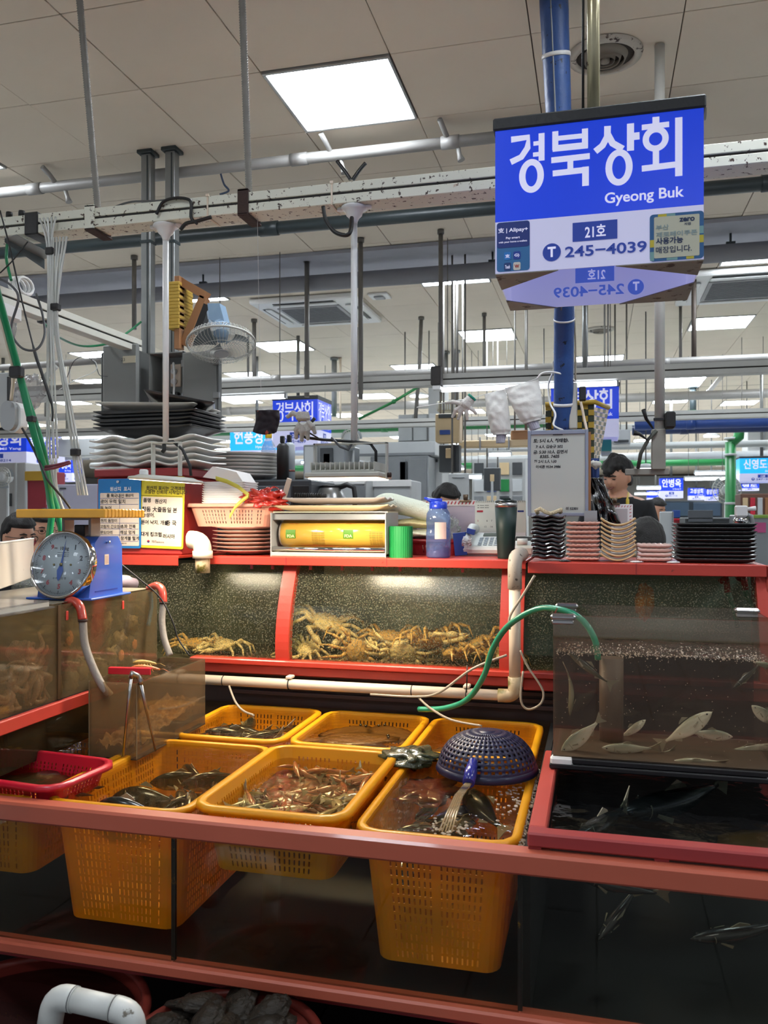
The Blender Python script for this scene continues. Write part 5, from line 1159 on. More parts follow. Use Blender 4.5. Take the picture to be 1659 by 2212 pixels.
# back counter behind the shelf
bc = thing('back_counter', 'dark work counter just behind the red shelf', 'counter', (-.5, 3.95, 0))
obj('worktop', BX(-2.2, .6, 3.64, 4.25, 1.30, 1.335, .004), mat('counter_top', '#5a5238', .5, var=.3), bc)
obj('cupboard', BX(-2.15, .55, 3.68, 4.2, 0, 1.2995), mat('counter_side', '#5c5e5e', .5), bc)
# red box with the notice boards
rb = thing('red_box', 'big red box with a lid, holding two notice boards, under the stacked plates', 'box', (-1.905, 3.37, ZS))
obj('body', BX(-2.105, -1.70, 3.20, 3.55, ZS, 1.665, .006), mat('red_box', '#a83430', .45, var=.2, scale=3, spots=[('#7a3a28', .62, 8, .1)], bump=.05), rb)
obj('lid', BX(-2.115, -1.69, 3.19, 3.56, 1.666, 1.703, .006), mat('red_box_lid', '#8c2a2c', .45, var=.15), rb)
def board(label, u0, u1, v0, v1, Y, name, colr, inset, lean=0):
 x0, x1 = xs(u0, Y), xs(u1, Y); um = (u0 + u1) / 2; z0, z1 = zs(um, v1, Y), zs(um, v0, Y)
 t = thing('notice_board', label, 'notice board', ((x0 + x1) / 2, Y, z0))
 w_, h_ = x1 - x0, z1 - z0; r = .008; pl = []
 def rr(w_, h_, r): return [(cx + r * math.cos(a + k * PI / 8), cy + r * math.sin(a + k * PI / 8)) for cx, cy, a in ((w_ - r, h_ - r, 0), (r, h_ - r, PI / 2), (r, r, PI), (w_ - r, r, 1.5 * PI)) for k in range(5)]
 ca, sa = math.cos(lean), math.sin(lean); ex = Vector((ca, 0, sa)); ey = Vector((-sa, 0, ca))
 def P(a, b, l=0): return Vector((x0, Y - l, z0)) + ex * (a * w_) + ey * ((1 - b) * h_)
 obj('plate', PR(rr(w_, h_, r), (x0, Y, z0), ex, ey, .003), colr, t)
 ia, ib, ic, id_ = inset
 sheet = obj('sheet', PR([(p[0], p[1]) for p in rr(w_ * (ib - ia), h_ * (id_ - ic), .004)], P(ia, id_, .0035), ex, ey, .0006), mat('grimy_sheet', '#d6c8b8', .5, var=.1, scale=6, spots=[('#9a7448', .66, 14, .08)]), t)
 def tx(items, m, bold=.0):
  for s, a, b, hh in items: obj('lettering', put_text(MB(), s, P(a, b, .0052), ex, ey, None, hh * h_ * 1.15, bold=bold + .012), m, sheet)
 def lines(rows, cols, a0, a1, b0, b1, m):
  mb = MB()
  for b in rows: mb.add([tuple(P(a0, b + .003, .0048)), tuple(P(a1, b + .003, .0048)), tuple(P(a1, b - .003, .0048)), tuple(P(a0, b - .003, .0048))], [(0, 1, 2, 3)])
  for a in cols: mb.add([tuple(P(a - .004, b1, .0048)), tuple(P(a + .004, b1, .0048)), tuple(P(a + .004, b0, .0048)), tuple(P(a - .004, b0, .0048))], [(0, 1, 2, 3)])
  obj('ruled_line', mb, m, t)
 return t, P, tx, lines, ex, ey
M_ink = mat('black_ink', '#16161a', .5, var=0); M_bink = mat('navy_ink', '#24347a', .5, var=0)
t, P, tx, ln, ex, ey = board('blue edged notice board with handwritten Korean fish list, left half of the red box', 213, 305, 1034, 1184, 3.185, 'blue', mat('board_blue', '#1e74b4', .4, spots=[('#12303c', .72, 14, .03)]), (.05, .96, .205, .965))
ln([.283, .37, .46, .55, .64, .725, .81, .90], [.51], .05, .95, .22, .90, M_bink)
tx([('원산지  표시', .29, .18, .055)], M_white, .01)
tx([('품 목', .21, .27, .045), ('원산지', .65, .265, .04)], M_ink, .012)
tx([('국내산', .38, .275, .05), ('광어 우럭 밀치', .06, .36, .055), ('돔 농어', .06, .45, .05), ('줄돔 방어', .07, .54, .05), ('쥐치 돔멍이', .07, .63, .045), ('고림치 간오징어', .06, .715, .045), ('스파 전복', .54, .715, .05), ('문도다리', .06, .80, .045), ('해삼 멍게', .53, .80, .05), ('참게불 털게', .54, .885, .05)], M_ink)
tx([('국립수산물품질관리원', .40, .94, .017), ('해양수산부', .40, .92, .013)], M_ink)
obj('emblem', PR([(.006 * math.cos(a), .006 * math.sin(a)) for a in [2 * PI * k / 16 for k in range(16)]], P(.35, .93, .0045), ex, ey, .0004), mat('emblem_navy', '#1a2e6a', .5), t); obj('emblem', PR([(.006 * math.cos(a), .006 * math.sin(a)) for a in [PI * k / 8 for k in range(9)]], P(.35, .93, .0052), ex, ey, .0004), mat('emblem_red', '#b02a3a', .5), t)
obj('screw', TB([P(.47, .045, .0), P(.47, .045, .008)], .006, 10), M_chrome, t)
t, P, tx, ln, ex, ey = board('yellow edged notice board with handwritten Korean origins, right half of the red box', 303, 396, 1027, 1183, 3.192, 'yellow', mat('board_yellow', '#cfc030', .4, spots=[('#8a7a20', .7, 14, .03)]), (.03, .965, .29, .965), lean=-.03)
ln([.275], [], .0, .95, 0, 0, M_ink)
tx([('원산지 표시는 고객과의', .12, .195, .05), ('소중한 신뢰의 시작입니다', .08, .25, .05)], M_ink, .005)
tx([('품명', .06, .37, .055), ('원산지', .33, .38, .055)], M_ink, .015)
tx([('참돔 大줄돔', .03, .50, .065), ('일 본', .62, .50, .06), ('능성어.', .04, .575, .055), ('문어 낙지. 개불', .02, .675, .055), ('중 국', .60, .68, .06), ('대게 킹크랩', .03, .84, .055), ('러시아', .54, .86, .055)], M_ink, .01)
tx([('국립수산물품질관리원', .28, .925, .017), ('해양수산부', .28, .905, .013)], M_ink)
obj('emblem', PR([(.006 * math.cos(a), .006 * math.sin(a)) for a in [2 * PI * k / 16 for k in range(16)]], P(.20, .91, .0045), ex, ey, .0004), _M['emblem_navy'], t); obj('emblem', PR([(.006 * math.cos(a), .006 * math.sin(a)) for a in [PI * k / 8 for k in range(9)]], P(.20, .91, .0052), ex, ey, .0004), _M['emblem_red'], t)
# plates
ORD = ['lowest', 'second', 'third', 'fourth', 'fifth', 'sixth', 'seventh', 'eighth', 'ninth', 'tenth', 'eleventh', 'twelfth', 'thirteenth', 'fourteenth', 'fifteenth', 'sixteenth']
def olab(k, n, what, where):
 if k == n - 1: return 'topmost %s of the %s' % (what, where)
 return '%s %s from the bottom of the %s' % (ORD[k], what, where) if k else 'lowest %s of the %s' % (what, where)
def plate_mesh(w, d, fn, nu=14, nv=8):
 return MB().grid(lambda s, q: ((s - .5) * w, (q - .5) * d, fn(2 * s - 1, 2 * q - 1)), nu, nv)
def round_mesh(r, prof, n=36, oval=1): return LT([(r * a, r * b) for a, b in prof], n=n, sy=oval)
def stack(name, cat, proto_mb, m, n, x, y, z, dz, what, where, group, jit=.002, jr=.03, th=.003, mats=None, tilt=(0, 0)):
 proto = obj(name, proto_mb, m, local=True); shell(proto, th) if th else 0
 for k in range(n):
  if k == 0: o = proto
  else: o = proto.copy(); COL.objects.link(o)
  if mats: o.data = o.data if k == 0 else o.data
  o.location = (x + R_.uniform(-jit, jit) + tilt[0] * k, y + R_.uniform(-jit, jit) + tilt[1] * k, z + dz * k); o.rotation_euler = (0, 0, R_.uniform(-jr, jr))
  tag(o, olab(k, n, what, where), cat, group)
PLP = [(.0, .0), (.45, .0), (.62, .04), (.85, .10), (1.0, .135), (1.005, .15), (.84, .125), (.6, .06), (.44, .022), (0, .022)]
M_wp = mat('white_glaze', '#e6e4de', .25, var=.05, coat=.5, spots=[('#8a8078', .72, 14, .04)])
M_pinkp = mat('pinkish_glaze', '#cfa696', .3, var=.1, coat=.4)
M_blackp = mat('black_glaze', '#121214', .25, var=.3, coat=.5)
x = xs(534, 3.36)
stack('round_plate', 'plate', round_mesh(.148, PLP), M_pinkp, 7, x, 3.36, ZS, .0165, 'round plate', 'stack under the peach basket', 'round plates under the peach basket', th=0)
zpl = ZS + .0165 * 6 + .148 * .15 + .001
pb_ = basket('peach_basket', 'peach pink plastic basket resting on round plates, full of foam trays', xs(418, 3.3), xs(612, 3.3), 3.2, 3.42, zpl + .095, zpl, mat('peach_plastic', '#dca088', .4, coat=.2), rz=.0, taper=.03, lip=.012)
def traymesh(w, d, h):
 return MB().grid(lambda s, q: ((s - .5) * w * (1 - .0), (q - .5) * d, h * (1 - (1 - max(abs(2 * s - 1), 0) ** 8) * (1 - abs(2 * q - 1) ** 8))), 18, 12)
zt0 = zpl + .012; px_ = xs(500, 3.31)
proto = obj('foam_tray', traymesh(.19, .15, .022), mat('white_foam', '#e6e2de', .5, var=.03), local=True); shell(proto, .003)
nT = 17
for k in range(nT):
 o = proto if k == 0 else proto.copy()
 if k: COL.objects.link(o)
 o.location = (px_ - .012 + .0006 * k, 3.31, zt0 + .002 + .0095 * k); o.rotation_euler = (0, 0, .03 * math.sin(k)); tag(o, olab(k, nT, 'white foam tray', 'stack in the peach basket') if k < 15 or k == nT - 1 else 'white foam tray second from the top in the peach basket', 'tray', 'white foam trays in the peach basket')
zft = zt0 + .0095 * nT + .03
o = obj('foam_box', PR([(0, 0), (.19, -.03), (.155, .02), (.045, .045)], (px_ - .10, 3.24, zft + .005), (1, 0, 0), (0, 0, 1), -.14), _M['white_foam'], label='white foam box lid lying upside down on the foam trays', cat='lid')
ob = at(572, 1078, Y=3.24)
M_bag = mat('orange_bag', '#d83a2c', .25, var=.25, trans=.25, coat=.5)
bg_ = thing('orange_plastic_bag', 'crumpled translucent orange red plastic bag on the right of the peach basket', 'bag', (ob.x, ob.y, ob.z - .03))
obj('body', EL((ob.x, ob.y, ob.z), (.085, .05, .038), nu=44, nv=26, amp=.75, fr=3.2, seed=3), M_bag, bg_)
obj('handle', MB().grid(lambda s, q: at(592 + 14 * math.cos(2 * PI * s), 1068 - 18 * math.sin(2 * PI * s) + 4 * q, Y=3.21 + .02 * q + .006 * noise.noise(Vector((s * 9, q, 0)))) + Vector((0, .01 * q, 0)), 30, 3), M_bag, bg_)
stp = thing('yellow_strap', 'yellow green plastic strap dangling over the peach basket', 'strap', at(500, 1080, Y=3.19))
Pst = [at(466, 1033, Y=3.19), at(490, 1040, Y=3.185), at(515, 1052, Y=3.18), at(538, 1070, Y=3.178), at(522, 1082, Y=3.178), at(508, 1095, Y=3.178), at(496, 1116, Y=3.178)]
obj('band', MB().grid(lambda s, q: (lambda i, f: Pst[min(i, 5)].lerp(Pst[min(i, 5) + 1], f))(int(s * 6) if s < 1 else 5, (s * 6) % 1 if s < 1 else 1) + Vector((0, 0, .009 * (q - .5) * 2)), 36, 2), mat('yellow_green_strap', '#c8c04a', .4), stp); shell(stp.children[0], .0015)
dx0, dx1 = xs(586, 3.2), xs(835, 3.2); dz0, dz1 = ZS, 1.512; dy0, dy1 = 3.19, 3.40
fd = thing('film_dispenser', 'grey metal cling film dispenser with a big yellow roll inside', 'dispenser', ((dx0 + dx1) / 2, 3.3, ZS))
obj('side_plate', BX(dx0, dx0 + .004, dy0, dy1, dz0, dz1), M_grey, fd); obj('side_plate', BX(dx1 - .004, dx1 + .0, dy0, dy1, dz0, dz1, .001), M_grey, fd)
obj('back_plate', BX(dx0 + .004, dx1 - .004, dy1 - .004, dy1, dz0, dz1), M_grey, fd); obj('top_plate', BX(dx0, dx1, dy0 + .03, dy1, dz1 + .0005, dz1 + .005), mat('cream_metal', '#c8c0a4', .4), fd)
obj('front_lip', BX(dx0, dx1, dy0 - .002, dy0 + .05, dz0, dz0 + .018, .004), _M['cream_metal'], fd); obj('top_bar', BX(dx0 + .002, dx1 - .002, dy0 + .015, dy0 + .03, dz1 - .03, dz1 - .004, .003), M_galv, fd)
zr_ = ZS + .092
M_film = mat('amber_film', '#c49a3c', .2, var=.05, coat=.5)
obj('film_roll', TB([(dx0 + .03, dy0 + .09, zr_), (dx1 - .006, dy0 + .09, zr_)], .058, 36), M_film, fd); obj('roll_end', TB([(dx0 + .02, dy0 + .09, zr_), (dx0 + .03, dy0 + .09, zr_)], .05, 30), M_pvc, fd)
obj('guide_bar', TB([(dx0 + .006, dy0 + .01, ZS + .032), (dx1 - .006, dy0 + .01, ZS + .032)], .010, 14), M_chrome, fd)
fr_ = dy0 + .09 - .0585
def roll_text(s, u, v, h, w_, m, bold=.0):
 p = at(u, v, Y=fr_ - .0); mb = MB(); put_text(mb, s, (p.x, fr_ - .001, p.z), (1, 0, 0), (0, 0, 1), w_, h, bold)
 V = []
 for q in mb.v:
  a = (q[2] - zr_) / .0588; V.append((q[0], dy0 + .09 - .0590 * math.cos(a), zr_ + .0590 * math.sin(a)))
 mb.v = V; obj('print', mb, m, fd)
M_fda = mat('film_green', '#4a7a1c', .5, var=0); M_fdt = mat('film_brown_print', '#6a4618', .5, var=0)
for u0, u1 in ((617, 638), (741, 763)):
 xa_, xb2 = xs(u0, fr_), xs(u1, fr_)
 mb = MB().grid(lambda s, q: (xa_ + (xb2 - xa_) * s, dy0 + .09 - .0586 * math.cos((-.018 + .036 * q) / .0586), zr_ + .0586 * math.sin((-.018 + .036 * q) / .0586)), 2, 8)
 obj('green_mark', mb, M_fda, fd); roll_text('FDA', u0 + 3, 1161, .012, (xb2 - xa_) * .75, mat('film_pale', '#e8e0a0', .4), .02)
for u0 in (673, 798):
 for k in range(9): roll_text('ㅡ ㅡㅡ ㅡ ㅡㅡ', u0, 1150 + k * 3.6, .0015, .055, M_fdt, .06)
for k, u0 in enumerate((620, 682, 745, 808)): roll_text('wrap film', u0, 1131 - 2 * (k % 2), .008, .045, mat('film_red_print', '#a8501c', .5), .0)
zz = dz1 + .0055
for k, (mm_, lb, x0, x1) in enumerate(((mat('cream_platter', '#d2b890', .35, var=.12, coat=.3), 'cream rectangular platter lying on the film dispenser', 600, 845), (mat('grey_cream_platter', '#b4a89c', .35, var=.15, coat=.3), 'greyish rectangular platter, upper of two on the film dispenser', 622, 838))):
 w_ = xs(x1, 3.28) - xs(x0, 3.28); cx_ = (xs(x1, 3.28) + xs(x0, 3.28)) / 2
 o = obj('platter', plate_mesh(w_, .17, lambda a, b: .020 * max(abs(a) ** 6, abs(b) ** 6) + .004 * math.sin(6 * b) * abs(a) ** 8, 30, 12), mm_, local=True); shell(o, .006)
 o.location = (cx_, 3.30, zz + .003 + .030 * k); tag(o, lb, 'platter', None)
o = thing('black_handled_tool', 'black ribbed handle lying on the platters', 'handle', at(668, 1070, Y=3.26))
obj('grip', TB([at(636, 1070, Y=3.26) + Vector((0, 0, 0)), at(705, 1071, Y=3.27)], .009, 10), M_black, o)
rb_ = MB()
for k in range(12): p = at(638 + k * 5, 1070, Y=3.26); rb_.tube([p, p + Vector((.003, 0, 0))], .0105, 10)
obj('grip_ridge', rb_, M_black, o, kind='stuff')
gx = xs(866, 3.25); gr_ = .0465; V = []; F = []; nn_ = 96
for z in (0, .124):
 for k in range(nn_):
  a = 2 * PI * k / nn_; r = gr_ * (1 + .025 * math.cos(a * 32)); V.append((gx + r * math.cos(a), 3.25 + r * math.sin(a), ZS + z))
for k in range(nn_): F.append((k, (k + 1) % nn_, nn_ + (k + 1) % nn_, nn_ + k))
gc = thing('green_cup', 'dark green fluted plastic container on the red shelf', 'container', (gx, 3.25, ZS))
mb = MB(); mb.add(V, F, True); mb.add([(gx, 3.25, ZS)] + V[:nn_], [(0, (k + 1) % nn_ + 1, k + 1) for k in range(nn_)])
M_gcup = mat('green_flute', '#157a3c', .45, var=.1); obj('fluted_wall', mb, M_gcup, gc)
obj('rim', LT([(gr_ * .93, 0), (gr_ * 1.0, .0), (gr_ * 1.0, .003), (gr_ * .93, .003)], (gx, 3.25, ZS + .122), 48, caps=False), M_gcup, gc)
bxx = xs(947, 3.27)
wb_ = thing('water_bottle', 'translucent blue water bottle with a blue cap and a paper label', 'bottle', (bxx, 3.27, ZS))
M_bot = glass('blue_bottle', (.62, .70, .88), haze='#8096c8', hz=.42, rough=.08, hscale=9)
obj('body', LT([(0, .002), (.044, 0), (.049, .006), (.0495, .10), (.0475, .108), (.0475, .13), (.0495, .14), (.047, .175), (.036, .195), (.033, .20)], (bxx, 3.27, ZS), 36), M_bot, wb_)
obj('water', LT([(0, .003), (.045, .003), (.047, .008), (.047, .04), (0, .04)], (bxx, 3.27, ZS), 30), glass('bottle_water', (.5, .6, .85), haze='#6a80b8', hz=.25), wb_)
obj('cap', LT([(.035, .0), (.036, .004), (.036, .024), (.03, .03), (0, .032)], (bxx, 3.27, ZS + .193), 30), mat('royal_blue', '#1a3cc8', .3, coat=.4), wb_)
obj('flip_lid', TB([(bxx - .055, 3.26, ZS + .238), (bxx - .03, 3.26, ZS + .228), (bxx + .015, 3.27, ZS + .226)], [.005, .009, .010], 8), _M['royal_blue'], wb_)
obj('paper_label', MB().grid(lambda s, q: (bxx + .0505 * math.sin(-.1 + .95 * s), 3.27 - .0505 * math.cos(-.1 + .95 * s), ZS + .075 + .066 * q), 8, 1), mat('stained_label', '#d0b8b0', .6, spots=[('#6a5a70', .66, 60, .03)]), wb_)
tx_ = xs(1093, 3.27)
tb_ = thing('tumbler', 'tall dark green steel tumbler with a chrome band and lid', 'tumbler', (tx_, 3.27, ZS))
obj('body', LT([(0, .001), (.031, .0), (.033, .004), (.038, .11), (.0435, .20)], (tx_, 3.27, ZS), 40), mat('tumbler_green', '#0e2a26', .5, var=.1), tb_)
obj('steel_band', LT([(.0436, .2), (.044, .218), (.0, .2181)], (tx_, 3.27, ZS), 40), M_steel, tb_)
obj('lid', LT([(.0, .0), (.042, .0), (.0425, .006), (.036, .010), (0, .010)], (tx_, 3.27, ZS + .2185), 36), mat('dark_lid', '#10201e', .2, coat=.4), tb_); obj('lid_tab', BX(tx_ - .02, tx_ + .02, 3.255, 3.275, ZS + .2288, ZS + .236, .003), _M['dark_lid'], tb_)
tw_ = thing('towel_stack', 'folded pale green towels, heaped beside the water bottle', 'towels', (xs(890, 3.55), 3.55, 1.40))
def towel(cx_, cy_, z, w_, d_, h_, seed, col, sag=0):
 return EL((0, 0, 0), (1, 1, 1), nu=60, nv=30) if False else MB().grid(lambda s, q: Vector((cx_ + w_ * (s - .5) * 1.0 * (1 - .04 * abs(math.sin(q * 2 * PI))), cy_ + d_ * .5 * math.cos(2 * PI * q), z + h_ * (.5 + .5 * math.sin(2 * PI * q)) * (1 - .5 * abs(2 * s - 1) ** 6) + sag * (s - .5) + .010 * noise.noise(Vector((s * 3, q * 4, seed))))), 40, 30)
M_tow = mat('pale_green_towel', '#d4dac8', .95, var=.08, scale=20, bump=.6, bscale=180); M_tow2 = mat('cream_towel', '#d0c898', .95, var=.08, bump=.6, bscale=180)
xt = xs(905, 3.55)
rbk = basket('dark_red_basket', 'dark red basket under the towels behind the green container', xs(880, 3.5), xs(1005, 3.5), 3.44, 3.60, 1.40, ZS, mat('dark_red_plastic', '#8a1820', .4, coat=.2), taper=.015, lip=.008)
tws = []
for k, (z, w_, h_, m_, sg) in enumerate(((1.403, .30, .04, M_tow, 0), (1.445, .31, .04, M_tow2, 0), (1.488, .34, .085, M_tow, -.09))):
 o = obj('towel', towel(xt - .02, 3.52, z, w_, .17, h_, k * 7, '', sg), m_, tw_)
ph = thing('telephone', 'white desk telephone with its handset and curly cord', 'telephone', (xs(1045, 3.5), 3.5, ZS))
phx = xs(1045, 3.48); MP = Matrix.Translation((phx, 3.50, ZS)) @ Matrix.Rotation(.35, 4, 'X')
M_ph = mat('phone_white', '#c8ccc8', .4)
obj('base', BX(-.085, .075, -.09, .09, .0, .035, .01, M=Matrix.Translation((phx, 3.51, ZS + .034)) @ Matrix.Rotation(.35, 4, 'X')), M_ph, ph)
MPk = Matrix.Translation((phx, 3.51, ZS + .034)) @ Matrix.Rotation(.35, 4, 'X')
for r in range(4):
 for c_i in range(4): obj('key', BX(-.02 + c_i * .022, -.004 + c_i * .022, -.07 + r * .024, -.054 + r * .024, .0351, .039, .002, M=MPk), mat('phone_key', '#8a949a', .5), ph)
obj('display', BX(-.01, .06, .035, .07, .0351, .038, .002, M=MPk), mat('phone_display', '#4a544e', .3), ph)
obj('handset', TB([MPk @ Vector(p) for p in ((-.062, -.085, .045), (-.066, -.06, .062), (-.064, 0, .066), (-.058, .06, .066), (-.05, .085, .05))], [.021, .018, .013, .018, .022], 12), M_ph, ph)
cord = []
for k in range(90):
 s = k / 89; c_ = at(1002, 1163, Y=3.40).lerp(at(1016, 1160, Y=3.40), s) + Vector((0, 0, -.045 * math.sin(PI * s)))
 cord.append(c_ + Vector((.006 * math.cos(k * .9), .006 * math.sin(k * .9), 0)))
obj('curly_cord', TB(cord, .0018, 5), M_ph, ph)
cy_ = 3.66
cal = thing('desk_calendar', 'white desk calendar with rows of dates behind the tumbler', 'calendar', (xs(1085, cy_), cy_, ZS))
cx0, cx1 = xs(1026, cy_), xs(1136, cy_); cz0, cz1 = zs(1080, 1150, cy_), zs(1080, 1082, cy_)
obj('page', BX(cx0, cx1, cy_, cy_ + .002, cz0, cz1), mat('calendar_page', '#d2d4c8', .6, var=.03), cal)
obj('stand', PR([(0, 0), (.10, 0), (.004, cz1 - ZS), (0, cz1 - ZS)], (cx0 + .002, cy_ + .0025, ZS + .0005), (0, 1, 0), (0, 0, 1), cx1 - cx0 - .004), M_white, cal)
sp_ = MB()
for k in range(26): x = cx0 + .006 + (cx1 - cx0 - .012) * k / 25; sp_.tube([(x, cy_ - .002, cz1 - .006), (x, cy_ - .004, cz1 + .002), (x, cy_ + .004, cz1 + .004)], .0012, 4)
obj('spiral_binding', sp_, M_galv, cal, kind='stuff')
def cpt(a, b): return (cx0 + (cx1 - cx0) * a, cy_ - .0006, cz0 + (cz1 - cz0) * (1 - b))
mb = MB(); [put_text(mb, s, cpt(a, b), (1, 0, 0), (0, 0, 1), None, .008) for s, a, b in (('6', .23, .66), ('7', .32, .66), ('12', .04, .85), ('13', .19, .85), ('14', .31, .85), ('10', .72, .66), ('17', .72, .85))]; put_text(mb, 'ㅡ ㅡㅡ ㅡㅡ', cpt(.05, .15), (1, 0, 0), (0, 0, 1), .05, .002); put_text(mb, 'ㅡ ㅡㅡ ㅡㅡ', cpt(.05, .22), (1, 0, 0), (0, 0, 1), .05, .002)
obj('lettering', mb, M_ink, cal); mb = MB(); put_text(mb, '5', cpt(.05, .66), (1, 0, 0), (0, 0, 1), None, .008); mb.box(*[cpt(.04, .36)[0], cpt(.16, .36)[0], cy_ - .0012, cy_ - .0006, cpt(0, .36)[2], cpt(0, .30)[2]]); obj('red_mark', mb, _M['emblem_red'], cal)
obj('blue_mark', BX(cpt(.84, 0)[0], cpt(.96, 0)[0], cy_ - .0012, cy_ - .0006, cpt(0, .36)[2], cpt(0, .30)[2]), M_bink, cal)
ct_ = thing('blue_carton', 'dark blue carton with white letters leaning beside the telephone', 'carton', (xs(997, 3.42), 3.42, ZS))
Mc = Matrix.Translation((xs(994, 3.42), 3.42, ZS + .002)) @ Matrix.Rotation(-.10, 4, 'Y')
obj('box', BX(-.022, .03, 0, .03, .0, .095, .001, M=Mc), mat('carton_blue', '#1a3c88', .45), ct_)
mb = MB(); put_text(mb, 'Saltice', Mc @ Vector((.020, -.0008, .078)), Mc.to_3x3() @ Vector((0, 0, -1)), Mc.to_3x3() @ Vector((1, 0, 0)), .06, .020, .02); obj('lettering', mb, M_slet if False else M_white, ct_)
obj('flap', BX(.0, .034, .002, .028, .096, .118, .001, M=Mc @ Matrix.Rotation(.35, 4, 'Y')), _M['carton_blue'], ct_)
cb_ = thing('clipboard', 'pink patterned board edge with a bulldog clip left of the calendar', 'clipboard', (xs(990, 3.72), 3.72, ZS))
kx0, kx1 = xs(900, 3.72), xs(1030, 3.72); kz1 = zs(960, 1083, 3.72)
obj('board', BX(kx0, kx1, 3.72, 3.726, ZS, kz1, .002), mat('lilac_board', '#b4a8b4', .6), cb_)
obj('patterned_edge', BX(kx0, kx1, 3.7165, 3.7195, kz1 - .020, kz1 + .004), mat('white_edge', '#dcd4d0', .6), cb_)
mb = MB()
for k in range(16): x = kx0 + .008 + k * .0165; mb.prism([(0, 0), (.006, 0), (.012, .014), (.006, .014)], (x, 3.7163, kz1 - .014), (1, 0, 0), (0, 0, 1), .0005)
obj('red_dash', mb, _M['emblem_red'], cb_, kind='stuff')
kx = xs(1006, 3.715); obj('clip', BX(kx - .026, kx + .026, 3.708, 3.734, kz1 - .004, kz1 + .006, .002).tube([(kx, 3.712, kz1 + .005), (kx, 3.712, kz1 + .03)], [.01, .013], 10), mat('bronze_clip', '#6a5a4a', .35, metal=.8), cb_)
o = obj('crumpled_film', EL((xs(978, 3.5), 3.5, ZS + .095), (.03, .03, .05), nu=30, nv=20, amp=.8, fr=4, seed=12), glass('crumpled_clear', (.9, .9, .9), haze='#b8bcb8', hz=.35, rough=.1), label='crumpled clear plastic beside the blue carton', cat='plastic')
t = thing('card_terminal', 'grey white card terminal with a dark screen right of the tumbler', 'terminal', (xs(1132, 3.5), 3.5, ZS))
MT = Matrix.Translation((xs(1130, 3.5), 3.52, ZS + .024)) @ Matrix.Rotation(.3, 4, 'X')
obj('body', BX(-.045, .045, -.07, .07, 0, .04, .008, M=MT), M_ph, t); obj('screen', BX(-.035, .035, .0, .05, .0402, .043, .002, M=MT), M_black, t); obj('roll_cover', TB([(xs(1118, 3.47), 3.46, ZS + .06), (xs(1140, 3.47), 3.46, ZS + .06)], .014, 12), M_ph, t)
mx0, mx1 = xs(440, 3.75), xs(676, 3.75)
mw = thing('microwave_oven', 'dark grey microwave behind the film dispenser with plates stacked on it', 'microwave', ((mx0 + mx1) / 2, 3.85, 1.336))
zm1 = 1.672
obj('case', BX(mx0, mx1, 3.72, 4.1, 1.337, zm1, .008), mat('oven_grey', '#3e4246', .4), mw); obj('door_glass', BX(mx0 + .02, mx1 - .10, 3.714, 3.719, 1.36, zm1 - .03, .003), mat('oven_glass', '#6a7074', .25), mw); obj('control_panel', BX(mx1 - .09, mx1 - .008, 3.714, 3.719, 1.36, zm1 - .03, .003), M_black, mw)
stack('oval_plate', 'plate', round_mesh(.205, PLP), M_wp, 7, xs(524, 3.9), 3.90, zm1 + .001, .0175, 'large oval plate', 'stack on the dark microwave', 'large plates on the microwave', th=0)
xk = xs(581, 4.06)
cbt = thing('clear_bottle', 'clear plastic bottle with a yellow cap behind the large plates', 'bottle', (xk, 4.05, zm1 + .001))
obj('body', LT([(0, .002), (.036, 0), (.040, .006), (.040, .16), (.034, .19), (.016, .225), (.014, .235)], (xk, 4.055, zm1 + .001), 30), glass('clear_pet', (.85, .88, .9), haze='#b0b8c0', hz=.35, rough=.06), cbt)
obj('cap', LT([(.0, 0), (.017, 0), (.018, .02), (.016, .026), (0, .026)], (xk, 4.055, zm1 + .232), 20), mat('cap_yellow', '#d8b020', .4), cbt)
for k, (u, r, h, m_, lb) in enumerate(((611, .029, .20, M_black, 'black spray can with a black nozzle behind the plates'), (621, .026, .21, mat('can_white', '#a8b0b4', .35), 'pale labelled spray can beside the black one'))):
 x = xs(u, 3.76 + .03 * k); y = 3.76 + .06 * k
 t = thing('spray_can', lb, 'can', (x, y, zm1 + .001)); z = zm1 + .001
 obj('body', LT([(0, 0), (r, 0), (r, h * .8), (r * .6, h * .87), (0, h * .88)], (x, y, z), 24), m_, t); obj('nozzle', BX(x - .012, x + .008, y - .01, y + .01, z + h * .88, z + h * 1.05, .003), M_black, t)
 if k: obj('print', TB([(x, y, z + .04), (x, y, z + .05)], r * 1.01, 24), mat('rust_red_print', '#7a3a2c', .5), t)
kx = xs(708, 3.82); kz = 1.47
bk = thing('white_carton', 'white carton standing under the steel kettle', 'carton', (kx, 3.85, 1.336)); obj('box', BX(kx - .12, kx + .16, 3.76, 4.0, 1.336, kz - .001, .003), M_white, bk); obj('lid_flap', BX(kx - .12, kx + .16, 3.755, 3.759, kz - .04, kz - .001), M_white, bk)
kt_ = thing('kettle', 'steel electric kettle with a black handle', 'kettle', (kx, 3.86, kz))
obj('body', LT([(0, .0), (.085, 0), (.088, .01), (.085, .06), (.072, .13), (.05, .165), (.045, .17), (0, .175)], (kx, 3.86, kz), 40), mat('kettle_steel', '#8a8a88', .3, metal=.8), kt_)
obj('lid', LT([(.05, .0), (.052, .006), (.02, .016), (0, .018)], (kx, 3.86, kz + .168), 24), M_black, kt_)
obj('handle', TB([(kx + .04, 3.86, kz + .165), (kx + .085, 3.86, kz + .18), (kx + .12, 3.86, kz + .165), (kx + .128, 3.86, kz + .10), (kx + .11, 3.86, kz + .03)], [.014, .013, .013, .012, .011], 10), M_black, kt_)
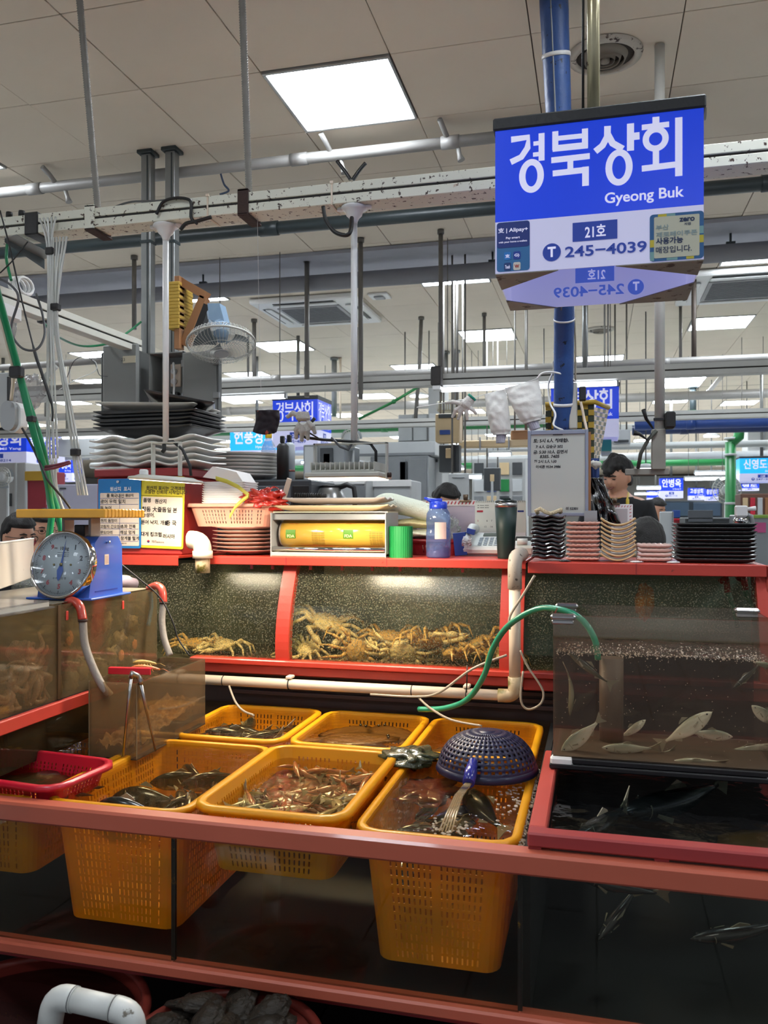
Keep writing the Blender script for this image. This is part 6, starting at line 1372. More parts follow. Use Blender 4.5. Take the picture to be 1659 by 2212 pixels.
obj('spout', TB([(kx - .065, 3.86, kz + .12), (kx - .09, 3.86, kz + .155)], [.02, .010], 10), _M['kettle_steel'], kt_)
pl_ = obj('white_spatula', BX(-.012, .012, -.004, .004, 0, .10, .003, M=Matrix.Translation(at(612, 1080, Y=3.46)) @ Matrix.Rotation(.3, 4, 'Y')), M_pvc, label='cream plastic handle leaning beside the orange bag', cat='handle')
# stacks on the right shelf
YS = 3.30
def width(u0, u1, Y=YS): return xs(u1, Y) - xs(u0, Y), (xs(u1, Y) + xs(u0, Y)) / 2
w_, c_ = width(1150, 1220)
def wavy(a, b): return .0032 * math.sin(a * 7) * (.4 + .6 * abs(b)) + .012 * max(abs(a), abs(b)) ** 4 + .004 * math.sin(b * 9) * abs(a) ** 3
M_bl2 = mat('black_lacquer', '#1c1c20', .15, var=.3, coat=.9)
stack('wavy_black_dish', 'dish', plate_mesh(w_, w_, wavy, 30, 16), M_bl2, 11, c_, YS, ZS2 + .007, .0152, 'wavy black dish', 'stack left on the right shelf', 'wavy black dishes', jit=.003, jr=.06)
w_, c_ = width(1224, 1295)
def sq(a, b): return .009 * max(abs(a), abs(b)) ** 5 + .0012 * math.sin(a * 20) * abs(b) ** 4
M_pk = mat('pink_glaze', '#cf9c8c', .3, var=.15, coat=.3, spots=[('#5a3a34', .68, 40, .04)])
stack('pink_dish', 'dish', plate_mesh(w_, w_, sq, 26, 12), M_pk, 9, c_, YS, ZS2 + .0035, .0168, 'pink square dish', 'stack beside the wavy black dishes', 'pink square dishes', jit=.002, jr=.03, th=.006)
w_, c_ = width(1298, 1372)
def cv(a, b): return .026 * a * a + .003 * abs(b) ** 4
M_tn = mat('tan_glaze', '#c8a878', .3, var=.2, coat=.3, spots=[('#5a4434', .70, 40, .04)])
stack('curved_tan_dish', 'dish', plate_mesh(w_, w_, cv, 20, 10), M_tn, 9, c_, YS, ZS2 + .0035, .0165, 'curved tan dish', 'middle stack on the right shelf', 'curved tan dishes', jit=.002, jr=.03, th=.006)
w_, c_ = width(1376, 1450)
stack('flat_pink_tray', 'tray', plate_mesh(w_, w_ * .9, sq, 20, 10), mat('pale_pink_glaze', '#d8b4a8', .3, var=.15, coat=.3, spots=[('#5a3a34', .68, 30, .04)]), 4, c_, YS, ZS2 + .005, .0165, 'flat pink tray', 'low stack left of the black trays', 'flat pink trays', th=.009)
w_, c_ = width(1456, 1627)
def tray(a, b): return .014 * max(abs(a) ** 12, abs(b) ** 10)
stack('black_tray', 'tray', plate_mesh(w_, .2, tray, 40, 18), mat('black_tray', '#141416', .3, var=.3, coat=.4, bump=.2), 10, c_, YS + .02, ZS2 + .0025, .0142, 'large black tray', 'stack at the shelf right end', 'large black trays', th=.003, jr=.012)
ztb = ZS2 + .0142 * 9 + .018
ztw = ZS2 + .0152 * 10 + .026
c0 = width(1150, 1220)[1]
o = obj('ribbed_band', TB([(c0 - .040, YS - .01, ztw + .004), (c0 - .046, YS - .02, ztw + .014), (c0 - .03, YS - .03, ztw + .022), (c0 - .012, YS - .025, ztw + .010), (c0 + .008, YS - .02, ztw + .003), (c0 + .03, YS - .02, ztw + .010), (c0 + .048, YS - .01, ztw + .018), (c0 + .044, YS + .01, ztw + .008)], .008, 12), mat('ribbed_cream', '#c8b898', .7, bump=.8, bscale=200), label='cream ribbed band curled on the topmost wavy black dish', cat='band')
nz = thing('tap_nozzle', 'white and chrome tap nozzle standing behind the black trays', 'nozzle', (xs(1603, 3.50), 3.50, ZS2))
x = xs(1603, 3.5)
obj('stem', TB([(x, 3.5, ZS2), (x, 3.5, zs(1603, 1118, 3.5))], .012, 12), M_chrome, nz); obj('chrome_base', EL((x - .004, 3.5, zs(1600, 1125, 3.5)), (.03, .03, .02), nu=20, nv=12), M_chrome, nz)
obj('head', BX(x - .026, x + .018, 3.48, 3.52, zs(1603, 1116, 3.5), zs(1603, 1092, 3.5), .005), M_white, nz); obj('lever', TB([(x + .018, 3.5, zs(1603, 1100, 3.5)), (x + .05, 3.5, zs(1603, 1098, 3.5))], [.007, .009], 8), M_white, nz); obj('grey_loop', TB([at(1612, 1112, Y=3.5), at(1622, 1115, Y=3.5), at(1625, 1130, Y=3.5), at(1615, 1140, Y=3.5)], .01, 10), M_galv, nz)
for u, lb in ((1220, 'small dark wet lump between the wavy dishes and the pink dishes'), (1455, 'small white crumpled scrap left of the black trays'), (1376, 'small pale scrap under the flat pink trays')):
 p = Vector((xs(u, 3.18), 3.185, ZS2)); obj('scrap', EL((p.x, p.y, p.z + .004), (.022, .012, .004), nu=18, nv=8, amp=.5, seed=u), M_bl2 if u < 1300 else M_white, label=lb, cat='scrap')
# whiteboard and things on the blue pipe
yw = 3.52; wx0, wx1 = xs(1140, yw), xs(1271, yw); wz0, wz1 = zs(1205, 1115, yw), zs(1205, 929, yw)
wbd = thing('whiteboard', 'whiteboard with handwritten orders in black marker, fixed to the blue pipe', 'whiteboard', ((wx0 + wx1) / 2, yw, wz0))
obj('panel', BX(wx0 + .012, wx1 - .012, yw, yw + .006, wz0 + .01, wz1 - .01), mat('whiteboard_face', '#b8bab2', .2, var=.08, scale=3, spots=[('#8a8c86', .62, 6, .15)], coat=.4), wbd)
M_wf = mat('whiteboard_frame', '#8e94a4', .4, metal=.2)
obj('frame_bar', BX(wx0, wx0 + .013, yw - .006, yw + .01, wz0, wz1, .002), M_wf, wbd); obj('frame_bar', BX(wx1 - .013, wx1, yw - .006, yw + .01, wz0, wz1, .002), M_wf, wbd)
obj('frame_bar', BX(wx0 + .013, wx1 - .013, yw - .006, yw + .01, wz1 - .018, wz1, .002), M_wf, wbd); obj('frame_bar', BX(wx0 + .013, wx1 - .013, yw - .006, yw + .01, wz0, wz0 + .014, .002), M_wf, wbd)
for zz_ in (wz1 - .021, wz0 + .014): obj('magnet_strip', BX((wx0 + wx1) / 2 - .02, (wx0 + wx1) / 2 + .02, yw - .004, yw - .0005, zz_, zz_ + .004), M_black, wbd)
obj('backing', BX(wx1 - .002, wx1 + .010, yw + .004, yw + .018, wz0 + .02, wz1 - .01), M_wood, wbd)
mb = MB()
for s, u, v, h, sk in (('토: 5시 6人 최태현', 1152, 957, .013, .1), ('3人', 1218, 955, .010, .1), ('7: 6人 김승규 502', 1157, 969, .011, .1), ('금: 5:30 10人 김면서', 1152, 981, .012, .1), ('8385. 7405', 1166, 990, .010, .15), ('월 2시 5人 나0', 1153, 1001, .011, .1), ('이석환 9534 3986', 1157, 1012, .010, .15), ('미 52301', 1222, 1102, .010, .1)):
 p = at(u, v, Y=yw - .001); obj('handwriting', put_text(MB(), s, p, (1, 0, 0), (0, 0, 1), None, h * 1.35, .028, skew=sk, lift=.0005), M_ink, wbd)
ps = thing('power_strip', 'white vertical power strip tied to the blue pipe above the whiteboard', 'power strip', (xs(1238, 3.72), 3.72, zs(1238, 925, 3.72)))
obj('case', BX(xs(1229, 3.72), xs(1247, 3.72), 3.72, 3.75, zs(1238, 926, 3.72), zs(1238, 826, 3.72), .004), mat('old_white_plastic', '#b8b6ac', .5, spots=[('#5a4a3a', .62, 20, .04)]), ps)
obj('plug_box', BX(xs(1251, 3.72), xs(1266, 3.72), 3.70, 3.74, zs(1258, 866, 3.72), zs(1258, 836, 3.72), .004), M_black, ps)
cable('white_cable', 'white cord looping around the blue pipe above the whiteboard', [at(1195, 760, Y=3.72), at(1232, 760, Y=3.70), at(1198, 778, Y=3.70), at(1196, 800, Y=3.74), at(1185, 830, Y=3.74), at(1188, 870, Y=3.72), at(1200, 895, Y=3.70), at(1196, 918, Y=3.68), at(1216, 929, Y=3.62)], .0042, M_wpipe)
cable('white_cable', 'white cord arching from the laundry line over to the power strip', [at(1160, 818, Y=3.66), at(1172, 806, Y=3.66), at(1195, 804, Y=3.66), at(1225, 812, Y=3.68), at(1243, 824, Y=3.72)], .0045, M_wpipe)
cable('white_cable', 'pale cord running beside the blue pipe from the sign to the power strip', [at(1240, 668, Y=3.6), at(1243, 740, Y=3.66), at(1243, 822, Y=3.72)], .004, mat('dirty_cord', '#a8a08c', .6))
cable('white_cable', 'pale cable hanging right of the power strip', [at(1254, 868, Y=3.7), at(1258, 885, Y=3.7), at(1262, 905, Y=3.7), at(1268, 930, Y=3.68)], .006, M_pvc)
M_cy = mat('weave_yellow', '#a88a28', .5, var=.2); M_cd = mat('weave_dark', '#2c3420', .5, var=.2); M_cg = mat('weave_grey', '#8a8c80', .5, var=.2)
kb = thing('woven_basket', 'yellow and dark checkered woven basket hanging behind the whiteboard', 'basket', (xs(1250, 3.9), 3.9, zs(1250, 1010, 3.9)))
kx0, kx1, kxr = xs(1178, 3.88), xs(1284, 3.88), xs(1312, 3.88)
kz0, kz1_ = zs(1250, 1005, 3.88), zs(1250, 872, 3.88)
obj('body', BX(kx0 + .01, kx1 - .002, 3.884, 4.08, kz0, kz1_ - .004), M_cd, kb)
a_, b_ = MB(), MB()
ncx, ncz = 8, 10
for i in range(ncx):
 for j in range(ncz):
  xa_ = kx0 + (kx1 - kx0) * i / ncx; za_ = kz0 + (kz1_ - kz0) * j / ncz; dx__ = (kx1 - kx0) / ncx; dz__ = (kz1_ - kz0) / ncz
  ((a_ if (i + j) % 2 else b_)).box(xa_ + .001, xa_ + dx__ - .001, 3.878 - .003 * ((i + j) % 2), 3.883, za_ + .001, za_ + dz__ - .001)
obj('yellow_weave', a_, M_cy, kb, kind='stuff'); obj('dark_weave', b_, M_cd, kb, kind='stuff')
a_, b_ = MB(), MB(); e1 = at(1284, 880, Y=3.88); e2_ = at(1314, 886, Y=4.0); f1 = at(1275, 1008, Y=3.88); f2 = at(1290, 1012, Y=4.0)
for i in range(5):
 for j in range(14):
  def q(s, r): return (e1.lerp(e2_, s)).lerp(f1.lerp(f2, s), r)
  p4 = [q(i / 5, j / 14), q((i + .9) / 5, j / 14), q((i + .9) / 5, (j + .9) / 14), q(i / 5, (j + .9) / 14)]
  nn = Vector((.003, .0, 0)) ; (a_ if (i + j) % 2 else b_).add([tuple(p) for p in p4] + [tuple(p + nn) for p in p4], [(0, 1, 2, 3), (4, 7, 6, 5), (0, 4, 5, 1), (1, 5, 6, 2), (2, 6, 7, 3), (3, 7, 4, 0)])
obj('side_weave', a_, M_cg, kb, kind='stuff'); obj('side_weave', b_, M_pvc, kb, kind='stuff')
obj('rim_roll', TB([(kx0, 3.87, kz1_), (kx1 + .002, 3.87, kz1_ + .004), tuple(e2_ + Vector((0, 0, .012)))], .011, 10), M_cy, kb)
o = obj('black_bag', MB().grid(lambda s, q: at(1272 + 28 * s + 45 * q * (.4 + .6 * s) - 8 * math.sin(s * 3), 1032 + 105 * q, Y=3.62 + .03 * math.sin(s * 5 + q * 3) + .03 * noise.noise(Vector((s * 6, q * 6, 1)))), 30, 40), mat('black_bin_bag', '#101012', .2, var=.2, coat=.7, bump=.4, bscale=20), label='crumpled black plastic bag hanging beside the whiteboard, in front of the man', cat='bag'); shell(o, .004)
o = obj('blue_cloth', MB().grid(lambda s, q: at(1272 + 22 * s, 990 + 60 * q, Y=3.70 + .02 * math.sin(s * 8)), 10, 12), mat('blue_cloth', '#24407c', .8), label='strip of blue cloth between the whiteboard and the man', cat='cloth'); shell(o, .004)
o = obj('white_glove', EL(at(1288, 1003, Y=3.66), (.022, .015, .014), nu=20, nv=12, amp=.4, seed=8).tube([at(1278, 998, Y=3.67), at(1290, 1010, Y=3.66)], .012, 8), mat('cotton', '#c8c4bc', .9), label='small white cotton glove tucked at the top right of the whiteboard', cat='glove')
o = thing('silver_sheet', 'silver tray edge leaning behind the pink dishes', 'tray', (xs(1272, 3.48), 3.48, ZS2)); obj('sheet', BX(xs(1262, 3.48), xs(1290, 3.48), 3.47, 3.474, ZS2 + .02, zs(1275, 1103, 3.48)), M_steel, o); obj('foot', BX(xs(1262, 3.48), xs(1290, 3.48), 3.46, 3.49, ZS2, ZS2 + .02), M_steel, o)
pfb = thing('picture_board', 'white board with a red dashed border and clip in front of the man', 'board', (xs(1344, 3.75), 3.75, 1.336))
qx0, qx1 = xs(1320, 3.75), xs(1367, 3.75); qz0, qz1 = 1.336, zs(1344, 1089, 3.75)
obj('board', BX(qx0, qx1, 3.75, 3.756, qz0, qz1, .002), M_white, pfb)
mb = MB();
for k in range(13): mb.prism([(0, 0), (.008, .003), (.008, .006), (0, .003)], (qx1 - .014, 3.7495, qz0 + .01 + k * (qz1 - qz0 - .02) / 13), (1, 0, 0), (0, 0, 1), .0005)
for k in range(7): mb.prism([(0, 0), (.003, 0), (.007, .008), (.004, .008)], (qx0 + .006 + k * .012, 3.7495, qz1 - .014), (1, 0, 0), (0, 0, 1), .0005)
obj('red_dash', mb, _M['emblem_red'], pfb, kind='stuff')
obj('paper', BX(qx0 + .01, qx1 - .022, 3.748, 3.7495, qz0 + .01, qz1 - .02), mat('paper_grey', '#b4b0b0', .7), pfb); kx = xs(1328, 3.74)
obj('clip', BX(kx - .018, kx + .022, 3.742, 3.762, qz1 - .004, qz1 + .006, .002).tube([(kx, 3.745, qz1 + .005), (kx, 3.745, qz1 + .026)], [.008, .011], 10), _M['bronze_clip'], pfb)
# laundry line
M_clo = mat('white_sleeve_cloth', '#d4d2cc', .9, var=.06, bump=.4, bscale=25); M_cuff = mat('grey_cuff', '#a4a4b0', .95, bump=.3, bscale=150)
line = [at(900, 880, Y=3.66), at(1005, 862, Y=3.66), at(1048, 852, Y=3.66), at(1110, 835, Y=3.66), at(1160, 818, Y=3.66)]
cable('laundry_line', 'thin string carrying the gloves and white sleeves', line, .0016, M_wpipe, cat='string')
def sleeve(label, tl, tr, bl, br, cl, cr, seed):
 Y = 3.66; P = [[at(*tl, Y=Y), at(*tr, Y=Y)], [at(*bl, Y=Y), at(*br, Y=Y)], [at(*cl, Y=Y), at(*cr, Y=Y)]]
 t = thing('hanging_sleeve', label, 'sleeve', (P[0][0] + P[1][1]) / 2)
 def f(s, q):
  a = 2 * PI * s; L = P[0][0].lerp(P[1][0], q); Rr = P[0][1].lerp(P[1][1], q)
  bul = 1 + .10 * math.sin(PI * q)
  c = (L + Rr) / 2; h = (Rr - L) / 2 * bul * (1 if q < .93 else .86)
  depth = .004 + .03 * min(q * 2, 1) * (1 if q < .93 else .8)
  return c + h * math.cos(a) + Vector((0, depth * math.sin(a) + .006 * noise.noise(Vector((math.cos(a) * 3, q * 7, seed))), .002 * noise.noise(Vector((math.sin(a) * 3, q * 9, seed + 4)))))
 obj('sleeve', MB().grid(f, 40, 36, wrap=True), M_clo, t)
 def g(s, q):
  a = 2 * PI * s; L = P[1][0].lerp(P[2][0], q); Rr = P[1][1].lerp(P[2][1], q); c = (L + Rr) / 2; h = (Rr - L) / 2 * .55
  return c + h * math.cos(a) + Vector((0, (.02 + .0015 * math.sin(a * 16)) * math.sin(a), 0))
 obj('cuff', MB().grid(g, 48, 6, wrap=True), M_cuff, t)
sleeve('left white protective sleeve with a grey cuff hanging on the string', (1047, 853), (1092, 840), (1062, 940), (1104, 938), (1064, 958), (1098, 956), 2)
sleeve('right white protective sleeve hanging askew with a grey cuff', (1090, 838), (1163, 820), (1128, 917), (1172, 906), (1138, 935), (1176, 920), 6)
def glove(label, wrist, palm, fingers, thumb, r, m, Y, cuff=None, bandc=None):
 t = thing('hanging_glove', label, 'glove', at(*palm, Y=Y))
 mb = MB()
 w_ = at(*wrist, Y=Y); p = at(*palm, Y=Y)
 mb.tube([w_, w_.lerp(p, .5), p, p + (p - w_) * .3], [r * 2.1, r * 2.4, r * 2.7, r * 1.9], 14)
 for a in fingers + [thumb]:
  Q = [p.lerp(at(*a[0], Y=Y), .45)] + [at(*q, Y=Y + .012 * (k_ % 2)) for k_, q in enumerate(a)]
  mb.tube(Q, [r * 1.05] * (len(Q) - 1) + [r * .7], 9)
  mb.ell(Q[-1], (r * .8,) * 3, nu=8, nv=6)
 o = obj('glove', mb, m, t)
 md = o.modifiers.new('weld', 'REMESH'); md.mode = 'VOXEL'; md.voxel_size = .003; md.use_smooth_shade = True
 if bandc: obj('cuff_stripe', TB([w_, w_ + (w_ - p).normalized() * .010], r * 2.25, 14), bandc, t)
M_gl = mat('cotton_glove', '#ccc8c2', .95, var=.06, bump=.5, bscale=160)
glove('white cotton glove with a green stripe hanging at the left end of the string', (1018, 860), (1005, 875), [[(985, 885), (978, 900)], [(995, 890), (990, 904)], [(1008, 892), (1009, 905)], [(1022, 886), (1028, 893)]], [(978, 868), (964, 870)], .0095, M_gl, 3.64, bandc=mat('teal_stripe', '#2a8a76', .9))
glove('greyish cotton glove hanging over the wires in front of the small blue sign', (655, 890), (655, 905), [[(640, 928), (640, 945)], [(652, 932), (652, 950)], [(664, 930), (665, 947)], [(675, 920), (680, 934)]], [(633, 892), (622, 900)], .0098, mat('grey_cotton', '#b8b4ac', .95, bump=.5, bscale=160), 2.78, bandc=None)
o = obj('patterned_cap', MB().grid(lambda s, q: at(553 + 48 * (.5 - .5 * math.cos(PI * s)) + (3 * math.sin(q * 4)) - 3 * q, 886 + 46 * q + 6 * math.sin(s * 3) * q, Y=3.5 - .03 * math.sin(PI * s) + .012 * noise.noise(Vector((s * 6, q * 5, 0)))), 30, 24), mat('dark_red_pattern', '#241c22', .9, var=.3, spots=[('#a8402c', .60, 16, .015)]), label='dark cap with a red squiggle pattern hanging above the clear bottle', cat='cap'); shell(o, .008)
cable('cap_string', 'thin string from the cap up to the strut', [at(565, 888, Y=3.48), at(560, 700, Y=3.2), at(556, 470, Y=2.86)], .0008, M_wpipe, n=4, cat='string')
# white wavy plates and black plates on the red box
zz = 1.7045
w_, c_ = width(240, 462, 3.40)
def wav(a, b): return .009 * math.sin(a * 8.5) * (.3 + .7 * abs(b)) + .03 * max(abs(a), abs(b)) ** 5 * .4
stack('wavy_white_platter', 'platter', plate_mesh(w_, .30, wav, 60, 18), mat('white_platter', '#dcdad2', .3, coat=.4), 5, c_, 3.38, zz + .012, .027, 'wavy white platter', 'stack on the red box', 'wavy white platters on the red box', th=.007, jr=.015)
zb2_ = zz + .012 + .027 * 4 + .026
w_, c_ = width(245, 455, 3.40)
def bwl(a, b): return .05 * max(abs(a), abs(b)) ** 2.2
stack('square_black_plate', 'plate', plate_mesh(w_, .32, bwl, 24, 16), mat('black_square_plate', '#1a1a1c', .3, var=.2, coat=.4), 5, c_, 3.40, zb2_ - .01, .0165, 'square black plate', 'stack above the wavy white platters', 'square black plates', th=.004, jr=.10, jit=.008)
o = obj('square_white_plate', plate_mesh(w_ * .95, .30, bwl, 24, 16), mat('offwhite_plate', '#b8b4a8', .3, coat=.3), local=True); shell(o, .004); o.location = (c_ - .01, 3.40, zb2_ + .092); o.rotation_euler = (0, .03, .06); tag(o, 'single offwhite square plate near the top of the black plates', 'plate')
o = obj('square_black_plate', plate_mesh(.30, .30, bwl, 24, 16), _M['black_square_plate'], local=True); shell(o, .004); o.location = (c_ + .10, 3.38, zb2_ + .115); o.rotation_euler = (0, .16, .45); tag(o, 'black square plate lying askew on top of the plate tower', 'plate', 'square black plates')
# kitchen scale
scx, scy, sc0 = -1.705, 2.50, 1.2242; srz = .03
S = thing('kitchen_scale', 'blue dial kitchen scale with a round white face and a yellow wrapped board on top', 'scale', (scx, scy, sc0), rz=srz)
M_sb = mat('scale_blue', '#2a5cb8', .35, var=.06, coat=.3)
W2, D2, H2 = .095, .105, .205
def SL(name, mb, m, par=None, **k): return obj(name, mb, m, par or S, local=True, **k)
SL('base_plate', BX(-W2 - .03, W2 + .022, -D2 - .02, D2 + .02, 0, .007, .002), M_sb)
hb = MB()
prof = [(-W2, .007), (W2, .007), (W2 - .004, .17), (W2 - .02, H2), (-W2 + .02, H2), (-W2 + .004, .17)]
sd = [(-D2, .007), (D2 + .0, .007), (D2 - .005, H2 - .03), (D2 - .03, H2), (-D2 + .06, H2), (-D2 + .035, H2 - .02)]
SL('housing', PR([(a, b) for a, b in sd], (W2, 0, 0), (0, 1, 0), (0, 0, 1), .0001).prism([(a, b) for a, b in sd], (-W2, 0, 0), (0, 1, 0), (0, 0, 1), 2 * W2), M_sb)
tilt = math.atan2(.06, .19)
MD = Matrix.Translation((0, -D2 + .006, .112)) @ Matrix.Rotation(-tilt * .75, 4, 'X') @ Matrix.Rotation(PI / 2, 4, 'X')
RD = .108
SL('bezel', LT([(RD - .004, -.004), (RD - .004, .020), (RD + .001, .023), (RD + .005, .018), (RD + .005, -.012)], (0, 0, 0), 56, M=MD, caps=False), M_chrome, label='chrome bezel ring')
dial = SL('dial_face', LT([(0, .0121), (RD - .004, .012), (RD - .004, .004), (0, .004)], (0, 0, 0), 56, M=MD), mat('dial_white', '#b4bcc0', .4, var=.06))
tk = MB(); tr = MB()
for k in range(100):
 a = PI / 2 - 2 * PI * k / 100; l = .012 if k % 10 == 0 else (.008 if k % 5 == 0 else .005); r1 = RD - .010
 d = Vector((math.cos(a), math.sin(a), 0)); n_ = Vector((-d.y, d.x, 0)) * (.0007 if k % 10 else .0012)
 p0_, p1_ = d * r1, d * (r1 - l); tk.add([tuple(MD @ (q + Vector((0, 0, .0128)))) for q in (p0_ - n_, p0_ + n_, p1_ + n_, p1_ - n_)], [(0, 1, 2, 3)])
exl, eyl = MD.to_3x3() @ Vector((1, 0, 0)), MD.to_3x3() @ Vector((0, 1, 0))
def dt(mb, s, x, y, h, bold=.02): put_text(mb, s, MD @ Vector((x, y, .0126)), exl, eyl, None, h, bold, center=True)
for k in range(1, 10):
 a = PI / 2 - 2 * PI * k / 10; dt(tr if 3 <= k else tk, str(k), .072 * math.cos(a), .072 * math.sin(a), .017, .04)
dt(tk, '0', 0, .092, .008); dt(tk, '10 kg', .003, .053, .015); dt(tk, '최대', -.03, .055, .006); dt(tk, '수 미 나 인 명', -.002, -.045, .008, .01)
for y_ in (.040, .033, .028): dt(tk, 'ㅡㅡ ㅡㅡㅡ ㅡ', 0, y_, .0012, .05)
SL('tick_mark', tk, mat('dial_ink', '#3a3c44', .5), dial, kind='stuff'); SL('red_numeral', tr, mat('dial_red', '#a83a40', .5), dial, kind='stuff')
nd = MB(); an = 1.50; d = Vector((math.cos(an), math.sin(an), 0)); n_ = Vector((-d.y, d.x, 0)); Z_ = Vector((0, 0, .016))
SL('needle', nd.add([tuple(MD @ (q + Z_)) for q in (d * .088, n_ * .004, d * -.02 + n_ * .012, d * -.045 + n_ * .006, d * -.055, d * -.045 - n_ * .006, d * -.02 - n_ * .012, -n_ * .004)], [tuple(range(8))]), mat('needle_blue', '#2a50a0', .4), dial)
for x_, r_ in ((0, .006), (-.028, .004), (.034, .004)): SL('screw', LT([(0, .004), (r_ * .7, .0035), (r_, 0), (0, 0)], (x_, 0, .0135 if x_ else .017), 12, M=MD), mat('brass_screw', '#8a7a50', .3, metal=.8), dial)
SL('dial_glass', LT([(0, .0215), (RD - .005, .0195), (RD - .005, .019), (0, .019)], (0, 0, 0), 48, M=MD), glass('dial_glass', (.95, .97, .98), haze='#b8c0c4', hz=.06, ior=1.25))
SL('sticker', BX(W2 + .0002, W2 + .001, -.012, .014, .11, .145), mat('cream_sticker', '#d8c8b8', .5)); SL('switch_knob', BX(W2 + .0002, W2 + .012, .0, .008, .182, .190, .002), M_chrome)
mb = MB(); [put_text(mb, 'ㅡㅡ ㅡㅡ', (W2 + .0012, -.009, .115 + .0045 * k), (0, 1, 0), (0, 0, 1), .018, .0012, .05) for k in range(6)]; SL('print', mb, _M['rust_red_print'])
SL('groove', BX(W2 + .0002, W2 + .0012, -.07, .07, .022, .026), mat('scale_blue_dark', '#1c3a90', .4))
SL('neck', BX(-.055, -.045, -.03, .03, H2, H2 + .06, .002).box(.045, .055, -.03, .03, H2, H2 + .06, .002).box(-.055, .055, -.03, .03, H2 + .056, H2 + .064, .002), mat('neck_steel', '#7a7470', .4, metal=.5))
SL('neck_block', BX(-.015, .025, -.02, .02, H2, H2 + .04, .003), M_black)
bz = H2 + .0645
SL('board', BX(-.155, .165, -.13, .13, bz, bz + .026, .006), mat('yellow_tape_board', '#d09a28', .35, var=.3, scale=5, coat=.4, spots=[('#5a4a18', .62, 9, .1)]))
tb = MB()
for k in range(12): tb.box(-.158, .168, -.131 + k * .0218, -.1125 + k * .0218, bz - .001 + .0005 * (k % 2), bz + .0275 + .0006 * (k % 3), .003)
SL('tape_band', tb, mat('yellow_tape', '#dca028', .3, var=.25, scale=12, coat=.5))
# creatures
def grad_mat(name, top, bot, mid=None, z0=-.3, z1=.5, rough=.25, spots=None, stripes=None, coat=.5):
 """fish skin: colour from belly to back by the fish's own height coordinate (object space)"""
 if name in _M: return _M[name]
 m = bpy.data.materials.new(name); m.use_nodes = True; nt = m.node_tree; N = nt.nodes; L = nt.links; p = N['Principled BSDF']
 tc = N.new('ShaderNodeTexCoord'); sp = N.new('ShaderNodeSeparateXYZ'); L.new(tc.outputs['Object'], sp.inputs[0])
 mr = N.new('ShaderNodeMapRange'); mr.inputs[1].default_value = z0; mr.inputs[2].default_value = z1; L.new(sp.outputs[2], mr.inputs[0])
 mx = N.new('ShaderNodeMix'); mx.data_type = 'RGBA'; mx.inputs[6].default_value = lin(bot); mx.inputs[7].default_value = lin(top); L.new(mr.outputs[0], mx.inputs[0]); out = mx.outputs[2]
 n = N.new('ShaderNodeTexNoise'); n.inputs['Scale'].default_value = 14; n.inputs['Detail'].default_value = 5; L.new(tc.outputs['Object'], n.inputs['Vector'])
 if stripes:
  w = N.new('ShaderNodeTexWave'); w.inputs['Scale'].default_value = stripes[1]; w.inputs['Distortion'].default_value = 2; L.new(tc.outputs['Object'], w.inputs['Vector'])
  m3 = N.new('ShaderNodeMix'); m3.data_type = 'RGBA'; m3.inputs[7].default_value = lin(stripes[0]); L.new(out, m3.inputs[6]); L.new(w.outputs['Fac'], m3.inputs[0]); out = m3.outputs[2]
 if spots:
  r2 = N.new('ShaderNodeMapRange'); r2.inputs[1].default_value = spots[1]; r2.inputs[2].default_value = spots[1] + .08; L.new(n.outputs[0], r2.inputs[0])
  m2 = N.new('ShaderNodeMix'); m2.data_type = 'RGBA'; m2.inputs[7].default_value = lin(spots[0]); L.new(out, m2.inputs[6]); L.new(r2.outputs[0], m2.inputs[0]); out = m2.outputs[2]
 L.new(out, p.inputs['Base Color']); p.inputs['Roughness'].default_value = rough; p.inputs['Coat Weight'].default_value = coat
 _M[name] = m; return m
